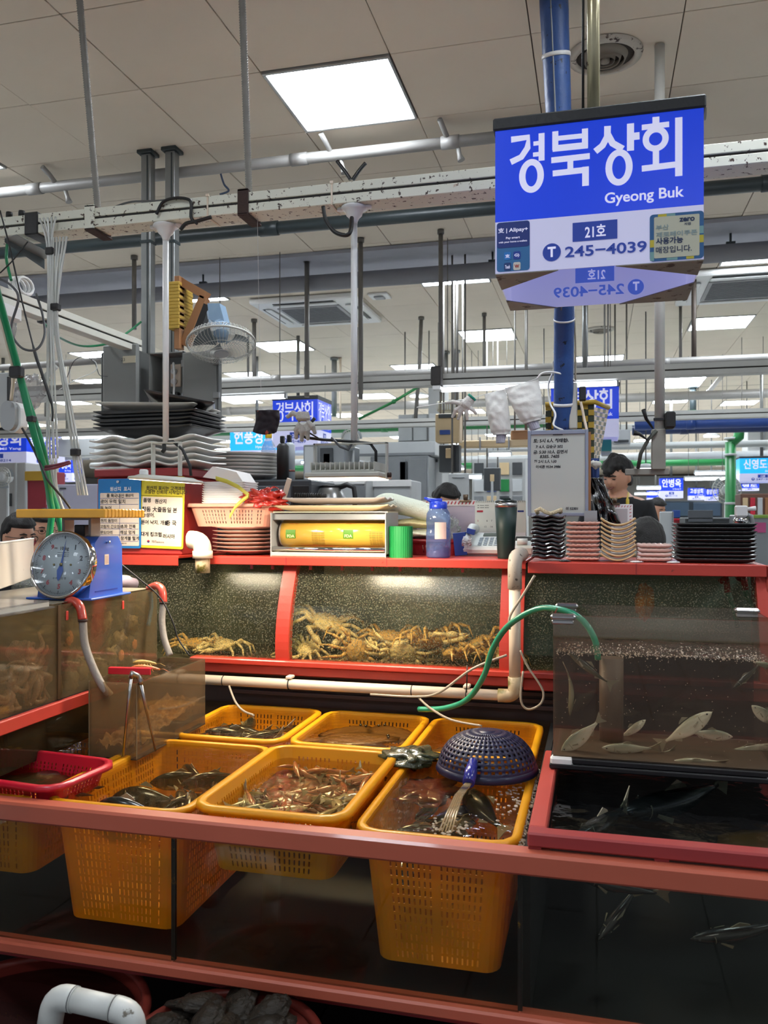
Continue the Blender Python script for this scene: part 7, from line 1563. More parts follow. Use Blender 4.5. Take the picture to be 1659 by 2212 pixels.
def fish_parts(hr=.24, wr=.12, bend=0.0, ns=22, nc=16, tail=.20, m=None, fin_m=None, dorsal=True):
 """unit length fish along +X: nose at 0, tail fork at 1, built as an Empty with parts (not placed)"""
 def cl(s): return bend * (s - .35) ** 2 * (1 if s > .35 else 0)
 PR_ = ((0, .05), (.03, .26), (.08, .50), (.15, .74), (.24, .92), (.33, 1), (.44, .95), (.56, .76), (.67, .50), (.76, .28), (.81, .20), (.84, .19))
 def rad(s):
  for (a, p), (b, q) in zip(PR_, PR_[1:]):
   if s <= b: return p + (q - p) * (s - a) / (b - a)
  return .19
 V = [];
 for i in range(ns + 1):
  s = (i / ns) * .84; r = rad(s)
  for k in range(nc):
   a = 2 * PI * k / nc; z = math.sin(a) * hr / 2 * r; y = math.cos(a) * wr / 2 * r * (1 - .25 * (math.sin(a) < -.5))
   V.append((s, y + cl(s), z - (.02 * math.sin(PI * s))))
 F = [(i * nc + k, i * nc + (k + 1) % nc, (i + 1) * nc + (k + 1) % nc, (i + 1) * nc + k) for i in range(ns) for k in range(nc)]
 F += [tuple(range(nc))[::-1], tuple(ns * nc + k for k in range(nc))]
 b = MB(); b.add(V, F, True)
 t = MB(); c8, c10 = cl(.8), cl(1)
 pts_ = [(.80, .02), (.86, .035), (1.0, .13), (.955, .0), (1.0, -.12), (.86, -.035), (.80, -.02)]
 V = [(x, cl(x) - .004, z) for x, z in pts_] + [(x, cl(x) + .004, z) for x, z in pts_]; n = len(pts_)
 t.add(V, [tuple(range(n)), tuple(range(n, 2 * n))[::-1]] + [(i, n + i, n + (i + 1) % n, (i + 1) % n) for i in range(n)])
 f = MB()
 for pl in ([(.34, hr * .47), (.42, hr * .47 + .05), (.50, hr * .44 + .015), (.52, hr * .40)], [(.60, -hr * .40), (.63, -hr * .42 - .035), (.72, -hr * .25 - .01), (.70, -hr * .2)]):
  V = [(x, cl(x) - .003, z) for x, z in pl] + [(x, cl(x) + .003, z) for x, z in pl]
  f.add(V, [(0, 1, 2, 3), (7, 6, 5, 4), (0, 4, 5, 1), (1, 5, 6, 2), (2, 6, 7, 3), (3, 7, 4, 0)])
 for sy_ in (-1, 1):
  V = [(.24, sy_ * wr * .48, -.02), (.33, sy_ * (wr * .5 + .03), -.06), (.34, sy_ * (wr * .5 + .025), -.03), (.24, sy_ * wr * .5, -.0)]
  f.add(V + [(a, b_ + .003 * sy_, c) for a, b_, c in V], [(0, 1, 2, 3), (7, 6, 5, 4), (0, 4, 5, 1), (1, 5, 6, 2), (2, 6, 7, 3), (3, 7, 4, 0)])
 e = MB(); e.ell((.075, -wr * .22, .012), (.015, .012, .015), nu=10, nv=8); e.ell((.075, wr * .22, .012), (.015, .012, .015), nu=10, nv=8)
 for sy_ in (-1, 1):   # gill cover edge
  f.tube([(.185 + .02 * math.cos(a), sy_ * wr * .5 * rad(.19) * math.cos(a * .8) + sy_ * .002, hr * .42 * rad(.19) * math.sin(a)) for a in (-.9, -.5, 0, .5, .9)], .004, 5)
 return b, t, f, e
M_finm = mat('fin_grey', '#8a8470', .4, var=.2); M_eye = mat('fish_eye', '#101010', .1, coat=1)
def make_fish(name, label, m, hr, wr, bend, group=None, fin=None, detail=True, cat='fish'):
 b, t, f, e = fish_parts(hr, wr, bend, 18 if detail else 10, 14 if detail else 8)
 r = thing(name, label, cat, (0, 0, 0), group)
 for nm, mb, mm_ in (('body', b, m), ('tail_fin', t, fin or M_finm), ('fin', f, fin or M_finm), ('eye', e, M_eye)):
  obj(nm, mb, mm_, r, local=True)
 return r
def put_fish(r, head, tail, roll=0):
 h, t = Vector(head), Vector(tail); d = t - h; L = d.length; M3 = basis(d, (0, 0, 1) if abs(d.normalized().z) < .95 else (0, 1, 0)) @ Matrix.Rotation(roll, 3, 'X')
 r.location = h; r.rotation_euler = M3.to_euler(); r.scale = (L, L, L)
M_silver = grad_mat('silver_fish', '#6e7660', '#f0ead4', z0=-.09, z1=.11, spots=('#a89a78', .64))
M_dorse = grad_mat('dark_backed_fish', '#22281e', '#8a8468', z0=-.1, z1=.02)
AQ = 'silver fish in the aquarium'
FL = [((1212, 1624, 2.42), (1304, 1550, 2.44), M_silver, .30, .12, .1, .2, 'silver fish nose down at the lower left corner of the aquarium'),
 ((1538, 1538, 2.43), (1418, 1612, 2.46), M_silver, .24, .12, -.15, .1, 'largest silver fish rising to the upper right in the aquarium'),
 ((1583, 1592, 2.48), (1478, 1578, 2.50), M_silver, .27, .12, .1, -.3, 'silver fish facing right behind the rising one'),
 ((1300, 1615, 2.43), (1428, 1618, 2.46), M_silver, .24, .12, .1, .5, 'silver fish lying flat left of the rising one'),
 ((1400, 1640, 2.46), (1462, 1618, 2.5), M_silver, .26, .12, .2, .7, 'small silver fish under the tail of the rising one'),
 ((1448, 1646, 2.40), (1572, 1641, 2.42), M_silver, .22, .12, -.1, 1.0, 'silver fish lying on its side at the bottom of the aquarium'),
 ((1226, 1407, 2.40), (1330, 1486, 2.42), M_dorse, .12, .10, .25, 0, 'dark backed fish slanting down below the water line'),
 ((1231, 1548, 2.44), (1240, 1432, 2.46), M_dorse, .14, .11, -.5, .0, 'dark fish hanging head down at the left of the aquarium'),
 ((1583, 1488, 2.52), (1650, 1428, 2.54), M_dorse, .18, .12, .1, .4, 'blurred dark backed fish at the upper right of the aquarium'),
 ((1627, 1430, 2.45), (1720, 1452, 2.47), M_silver, .26, .13, .1, 1.2, 'white bellied fish at the water line, right edge'),
 ((1624, 1524, 2.48), (1700, 1580, 2.5), M_silver, .3, .12, .1, .3, 'silver fish cut by the right edge of the photograph'),
 ((1560, 1632, 2.56), (1700, 1600, 2.58), M_silver, .2, .12, .1, .6, 'faint fish lying at the back right of the aquarium'),
 ((1395, 1555, 2.62), (1330, 1600, 2.64), M_silver, .22, .12, .1, .2, 'faint fish in the murk left of the rising one')]
for h, t_, m_, hr, wr, bd, rl, lb in FL:
 f = make_fish('silver_fish', lb, m_, hr, wr, bd, AQ); put_fish(f, at(h[0], h[1], Y=h[2]), at(t_[0], t_[1], Y=t_[2]), rl)
def scatter(proto, n, box, zr, L, label, group, lab2=None, flat=True, seed=1, pitch=.25):
 r = random.Random(seed)
 for k in range(n):
  o = proto if k == 0 else dup(proto, (0, 0, 0), label=label, group=group)
  x = r.uniform(box[0], box[1]); y = r.uniform(box[2], box[3]); z = r.uniform(*zr); a = r.uniform(0, 2 * PI); l = r.uniform(*L)
  d = Vector((math.cos(a), math.sin(a), r.uniform(-pitch, pitch))).normalized() * l; c = Vector((x, y, z))
  h, t = c - d / 2, c + d / 2
  for q in (h, t): q.x = min(max(q.x, box[0]), box[1]); q.y = min(max(q.y, box[2]), box[3]); q.z = min(max(q.z, zr[0] - .01), zr[1] + .004)
  if (t - h).length < l * .6: t = h + (c - h).normalized() * l * .7
  put_fish(o, h, t, r.uniform(-1.6, 1.6) if flat else r.uniform(-.4, .4))
M_olive = grad_mat('olive_small_fish', '#6a6a44', '#cfc4a4', z0=-.08, z1=.08, spots=('#4a3a2a', .6))
M_pinkf = grad_mat('reddish_small_fish', '#8a4636', '#c89a80', z0=-.08, z1=.08, spots=('#5a2a22', .62))
M_bream = grad_mat('striped_dark_fish', '#1c1e18', '#5a5444', z0=-.14, z1=.14, stripes=('#161612', 2.2))
M_blackf = grad_mat('black_fish', '#16181a', '#3c3e3c', z0=-.1, z1=.1)
p = make_fish('small_fish', 'small olive and silver fish lying in the raised middle basket', M_olive, .20, .15, .15, 'small olive fish in the middle basket', detail=False)
scatter(p, 34, (-.965, -.62, 1.945, 2.20), (.70, .731), (.11, .16), 'small olive and silver fish lying in the raised middle basket', 'small olive fish in the middle basket', seed=3)
p = make_fish('small_fish', 'small reddish brown fish under the water of the raised middle basket', M_pinkf, .18, .14, .2, 'reddish fish in the middle basket', detail=False)
scatter(p, 46, (-.965, -.62, 2.04, 2.46), (.685, .728), (.11, .17), 'small reddish brown fish under the water of the raised middle basket', 'reddish fish in the middle basket', seed=4)
o = obj('fish_mass', MB().grid(lambda s, q: (-.965 + .345 * s, 1.94 + .53 * q, .70 + .014 * noise.noise(Vector((s * 9, q * 14, 0))) + .006 * noise.noise(Vector((s * 30, q * 9, 3)))), 50, 70), mat('fish_mass_brown', '#5a3a2c', .35, var=.5, scale=26, spots=[('#a07a5c', .58, 20, .08)], coat=.4), label='dense bed of small fish at the bottom of the raised middle basket', cat='fish', kind='stuff')
p = make_fish('striped_fish', 'dark striped fish in the front left yellow basket', M_bream, .36, .16, .1, 'dark striped fish in the front left basket')
r_ = thing
lst = [(-1.30, 1.97, .722, -1.06, 1.955, .715, .15), (-1.14, 2.03, .70, -1.07, 2.22, .70, .5), (-1.35, 2.12, .69, -1.12, 2.15, .69, -.4), (-1.2, 2.25, .70, -1.05, 2.42, .69, .6), (-1.08, 2.05, .69, -1.2, 2.3, .68, -.6), (-1.33, 2.3, .68, -1.15, 2.42, .68, .5), (-1.1, 2.15, .71, -1.04, 1.97, .70, .2), (-1.25, 2.2, .66, -1.05, 2.1, .66, .3), (-1.3, 2.45, .68, -1.12, 2.3, .67, .2)]
for k, q in enumerate(lst):
 o = p if k == 0 else dup(p, (0, 0, 0), label='dark striped fish in the front left yellow basket')
 put_fish(o, q[:3], q[3:6], q[6])
p['label'] = 'big dark striped fish along the near edge of the front left basket'
p = make_fish('dark_fish', 'black fish in the front right yellow basket', M_blackf, .28, .2, .15, 'black fish in the front right basket')
scatter(p, 9, (-.50, -.22, 1.98, 2.48), (.60, .69), (.22, .3), 'black fish in the front right yellow basket', 'black fish in the front right basket', seed=8)
o = obj('red_seaweed', EL((-.46, 2.33, .715), (.075, .10, .012), nu=40, nv=12, amp=.8, fr=2.5, seed=2), mat('dark_red_flesh', '#5a1a1a', .3, var=.4, coat=.4), label='dark red flap floating in the front right basket left of the water stream', cat='seaweed')
p = make_fish('dark_fish', 'dark fish in the back left yellow basket', M_blackf, .22, .2, .3, 'dark fish in the back left basket', detail=False)
scatter(p, 14, (-1.40, -1.06, 2.64, 3.04), (.68, .725), (.2, .28), 'dark fish in the back left yellow basket', 'dark fish in the back left basket', seed=9)
M_flat = mat('flatfish_skin', '#6a4a22', .4, var=.35, scale=14, spots=[('#3a2812', .6, 10, .1)], coat=.4)
def flatfish(label, c, a, L, m=M_flat, grp=None):
 t = thing('flatfish', label, 'flatfish', c, grp, rz=a)
 n = 40; V = [(0, 0, .008)]
 outline = []
 for k in range(n):
  th = 2 * PI * k / n; r = 1 + .03 * math.sin(9 * th); outline.append((L * .42 * math.cos(th) * r, L * .27 * math.sin(th) * (1 - .25 * math.cos(th)) * r))
 V = [(0, 0, .010)] + [(x * .6, y * .6, .008) for x, y in outline] + [(x, y, .001 + .002 * (k % 2)) for k, (x, y) in enumerate(outline)] + [(0, 0, -.003)]
 F = [(0, 1 + k, 1 + (k + 1) % n) for k in range(n)] + [(1 + k, 1 + n + k, 1 + n + (k + 1) % n, 1 + (k + 1) % n) for k in range(n)] + [(1 + 2 * n, 1 + n + (k + 1) % n, 1 + n + k) for k in range(n)]
 b = MB(); b.add(V, F, True); obj('body', b, m, t, local=True)
 obj('tail_fin', PR([(-L * .40, -.012), (-L * .36, .012), (-L * .56, .03), (-L * .58, -.03)], (0, 0, 0), (1, 0, 0), (0, 1, 0), .003), m, t, local=True)
 obj('eye', EL((L * .30, .012, .011), (.006, .006, .005), nu=8, nv=6).ell((L * .30, -.012, .011), (.006, .006, .005), nu=8, nv=6), M_eye, t, local=True)
for k, (x, y, z, a, L, lb) in enumerate(((-.80, 2.78, .722, .3, .34, 'large brown flatfish lying uppermost in the back middle basket'), (-.72, 2.92, .712, 2.2, .30, 'flatfish under the large one at the right of the back middle basket'), (-.88, 2.92, .704, 1.2, .30, 'flatfish at the far left of the back middle basket'), (-.74, 2.72, .70, -.9, .28, 'lowest flatfish near the front of the back middle basket'), (-.45, 2.80, .70, 1.0, .28, 'dark flatfish in the shaded back right basket'), (.42, 2.2, .70, .5, .34, 'pale flatfish just under the dark water at right'))):
 flatfish(lb, (x, y, z), a, L)
p = make_fish('dark_fish', 'long grey black fish in the dark water below the aquarium, near the rail', M_blackf, .16, .14, .15, 'big fish in the dark right tank')
put_fish(p, at(1240, 1812, Z=.735), at(1372, 1735, Z=.738), .1)
for k, (h, t_, rl, lb) in enumerate(((at(1330, 1760, Z=.70), at(1600, 1690, Z=.70), .3, 'shadowy large fish deeper in the dark water at right'), (Vector((-.05, 2.0, .66)), Vector((.17, 2.02, .62)), .3, 'dark fish seen through the front glass just below the rail at right'), (Vector((.0, 2.02, .50)), Vector((.12, 2.1, .63)), 1.2, 'spotted dark fish in the dark glass, middle right'), (Vector((.20, 1.96, .56)), Vector((.45, 2.02, .60)), .5, 'striped pale fish seen through the glass at the far right'))):
 o = dup(p, (0, 0, 0), label=lb); put_fish(o, h, t_, rl)
o = obj('crimson_fill', EL((-1.58, 2.06, .725), (.17, .10, .012), nu=40, nv=14, amp=.8, fr=2.6, seed=5), mat('dark_shellfish', '#2c2a20', .35, var=.5, scale=16, spots=[('#6a6a58', .6, 14, .08)], coat=.4), label='dark shellfish heap in the crimson basket', cat='shellfish', kind='stuff')
M_crab = mat('tan_crab', '#c89a54', .45, var=.35, scale=20, spots=[('#7a5428', .58, 14, .1), ('#e6cf9c', .68, 22, .06)], bump=.5, bscale=60)
M_crab2 = mat('pale_crab', '#d8bc84', .45, var=.25, scale=16, spots=[('#8a6434', .62, 14, .1)], bump=.4, bscale=60)
def crab(label, c, sc, rz, rx=0, ry=0, m=M_crab, seed=0, grp=None, raise_=0):
 t = thing('crab', label, 'crab', c, grp); t.rotation_euler = (rx, ry, rz); t.scale = (sc, sc, sc); rr = random.Random(seed)
 b = MB(); b.ell((0, 0, 0), (.075, .062, .03), nu=36, nv=20, amp=.22, fr=5, seed=seed)
 obj('shell', b, m, t, local=True)
 sp_ = MB()
 for k in range(26):
  a = rr.uniform(0, 2 * PI); r = rr.uniform(.1, .9); x, y = .07 * r * math.cos(a), .058 * r * math.sin(a); z = .03 * math.sqrt(max(0, 1 - r * r)); sp_.tube([(x, y, z * .9), (x * 1.08, y * 1.08, z + .008)], [.003, .0006], 5)
 obj('shell_spine', sp_, m, t, local=True, kind='stuff')
 for sd_ in (-1, 1):
  for k in range(4):
   a0 = (-.5 + .38 * k); d = Vector((sd_ * math.cos(a0), math.sin(a0) * .9, 0)); up = rr.uniform(.01, .05) + raise_
   P = [Vector((d.x * .06, d.y * .05, 0)), Vector((d.x * .115, d.y * .11, up)), Vector((d.x * .175, d.y * .17, up * .6 - .01)), Vector((d.x * .20, d.y * .20 - .01, -.045 + raise_ * .5))]
   obj('leg', TB([P[0], P[0].lerp(P[1], .5), P[1]], [.0085, .011, .008], 7).tube([P[1], P[1].lerp(P[2], .5), P[2]], [.0075, .0085, .006], 7).tube([P[2], P[3]], [.006, .0015], 6), m, t, local=True)
  P = [Vector((sd_ * .045, -.05, 0)), Vector((sd_ * .085, -.085, .015 + raise_)), Vector((sd_ * .06, -.13, .01 + raise_))]; e = P[2] + Vector((-sd_ * .03, -.045, 0))
  obj('claw', TB(P, [.010, .012, .010], 8).tube([P[2], P[2].lerp(e, .5), e], [.011, .018, .011], 10).tube([e, e + Vector((-sd_ * .02, -.035, .006))], [.009, .002], 7).tube([e, e + Vector((-sd_ * .002, -.034, -.008))], [.007, .0015], 7), M_crab2, t, local=True)
 return t
def cp(u, v, Y): return at(u, v, Y=Y)
CR = [(705, 1345, 3.36, 1.0, .4, .5, .2, 'big crab propped up against the left of the middle tank'), (840, 1375, 3.40, .85, 0, .2, 0, 'crab with a domed shell in the centre of the middle tank'), (925, 1388, 3.28, .95, 1.2, -.2, .3, 'crab with pale claws right of centre in the middle tank'), (870, 1415, 3.26, .9, .2, 1.9, .1, 'upturned crab showing its belly at the front of the middle tank'), (1040, 1390, 3.36, .95, -.8, .3, -.3, 'crab at the right end of the middle tank'), (985, 1412, 3.25, .9, 2.2, .1, .2, 'crab with long legs low in the right of the middle tank'), (665, 1410, 3.27, .8, -1.0, .2, .3, 'crab low in the left corner of the middle tank'), (770, 1408, 3.25, .85, .8, 1.6, .4, 'crab leaning on the glass left of centre'), (425, 1392, 3.30, .8, .3, .1, 0, 'reddish crab at the left of the left upper tank'), (485, 1400, 3.30, .8, -.4, .1, .1, 'pale crab facing the glass in the left upper tank'), (740, 1375, 3.44, .9, 1.6, .3, .2, 'crab behind the propped one, back of the middle tank'), (960, 1370, 3.46, .95, -1.2, .2, -.2, 'crab at the back right of the middle tank'), (800, 1400, 3.32, .8, 2.6, .4, .1, 'crab half buried left of the domed one'), (1075, 1412, 3.28, .8, .9, .2, .1, 'small crab against the right red post')]
for k, (u, v, Y, sc, rz, rx, ry, lb) in enumerate(CR):
 c = cp(u, v, Y); c.z = max(c.z, .905 + .05 * sc); crab(lb, c, sc * .92, rz, rx, ry, M_crab if k % 3 else M_crab2, k + 1, 'crabs in the upper tank')
M_lump = mat('barnacled_shell', '#8a7650', .6, var=.4, scale=22, spots=[('#c8b48c', .6, 24, .08), ('#3e3420', .64, 12, .08)], bump=.8, bscale=50)
rl = random.Random(5)
for k in range(22):
 y = 2.30 + .52 * rl.random(); z = .95 + .15 * rl.random() ** 1.4; x = -1.665 - .10 * rl.random()
 if y > 2.6: z += .05 * rl.random()
 r = rl.uniform(.028, .042)
 lb = 'barnacled grey brown shellfish in the tank under the scale'
 o = obj('rough_shellfish', EL((x, y, z), (r * .8, r, r * 1.15), nu=22, nv=14, amp=.5, fr=2.4, seed=k), M_lump, label=lb, cat='shellfish', group='rough shellfish in the tank under the scale')
for u, v, w_, lb in ((150, 1378, 1.0, 'oval orange mouthed shellfish stuck high on the glass near the seam'), (262, 1416, .85, 'orange mouthed shellfish low on the glass behind the siphon hose'), (291, 1392, .8, 'orange shellfish with a wavy edge at the right of the tank under the scale')):
 p = at(u, v, X=LXF - .016); t = thing('orange_shellfish', lb, 'shellfish', p)
 obj('flesh', EL(p, (.004, .020 * w_, .022 * w_), nu=26, nv=12, amp=.3, fr=4, seed=u), mat('orange_flesh', '#e0925a', .5, var=.15, spots=[('#b0602c', .64, 30, .05)]), t); obj('shell', EL(p + Vector((-.014, -.002, .004)), (.012, .026 * w_, .032 * w_), nu=26, nv=14, amp=.4, fr=3, seed=u + 1), mat('dark_shell', '#4e3e26', .6, var=.4, scale=20, bump=.6), t)
M_oct = mat('octopus_skin', '#b08a74', .3, var=.3, scale=14, spots=[('#6a4438', .6, 18, .1), ('#dcbca8', .66, 26, .06)], coat=.5)
for k, (y, z, s_, lb) in enumerate(((2.20, 1.02, 1.0, 'large octopus with coiled arms against the glass of the left tank'), (2.08, .99, .9, 'second octopus lower in the left tank near the left edge'), (2.14, 1.07, .8, 'reddish octopus head higher up in the left tank'))):
 t = thing('octopus', lb, 'octopus', (-1.70, y, z)); rr = random.Random(k + 3)
 obj('mantle', EL((-1.70 + .01 * k, y + .02, z + .02), (.045 * s_, .05 * s_, .042 * s_), nu=26, nv=16, amp=.3, fr=2, seed=k), M_oct, t)
 for a in range(7):
  th = rr.uniform(-2.8, .2); P = []
  px, py2, pz_ = -1.665, y, z; cur = rr.uniform(-2.2, 2.2)
  for q in range(12):
   P.append(Vector((px, py2, max(pz_, .935)))); th += cur * .16 * (1 + q * .12); py2 += .017 * s_ * math.cos(th); pz_ += .017 * s_ * math.sin(th) - .001; px = -1.650 + .012 * math.sin(q * .8 + a) - .004 * (a % 3); py2 = min(max(py2, 1.95), 2.24); pz_ = min(max(pz_, .935), 1.14)
  obj('arm', TB(P, [.011 * s_ * (1 - q / 13) + .002 for q in range(12)], 8), M_oct, t)
M_shr = mat('orange_shrimp', '#d8804a', .4, var=.2, scale=30, coat=.4, bump=.5, bscale=100)
for k, (h, t_, lb) in enumerate((((288, 1432), (338, 1434), 'pale shrimp lying behind on the edge of the small clear tank'), ((285, 1442), (345, 1446), 'orange shrimp lying on the edge of the small clear tank'))):
 a, b = at(*h, Z=.985), at(*t_, Z=.985); t = thing('shrimp', lb, 'shrimp', a); M_s = M_shr if k else mat('pale_shrimp', '#c8a45c', .4, var=.2, bump=.5, bscale=100)
 P = [a.lerp(b, s) + Vector((0, 0, .004 * math.sin(PI * s))) for s in [q / 8 for q in range(9)]]
 obj('body', TB(P, [.004, .0075, .0085, .0088, .008, .007, .006, .0045, .003], 10), M_s, t)
 for q in range(5):
  c = P[2 + q]; obj('leg', TB([c, c + Vector((.004, -.010, -.006)), c + Vector((.012, -.014, -.008))], [.0018, .0014, .0008], 4), M_s, t)
 obj('feeler', TB([b, b + Vector((.02, -.01, .004)), b + Vector((.05, -.03, .0))], .0008, 4), M_s, t)
gl = obj('shrimp_heap', MB().grid(lambda s, q: (CX0 + .012 + .145 * s, CY0 + .02 + .44 * q, .752 + .02 + .06 * q ** 1.2 + .02 * noise.noise(Vector((s * 6, q * 12, 0))) + .012 * noise.noise(Vector((s * 20, q * 30, 4)))), 40, 80), mat('shrimp_heap', '#9a7038', .5, var=.5, scale=40, spots=[('#d8b070', .56, 30, .08), ('#5a3a18', .6, 20, .08)], bump=.8, bscale=60), label='heap of small brown shrimps in the clear tank', cat='shrimps', kind='stuff')
M_oy = mat('oyster_shell', '#2a2216', .6, var=.6, scale=10, spots=[('#7a6c50', .6, 9, .08)], bump=1.0, bscale=40, stretch=(1, 1, 3))
ro = random.Random(11)
for k in range(34):
 a = ro.uniform(0, 2 * PI); r = .19 * math.sqrt(ro.random()); z = .285 + .075 * ro.random() * (1.2 - r / .2) + .012 * (k % 3)
 c = (-.80 + r * math.cos(a), 1.68 + r * math.sin(a), z + .018)
 M3 = Matrix.Rotation(ro.uniform(-.7, .7), 3, 'X') @ Matrix.Rotation(ro.uniform(0, 6), 3, 'Z')
 mb = MB()
 for q in range(3): mb.ell((c[0], c[1], c[2] + .004 * q), (.058 - .010 * q, .036 - .006 * q, .011), M=M3, nu=20, nv=8, amp=.35, fr=2.4, seed=k + q)
 obj('oyster', mb, M_oy, label='dark ridged oyster in the heap in the brown tub', cat='oyster', group='oysters in the tub')
# people
M_skin = mat('skin', '#c89478', .5, var=.06, scale=8, subs=.1)
M_hair = mat('black_hair', '#120f0d', .6, var=.4, scale=60, stretch=(1, 1, .2), bump=.5, bscale=140)
M_hairg = mat('grey_black_hair', '#1c1a18', .6, var=.6, scale=90, bump=.5, bscale=160)
def hd(d, hair=0.0):
 x, y, z = d; rx, ry, rz = .074, .096, .116
 k = 1.0
 if z < 0: rx *= 1 - .26 * (-z) ** 1.4; ry *= 1 - .10 * (-z) ** 2
 p = Vector((x * rx, y * ry, z * rz))
 def g(cx, cy, cz, s, a):
  e = (x - cx) ** 2 + (y - cy) ** 2 + (z - cz) ** 2; return a * math.exp(-e / (s * s))
 o = 0
 if not hair:
  o += g(0, -1, -.16, .13, .020) + g(0, -1, -.02, .10, .010) + g(0, -.98, .10, .10, .003)
  o += g(.30, -.92, .20, .18, .004) + g(-.30, -.92, .20, .18, .004) - g(.33, -.92, .03, .14, .009) - g(-.33, -.92, .03, .14, .009)
  o += g(.48, -.80, -.22, .26, .006) + g(-.48, -.80, -.22, .26, .006) + g(0, -.90, -.46, .15, .006) - g(0, -.88, -.58, .08, .004) + g(0, -.72, -.74, .2, .010)
 return p + Vector(d) * (o + hair)
def person(label, x, y, ztop, rz, m_shirt, m_hair=M_hair, pose='stand', hairstyle='short', sleeves=True, glasses=False, head_tilt=(0, 0, 0), smile=False, apron=None, group=None, bun=False):
 H = ztop; s = H / 1.72
 base = 0
 if pose == 'sit': s = 1.0; base = H - 1.32
 t = thing('person', label, 'person', (x, y, 0), group, rz=rz)
 hz = (H - .118 * s - .012) if pose != 'sit' else H - .13
 def Z(a): return a * s if pose == 'stand' else a
 if pose == 'stand':
  sh = Z(1.45); hip = Z(.92)
  J = [((0, 0, hip), .15), ((0, .01, Z(1.10)), .14), ((0, .01, Z(1.28)), .155), ((0, .01, sh - .02), .11), ((0, .0, sh + .06), .056), ((0, -.01, hz - .05), .055)]
  legs = [((sx * .09, 0, hip - .06), .095) for sx in (-1, 1)]
 else:
  sh = H - .30; hip = max(sh - .52, .42)
  J = [((0, .02, hip), .15), ((0, .02, hip + .18), .14), ((0, .01, sh - .14), .155), ((0, .0, sh - .02), .11), ((0, -.02, sh + .06), .056), ((0, -.03, hz - .05), .055)]
 V = [j[0] for j in J]; Rr = [j[1] for j in J]; E = [(i, i + 1) for i in range(5)]
 def add(p, r, par): V.append(p); Rr.append(r); E.append((par, len(V) - 1)); return len(V) - 1
 for sx in (-1, 1):
  a = add((sx * .17, .0, sh - .03), .062, 3); b = add((sx * .235, -.02, sh - .28), .046, a); c = add((sx * .20, -.17 if pose != 'back' else .1, sh - .46), .036, b); add((sx * .13, -.27, sh - .47), .03, c)
  if pose == 'stand':
   k = add((sx * .09, 0, hip - .08), .10, 0); k = add((sx * .10, -.01, Z(.50)), .065, k); k = add((sx * .10, .01, Z(.09)), .045, k); add((sx * .11, -.14, Z(.035) + .01), .035, k)
  else:
   k = add((sx * .11, -.05, hip - .02), .10, 0); k = add((sx * .13, -.42, hip), .07, k); k = add((sx * .13, -.42, .09), .045, k); add((sx * .13, -.55, .045), .035, k)
 def skin(vv, rr_, ee, sub=1):
  me = bpy.data.meshes.new('sk'); me.from_pydata(vv, ee, []); o = bpy.data.objects.new('sk', me); COL.objects.link(o)
  md = o.modifiers.new('s', 'SKIN'); md.use_smooth_shade = True
  for i, q in enumerate(me.skin_vertices[0].data): q.radius = (rr_[i], rr_[i] * (.72 if i in (0, 1, 2, 3) else 1))
  me.skin_vertices[0].data[0].use_root = True
  md2 = o.modifiers.new('b', 'SUBSURF'); md2.levels = sub; md2.render_levels = sub
  dg = bpy.context.evaluated_depsgraph_get(); m2 = bpy.data.meshes.new_from_object(o.evaluated_get(dg))
  mb = MB(); mb.add([tuple(v.co) for v in m2.vertices], [tuple(p.vertices) for p in m2.polygons], True)
  bpy.data.objects.remove(o); bpy.data.meshes.remove(me); bpy.data.meshes.remove(m2); return mb
 body = skin(V, Rr, E)
 RH = Matrix.Rotation(head_tilt[2], 3, 'Z') @ Matrix.Rotation(head_tilt[0], 3, 'X') @ Matrix.Rotation(head_tilt[1], 3, 'Y')
 hc = Vector((0, -.02, hz)); nu, nv = 56, 44
 def hg(hair, sm=None):
  def f(a, b):
   th = PI * b; ph = 2 * PI * a; d = Vector((math.sin(th) * math.cos(ph), math.sin(th) * math.sin(ph), math.cos(th)))
   h = hair(d) if callable(hair) else hair
   return hc + RH @ (hd(d, h) * 1.0)
  return f
 body.grid(hg(0), nu, nv, True, wrap=True)
 for sx in (-1, 1):
  body.ell(hc + RH @ Vector((sx * .078, .012, -.005)), (.010, .018, .030), M=RH, nu=12, nv=8)
  hp = Vector((sx * .13, -.27, sh - .47)); body.ell(hp + Vector((-sx * .02, -.05, 0)), (.038, .045, .018), nu=14, nv=8)
  for q in range(4):
   f0 = hp + Vector((-sx * (.045 - .024 * q + .0) * 1.0, -.085, 0)); body.tube([f0 + Vector((0, .03, 0)), f0 + Vector((0, -.02, .004)), f0 + Vector((0, -.05 + .006 * abs(q - 1.5), -.012))], [.010, .009, .0075], 8)
  body.tube([hp + Vector((sx * .02, -.03, 0)), hp + Vector((sx * .035, -.07, -.004))], [.011, .009], 8)
 o = obj('body', body, M_skin, t, local=True)
 md = o.modifiers.new('join', 'REMESH'); md.mode = 'VOXEL'; md.voxel_size = .0065; md.use_smooth_shade = True
 sm_ = o.modifiers.new('soft', 'SMOOTH'); sm_.factor = .5; sm_.iterations = 2
 keep = [0, 1, 2, 3]; V2 = [V[i] for i in keep] ; R2 = [Rr[i] * 1.10 + .006 for i in keep]; E2 = [(0, 1), (1, 2), (2, 3)]
 V2.append((0, .005, sh + .035)); R2.append(.075); E2.append((3, 4))
 base_i = 6
 for q, sx in enumerate((-1, 1)):
  off = 6 + q * 8
  a, b, c = V[off], V[off + 1], V[off + 2]
  i0 = len(V2); V2 += [a, b, tuple(Vector(b).lerp(Vector(c), .7 if sleeves else .1))]; R2 += [.074, .060, .052]; E2 += [(3, i0), (i0, i0 + 1), (i0 + 1, i0 + 2)]
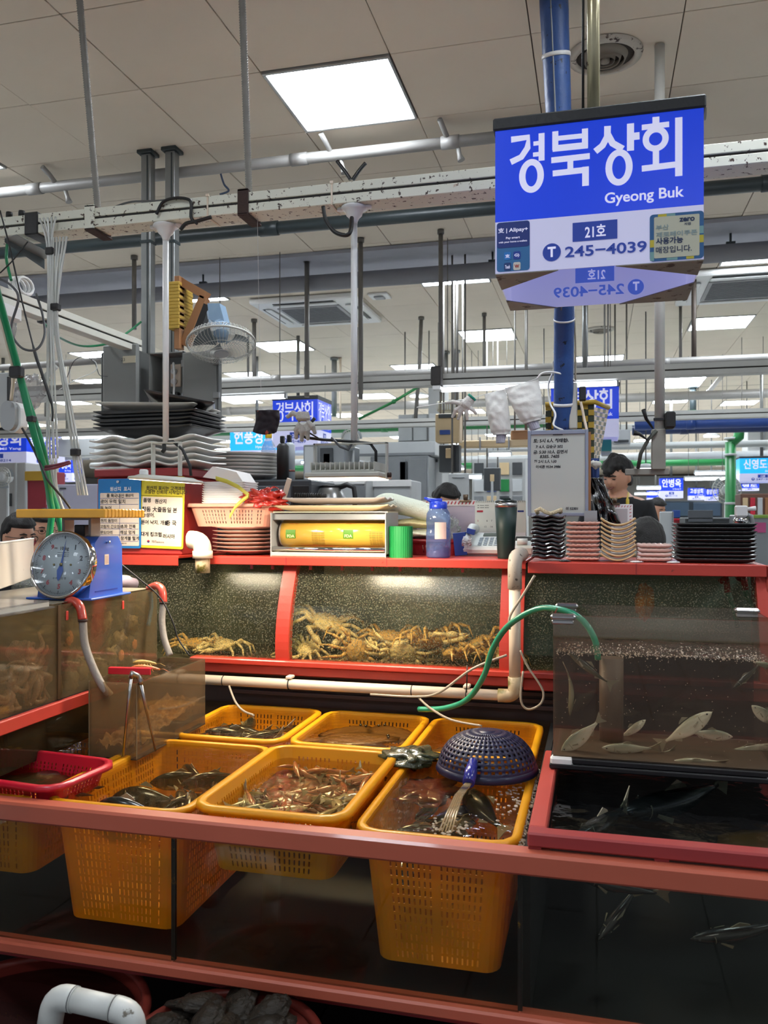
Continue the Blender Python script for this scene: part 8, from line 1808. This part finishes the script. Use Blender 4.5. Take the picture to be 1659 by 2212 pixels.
 obj('shirt', skin(V2, R2, E2), m_shirt, t, local=True)
 V3 = [V[0]]; R3 = [Rr[0] * 1.08]; E3 = []
 for q in range(2):
  off = 6 + q * 8 + 4; i0 = len(V3); V3 += [V[off], V[off + 1], tuple(Vector(V[off + 2]) + Vector((0, 0, .02)))]; R3 += [.108, .078, .060]; E3 += [(0, i0), (i0, i0 + 1), (i0 + 1, i0 + 2)]
 obj('trousers', skin(V3, R3, E3), mat('dark_trousers', '#1c1e24', .8), t, local=True)
 for sx in (-1, 1):
  fx = V[6 + (0 if sx < 0 else 8) + 7]; obj('shoe', EL((fx[0], fx[1] + .06, .042), (.05, .13, .042), nu=16, nv=8), M_black, t, local=True)
 hl = .50 if hairstyle == 'short' else .42
 def hmask(d):
  x_, y_, z_ = d
  if y_ < -.25: return z_ > hl - (.16 * math.sin(x_ * 5 + 1.6) + .06 + .05 * math.sin(x_ * 23)) * (hairstyle == 'fringe')
  if y_ < .12: return z_ > (.18 + (-y_) * .9)
  return z_ > -.42
 nu2, nv2 = 64, 44
 def hf(a, b):
  th = PI * b; ph = 2 * PI * a; d = Vector((math.sin(th) * math.cos(ph), math.sin(th) * math.sin(ph), math.cos(th)))
  fr_ = hairstyle == 'fringe'; h = .016 + (.020 if fr_ else .010) * max(d.z, 0) + (.012 if fr_ else .005) * noise.noise(d * 4 + Vector((3, 1, 2))) + (.007 if fr_ else .004) * noise.noise(Vector((ph * 7, th * 1.6, 1))) if hmask(d) else -.004
  return hc + RH @ hd(d, h if h else .001)
 def sk_(i, j):
  ok = 0
  for a, b in ((i, j), (i + 1, j), (i, j + 1), (i + 1, j + 1)):
   th = PI * b / nv2; ph = 2 * PI * a / nu2; ok += hmask(Vector((math.sin(th) * math.cos(ph), math.sin(th) * math.sin(ph), math.cos(th))))
  return ok == 0
 hm = MB().grid(hf, nu2, nv2, True, wrap=True, skip=sk_)
 if bun: hm.ell(hc + RH @ Vector((0, .12, .02)), (.045, .04, .04), nu=20, nv=12, amp=.3, seed=4)
 obj('hair', hm, m_hair, t, local=True)
 fc = lambda x_, y_, z_: hc + RH @ Vector((x_, y_, z_))
 for sx in (-1, 1):
  obj('eye', EL(fc(sx * .030, -.0865, .004), (.014, .005, .0032 if smile else .006), M=RH, nu=12, nv=8), mat('dark_eye', '#120e0c', .2), t, local=True)
  obj('eyebrow', TB([fc(sx * .012, -.097, .024), fc(sx * .030, -.096, .029), fc(sx * .048, -.084, .024)], [.0036, .0046, .0028], 6), m_hair, t, local=True)
  if glasses:
   obj('glasses', TB([fc(sx * .032 + .022 * math.cos(a), -.105 + .004 * abs(math.cos(a)), .002 + .016 * math.sin(a)) for a in [2 * PI * k / 18 for k in range(18)]], .0018, 5, closed=True).tube([fc(sx * .054, -.10, .006), fc(sx * .076, -.05, .006), fc(sx * .084, .02, .004)], .002, 5).tube([fc(0, -.112, .006), fc(sx * .012, -.108, .005)], .0016, 5), M_black, t, local=True)
 obj('mouth', TB([fc(-.026, -.086, -.049 + (.005 if smile else 0)), fc(-.012, -.0975, -.053), fc(.012, -.0975, -.053), fc(.026, -.086, -.049 + (.005 if smile else 0))], [.0026, .0044, .0044, .0026], 6), mat('lip', '#7a3c36', .5), t, local=True)
 if apron:
  obj('apron_strap', TB([(.085, -.125, sh - .12), (.080, -.095, sh - .02), (.060, .0, sh + .055)], .012, 6), apron, t, local=True)
  obj('necklace', TB([Vector((.058 * math.cos(a), -.01 + .062 * math.sin(a), sh + .05 - .03 * max(0, -math.sin(a)))) for a in [2 * PI * k / 24 for k in range(24)]], .0022, 5, closed=True), mat('gold_chain', '#c89a3a', .3, metal=.9), t, local=True)
 if pose == 'sit':
  st = thing('stool', 'plastic stool under the ' + ' '.join(label.split(',')[0].split()[:7]), 'stool', (x, y, 0), rz=rz)
  obj('seat', LT([(0, 0), (.16, 0), (.17, -.02), (.165, -.03), (0, -.03)], (0, .02, hip - .165), 24), mat('stool_blue', '#2a5a9a', .5), st, local=True)
  for a in range(4): obj('leg', TB([(.12 * math.cos(a * PI / 2 + .8), .02 + .12 * math.sin(a * PI / 2 + .8), hip - .19), (.16 * math.cos(a * PI / 2 + .8), .02 + .16 * math.sin(a * PI / 2 + .8), 0)], .015, 8), _M['stool_blue'], st, local=True)
 return t
yp_ = 5.5; M_bshirt = mat('black_shirt', '#15161a', .85, var=.2)
def hx(u, Y): return xs(u, Y)
person('smiling man with black hair in a black shirt with a yellow apron strap, looking down', hx(1335, yp_), yp_, zs(1325, 984, yp_), -.25, M_bshirt, hairstyle='fringe', smile=True, apron=mat('yellow_strap', '#b8a030', .6), head_tilt=(.22, .05, -.35))
person('person with greying hair seated with the back to the camera, in front of the man', hx(1403, 4.65), 4.65, zs(1403, 1119, 4.65), PI + .5, mat('grey_shirt', '#6a6a6e', .8), M_hairg, pose='sit', head_tilt=(.35, 0, 0))
person('woman with short dark hair in a mauve top, standing far behind the man', hx(1416, 9.5), 9.5, zs(1416, 1077, 9.5), .7, mat('mauve_shirt', '#8a5a6a', .8), head_tilt=(.2, 0, 0))
person('woman whose dark hair and forehead show above the patterned board left of the calendar', hx(962, 5.4), 5.4, zs(962, 1046, 5.4), .5, mat('olive_shirt', '#5a5648', .8), head_tilt=(.3, 0, .2), bun=True, hairstyle='short')
person('man with glasses in profile at the left edge, dark jacket', hx(36, 4.05), 4.05, zs(40, 1110, 4.05), PI / 2 - .35, mat('navy_jacket', '#16181e', .8), pose='sit', glasses=True, head_tilt=(.12, 0, 0))
person('second man with glasses behind the first one, seen past the green hoses', hx(96, 4.75), 4.75, zs(96, 1102, 4.75), PI / 2 - .8, mat('grey_jacket', '#4a4c52', .8), pose='sit', glasses=True, head_tilt=(.1, 0, 0))
# the hall behind
def bx(name, label, cat, x0, x1, y0, y1, z0, z1, m, group=None, c=.004):
 t = thing(name, label, cat, ((x0 + x1) / 2, (y0 + y1) / 2, z0), group)
 return t
def ubox(u0, u1, v0, v1, Y, d=.3):
 um = (u0 + u1) / 2; return xs(u0, Y), xs(u1, Y), Y, Y + d, zs(um, v1, Y), zs(um, v0, Y)
M_stl = mat('stall_steel', '#8c9092', .35, metal=.5, var=.15); M_stw = mat('stall_white', '#b4b8b8', .5, var=.08); M_stg = mat('stall_green_pipe', '#1f7a3e', .4, var=.15); M_stb = mat('stall_blue_pipe', '#24468c', .4, var=.15)
M_tube = glow('tube_light', '#f2f8ff', TUBE_EMIT)
def batten(u0, u1, v, Y, th, label, tilt=0):
 x0, x1, z = xs(u0, Y), xs(u1, Y), zs((u0 + u1) / 2, v, Y)
 t = thing('strip_light', label, 'strip light', ((x0 + x1) / 2, Y, z), 'tube lights of the stalls behind')
 obj('batten', BX(x0, x1, Y - .03, Y + .03, z + th * .55, z + th, .003), M_stw, t)
 for q in (x0 + .05, x1 - .05): obj('hanging_wire', TB([(q, Y, z + th), (q, Y, CEIL - .001)], .004, 4), M_rod, t)
 obj('tube', TB([(x0 + .01, Y, z + th * .2), (x1 - .01, Y, z + th * .2)], th * .38, 10), M_tube, t)
 obj('end_cap', BX(x0 - .004, x0 + .01, Y - .02, Y + .02, z - th * .1, z + th * .6), M_stw, t); obj('end_cap', BX(x1 - .01, x1 + .004, Y - .02, Y + .02, z - th * .1, z + th * .6), M_stw, t)
for u0, u1, v, Y, th, lb in ((952, 1335, 838, 5.9, .045, 'long tube light behind the white sleeves'), (462, 618, 862, 5.9, .045, 'tube light left of the small blue sign'), (135, 285, 945, 9, .06, 'tube light behind the black plates at left'), (1500, 1578, 1024, 12, .05, 'far tube light beside the green column, upper'), (1478, 1570, 1036, 11, .045, 'far tube light beside the green column, lower'), (1375, 1428, 1056, 14, .05, 'far tube light right of the mans head'), (1592, 1659, 963, 10, .05, 'far tube light above the cyan sign'), (1055, 1105, 984, 9, .05, 'far tube light left of the whiteboard'), (1010, 1042, 1032, 10, .05, 'far tube light above the tumbler'), (650, 710, 1000, 10.5, .04, 'dim tube light left of the floodlight bracket'), (1370, 1420, 1068, 18, .05, 'faint far tube light by the mans collar'), (1600, 1659, 1012, 15, .05, 'faint far tube light under the cyan sign')):
 batten(u0, u1, v, Y, th, lb)
for u, v, Y, r, lb in ((985, 1012, 8.0, .10, 'round pendant lamp above the woman with dark hair'), (1395, 1012, 8.5, .10, 'round pendant lamp right of the mans hair'), (1175, 1002, 9, .08, 'round pendant lamp just left of the whiteboard'), (905, 855, 12, .15, 'bright round lamp high up, left of the glove'), (1537, 942, 13, .12, 'small bright lamp near the green column'), (1340, 952, 12, .12, 'bright lamp behind the woven basket, far')):
 p = at(u, v, Y=Y); t = thing('pendant_lamp', lb, 'lamp', p, 'pendant lamps of the stalls behind')
 obj('shade', LT([(0, .05), (r * .4, .045), (r, .012), (r, .0), (0, .001)], p, 24), M_stw, t); obj('bulb', LT([(0, -.002), (r * .9, -.002), (r * .9, -.010), (0, -.014)], p, 24), M_tube, t)
 obj('cord', TB([p + Vector((0, 0, .05)), (p.x, p.y, CEIL - .001)], .006, 5), M_cable, t)
def longpipe(label, v, Y, r, m, x0=-8, x1=9, u=1000, cat='pipe', nm='service_pipe'):
 z = zs(u, v, Y); t = thing(nm, label, cat, ((x0 + x1) / 2, Y, z)); obj('pipe', TB([(x0, Y, z), (x1, Y, z)], r, 12), m, t)
 for k in range(5): x = x0 + (x1 - x0) * (k + .5) / 5; obj('pipe_joint', TB([(x, Y, z), (x + .08, Y, z)], r * 1.12, 12), m, t)
longpipe('green pipe running behind the third strut row, left part', 922, 9.9, .065, M_stg, x0=-9, x1=.2, u=800)
longpipe('blue pipe at right behind the white hanging pipe', 915, 8.3, .05, M_stb, x0=.35, x1=5, u=1500)
longpipe('second darker blue pipe below the first at right', 926, 8.9, .05, mat('stall_navy_pipe', '#1c305c', .4), x0=.35, x1=5, u=1500)
longpipe('green pipe just above the blue pipes at right', 897, 9.2, .05, M_stg, x0=.35, x1=6, u=1500)
longpipe('thin grey ceiling pipe beyond the next strut row', 808, 7.2, .035, M_gpipe, u=850)
longpipe('far white rail level with the whiteboard top', 962, 10, .04, M_stw, u=1450)
longpipe('far white rail crossing behind the square post', 985, 12, .05, M_stw, u=1450)
longpipe('far green pipe behind the square post', 1000, 14, .06, M_stg, u=1400, x0=-9)
longpipe('far dark rail high in the hall', 868, 12, .06, M_gpipe, u=1100, x0=-14, x1=14)
longpipe('far pale rail lower in the hall', 940, 15, .06, M_stw, u=700, x0=-14, x1=14)
p0, p1 = at(0, 800, Y=4.3), at(232, 768, Y=4.3)
t = thing('grey_rail', 'grey rail running behind the clear tubes at left', 'rail', (p0 + p1) / 2); obj('pipe', TB([p0 + Vector((-1, 0, 0)), (p1.x, 4.3, p0.z + (p1.z - p0.z) * .5)], .02, 10), M_gpipe, t); obj('end_clamp', TB([(p1.x - .03, 4.3, p0.z + (p1.z - p0.z) * .5), (p1.x + .0, 4.3, p0.z + (p1.z - p0.z) * .5)], .026, 10), M_galv, t)
t = thing('green_conduit', 'thin green conduit slanting down behind the tall lamp pipe', 'conduit', at(830, 880, Y=8)); obj('conduit', TB([at(775, 905, Y=8), at(850, 868, Y=8), at(905, 835, Y=8)], .014, 8), M_stg, t); obj('clip', TB([at(848, 869, Y=8), at(854, 866, Y=8)], .022, 8), M_stg, t)
Yg = 9.5; gc0 = thing('green_column', 'green pipe column standing in the hall at right', 'column', (xs(1578, Yg), Yg, 0)); x = xs(1578, Yg)
obj('pipe', TB([(x, Yg, 0), (x, Yg, zs(1578, 955, Yg))], .055, 16), M_stg, gc0)
obj('offset_top', TB([(x, Yg, zs(1578, 958, Yg)), (x + .08, Yg, zs(1578, 945, Yg)), (x + .10, Yg, zs(1590, 900, Yg))], .055, 14), M_stg, gc0)
for v in (980, 1085, 945): obj('pipe_collar', TB([(x, Yg, zs(1578, v, Yg)), (x, Yg, zs(1578, v + 5, Yg))], .064, 16), M_stw, gc0)
t = thing('white_brace', 'white bar slanting up to the ceiling at right', 'bar', at(1550, 830, Y=12.4)); obj('bar', TB([at(1530, 848, Y=12.4), at(1566, 804, Y=12.4)], .03, 8), M_white, t); obj('end_plate', TB([at(1528, 851, Y=12.4), at(1532, 846, Y=12.4)], .04, 8), M_galv, t)
def unit(name, label, cat, u0, u1, v0, v1, Y, d, m, parts=(), group=None, floor_=True):
 x0, x1, y0, y1, z0, z1 = ubox(u0, u1, v0, v1, Y, d)
 if floor_: z0 = 0.0
 t = thing(name, label, cat, ((x0 + x1) / 2, (y0 + y1) / 2, z0), group)
 obj('body', BX(x0, x1, y0, y1, z0, z1, .008), m, t)
 if not floor_:
  for q in (x0 + .03, x1 - .03): obj('hanging_rod', TB([(q, (y0 + y1) / 2, z1), (q, (y0 + y1) / 2, CEIL - .001)], .008, 5), M_rod, t)
 for nm, a0, a1, b0, b1, mm_ in parts:
  X = lambda a: x0 + (x1 - x0) * a
  zt_, zb = z1, z0 if not floor_ else zs((u0 + u1) / 2, v1, Y)
  obj(nm, BX(X(a0), X(a1), y0 - .02, y0 - .001, zt_ - (zt_ - zb) * b1, zt_ - (zt_ - zb) * b0, .003), mm_, t)
 return t
M_dk = mat('far_dark', '#3a3e40', .5, var=.3); M_cream = mat('cream_panel', '#c8b088', .5, var=.08); M_stl2 = mat('far_column', '#a4a6a4', .55, var=.1)
unit('hall_column', 'pale square column behind the floodlight with grey panels', 'column', 925, 955, 800, 1110, 8.4, .4, M_stl2, (('panel', .1, .9, .3, .6, M_stw), ('clip', .3, .7, .62, .64, M_dk)))
unit('steel_cabinet', 'large steel cold store behind the floodlight, with a long oval window', 'cabinet', 800, 925, 985, 1110, 8.0, .8, M_stl, (('door', .03, .62, .06, .98, M_stl), ('door', .66, .97, .06, .98, M_stl), ('vent_window', .52, .64, .10, .50, M_dk)))
unit('steel_hood', 'pale steel extraction hood above the cold store', 'hood', 745, 940, 955, 985, 8.1, .7, M_stw, (('lip', 0, 1, .8, 1, M_stl),), floor_=False)
unit('wall_cupboard', 'grey wall cupboards high behind the hood', 'cupboard', 860, 925, 895, 955, 8.6, .4, M_stl2, (('door', .03, .48, .05, .95, M_stw), ('door', .52, .97, .05, .95, M_stw)), floor_=False)
unit('stall_cabinet', 'grey cabinet with a meter box left of the floodlight', 'cabinet', 655, 745, 960, 1060, 7.4, .5, M_stl, (('door', .05, .35, .05, .95, M_stw), ('meter_box', .42, .72, .08, .75, M_dk), ('meter', .5, .66, .2, .55, M_cream)))
unit('cream_control_box', 'cream box with a small blue oval badge on the far column', 'box', 940, 993, 893, 955, 6.6, .15, M_cream, (('opening', .15, .85, .02, .16, M_dk), ('badge', .2, .62, .58, .74, M_stb)), floor_=False)
unit('grille_speaker', 'cream ribbed box above the cream control box', 'box', 943, 985, 866, 888, 6.95, .15, mat('cream_ribbed', '#c4bcA0', .5), tuple(('rib', .05 + .12 * k, .1 + .12 * k, .1, .9, M_stw) for k in range(8)), floor_=False)
unit('fuse_box', 'dark open switch panel below the cream control box', 'panel', 948, 992, 960, 1020, 6.8, .12, M_dk, (('socket', .35, .6, .15, .5, M_cream), ('cable_tray', .7, .8, .0, 1, M_black)), floor_=False)
unit('white_sack', 'white paper sheet pinned up behind the woman', 'sheet', 968, 1013, 1022, 1105, 6.2, .02, M_stw, (('fold', .2, .8, .1, .12, M_stl),), floor_=False)
unit('foam_boxes', 'white foam box behind the towels', 'foam box', 806, 888, 1037, 1110, 5.6, .35, M_stw, (('lid', -.01, 1.01, 0, .2, M_white),))
unit('foam_boxes', 'white foam box with writing between the kettle and the bigger one', 'foam box', 722, 790, 1035, 1110, 5.4, .35, M_stw, (('lid', -.01, 1.01, 0, .15, M_white), ('grey_side', .7, 1.0, .2, .7, M_stl)))
unit('wooden_beam', 'pale wooden board high behind the sleeves', 'board', 990, 1145, 950, 966, 7.0, .1, M_cream, (('bracket', .3, .32, -.4, 1.4, M_stl), ('bracket', .7, .72, -.4, 1.4, M_stl)), floor_=False)
unit('cardboard_box', 'small brown box on the wooden board left of the blue pipe', 'box', 1103, 1142, 930, 950, 7.0, .12, mat('cardboard', '#a87a50', .7), (('flap', .05, .95, .0, .1, M_wood),), floor_=False)
unit('stall_shelf', 'far stall shelf full of clutter left of the whiteboard', 'shelf', 1020, 1135, 990, 1110, 10, .5, M_stl2, tuple(('compartment', .04 + .24 * k, .22 + .24 * k, .08 + .3 * j, .30 + .3 * j, (M_dk, M_stw, M_stl, M_stb, M_cream, M_stg)[(k * 2 + j) % 6]) for k in range(4) for j in range(3)))
unit('fuse_box', 'far dark switch panel between shelf and woman', 'panel', 1045, 1080, 1010, 1060, 9.2, .1, M_dk, (('socket', .4, .65, .3, .6, M_cream), ('conduit', .45, .6, .6, 2.0, M_stw)), floor_=False)
unit('hall_column', 'pale wide column at the far left behind the two men', 'column', -40, 55, 1000, 1110, 8.0, .6, mat('white_column', '#a8a8a6', .6, var=.1), (('switch', .62, .70, .6, .85, M_dk), ('conduit', .78, .82, 0, 1, M_stw)))
unit('red_stall_board', 'red panel with a gold shelf behind the green hoses', 'panel', 56, 100, 1018, 1110, 7.0, .3, mat('far_red', '#8a2430', .6, var=.15), (('gold_box', .0, .95, .0, .22, mat('far_gold', '#b8902a', .6)), ('grey_trim', .0, .1, .22, 1, M_stw)))
unit('white_partition', 'pale lilac partition behind the red box and hoses', 'partition', 100, 225, 1046, 1120, 6.6, .1, mat('lilac_white', '#b0aec0', .6, var=.08), (('notice', .02, .3, .2, .6, M_stw), ('grey_slot', .25, .35, .1, .14, M_dk)))
unit('foam_shelf', 'white cartons on a far shelf left of the black plates', 'carton', 125, 205, 945, 985, 9.2, .4, M_stw, (('carton_joint', .48, .52, 0, 1, M_stl), ('lid', 0, 1, 0, .1, M_white)), floor_=False)
unit('sink_counter', 'dark grey stall counter far right behind the black trays', 'counter', 1480, 1600, 1118, 1150, 7.5, .5, M_dk, (('backrest', .05, .5, -.5, .3, mat('grey_plastic_dark', '#4a4e52', .5)), ('edge', 0, 1, 0, .1, M_stl)))
unit('red_crate', 'red and blue crates on the far counter', 'crate', 1452, 1480, 1120, 1140, 8.5, .3, mat('far_red2', '#a02a34', .6), (('blue_top', .0, .6, -.9, -.1, M_stb), ('rim', 0, 1, 0, .2, M_crim)))
unit('white_fridge', 'white board standing behind the woman in mauve', 'board', 1426, 1455, 1105, 1150, 8.2, .1, M_stw, (('edge', .9, 1, 0, 1, M_stl),))
unit('far_tanks', 'dark glass tanks of a far stall, left of the green column', 'tank', 1430, 1560, 1082, 1118, 12, .6, mat('far_tank_dark', '#2c343c', .2, var=.4, scale=2), (('glass_front', .03, .45, .1, .9, M_stb if False else mat('far_tank_glass', '#3c4c5c', .15)), ('glass_front', .52, .97, .1, .9, _M['far_tank_glass'])))
unit('green_curtain', 'lime green edged stall counter at the far right', 'counter', 1598, 1700, 1112, 1160, 6.5, .5, M_stl, (('lime_edge', 0, 1, .0, .15, mat('lime', '#7a9a3a', .5)), ('pink_bag', .3, .55, .35, .8, mat('far_pink', '#b04a7a', .6)), ('blue_pattern', .0, .25, .2, .4, M_stw)))
unit('bottle_shelf', 'shelf of far bottles and jars at the right edge', 'shelf', 1600, 1700, 1066, 1112, 7.5, .3, mat('far_brown', '#6a4a3a', .6), tuple(('jar', .04 + .16 * k, .15 + .16 * k, .2, 1, (M_cream, M_crim, M_stw, M_wood, M_stg)[k % 5]) for k in range(6)))
unit('ac_unit', 'white air conditioner hanging behind the blue sign at right', 'air conditioner', 1322, 1362, 928, 960, 8.0, .3, M_stw, (('grille', .1, .9, .7, .85, M_dk),), floor_=False)
unit('notice_light', 'small green and white exit style board under the hanging sign right', 'board', 1298, 1322, 948, 985, 7.0, .06, M_stw, (('green_field', .05, .95, .05, .72, mat('teal_board', '#1f6a6a', .4, emit=.2)),), floor_=False)
unit('white_duct_box', 'pale ducts hanging at the far right above the cyan sign', 'duct', 1615, 1700, 895, 980, 13, .5, M_stl2, (('seam', .4, .44, 0, 1, M_stl), ('bottom_rail', 0, 1, .9, 1, M_stw)), floor_=False)
def farfan(u, v, Y, r, label):
 p = at(u, v, Y=Y); t = thing('standing_fan', label, 'fan', (p.x, p.y, 0 if True else p.z))
 ring = MB();
 for q in (1, .75, .5): ring.tube([(p.x + r * q * math.cos(a), Y - .03 * (1 - q), p.z + r * q * math.sin(a)) for a in [2 * PI * k / 28 for k in range(28)]], .006, 4, closed=True)
 for k in range(24): a = 2 * PI * k / 24; ring.tube([(p.x, Y - .04, p.z), (p.x + r * math.cos(a), Y, p.z + r * math.sin(a))], .003, 3, caps=False)
 obj('cage', ring, M_fw, t); obj('motor', TB([(p.x, Y - .05, p.z), (p.x, Y + .1, p.z)], [.05, .06], 12), M_stw, t)
 for k in range(3):
  a0 = k * 2.1; obj('blade', MB().grid(lambda s, q: (p.x + (.04 + s * r * .8) * math.cos(a0 + q * .9), Y + .02 + .02 * q, p.z + (.04 + s * r * .8) * math.sin(a0 + q * .9)), 5, 5), mat('far_blade', '#98a0a4', .4), t)
 obj('stand', TB([(p.x, Y + .08, p.z), (p.x, Y + .08, .03)], .015, 8), M_stw, t); obj('base', LT([(0, .04), (.18, .02), (.18, 0), (0, 0)], (p.x, Y + .08, 0), 20), M_stw, t)
farfan(5, 1030, 7.4, .10, 'white fan at the left edge behind the blue sign'); farfan(1570, 1058, 9.8, .15, 'pale fan behind the green column'); farfan(757, 948, 7.5, .085, 'small white fan behind the tall lamp pipe');
for k, (u, v, w_, h_, lb) in enumerate(((22, 600, 22, 90, 'clear plastic bag with a black lamp socket hanging at the left edge'), (55, 820, 60, 70, 'slanting clear plastic bottle wrapped in film behind the green hose'))):
 p = at(u, v + h_ / 2 + 60 * (k == 0), Y=3.0); t = thing('plastic_bag', lb, 'bag', p)
 rr = (xs(u + w_ / 2, 3.0) - xs(u - w_ / 2, 3.0)) / 2
 M3 = Matrix.Rotation(.9 * k, 3, 'Y')
 obj('film', EL(p, (rr, rr * .7, rr * (2.4 if k == 0 else 1.6)), M=M3, nu=30, nv=20, amp=.5, fr=3, seed=k + 20), glass('wrinkled_film', (.9, .9, .9), haze='#b0b0b0', hz=.35, rough=.1, bump=.5), t)
 obj('neck', TB([p + M3 @ Vector((0, 0, rr * 1.6)), p + M3 @ Vector((0, 0, rr * 2.8))], .012, 8), M_black if k == 0 else M_clear, t)
t = thing('wall_socket_plate', 'white plastic plate hanging at the left edge above the switch box', 'plate', at(10, 850, Y=2.75)); p = at(8, 850, Y=2.75)
obj('plate', BX(xs(-12, 2.75), xs(18, 2.75), 2.75, 2.756, zs(5, 902, 2.75), zs(5, 805, 2.75), .003), M_stl2, t); obj('edge', BX(xs(17, 2.75), xs(20, 2.75), 2.745, 2.76, zs(5, 902, 2.75), zs(5, 815, 2.75)), M_black, t)
cable('wire_hanger', 'thin white wire hanger shape between the rail and the electrical cabinet', [at(128, 842, Y=3.5), at(165, 820, Y=3.5), at(205, 802, Y=3.5), at(208, 785, Y=3.5), at(200, 778, Y=3.5)], .002, M_wpipe, n=5, cat='wire')
cable('thin_wire', 'thin dark wire curving above the grey rail', [at(145, 815, Y=3.6), at(160, 780, Y=3.6), at(185, 770, Y=3.6), at(205, 785, Y=3.6), at(215, 810, Y=3.6), at(232, 813, Y=3.7)], .002, M_cable, n=5)
pg = thing('red_peg', 'dark red plastic peg clipped across the green hoses', 'peg', at(125, 1005, Y=2.52))
obj('jaw', TB([at(98, 1014, Y=2.54), at(118, 1011, Y=2.52), at(152, 1000, Y=2.52)], [.006, .005, .005], 8), mat('dark_red_peg', '#6a2034', .4), pg); obj('jaw', TB([at(98, 1008, Y=2.54), at(118, 1005, Y=2.52), at(150, 997, Y=2.52)], [.005, .004, .004], 8), _M['dark_red_peg'], pg)
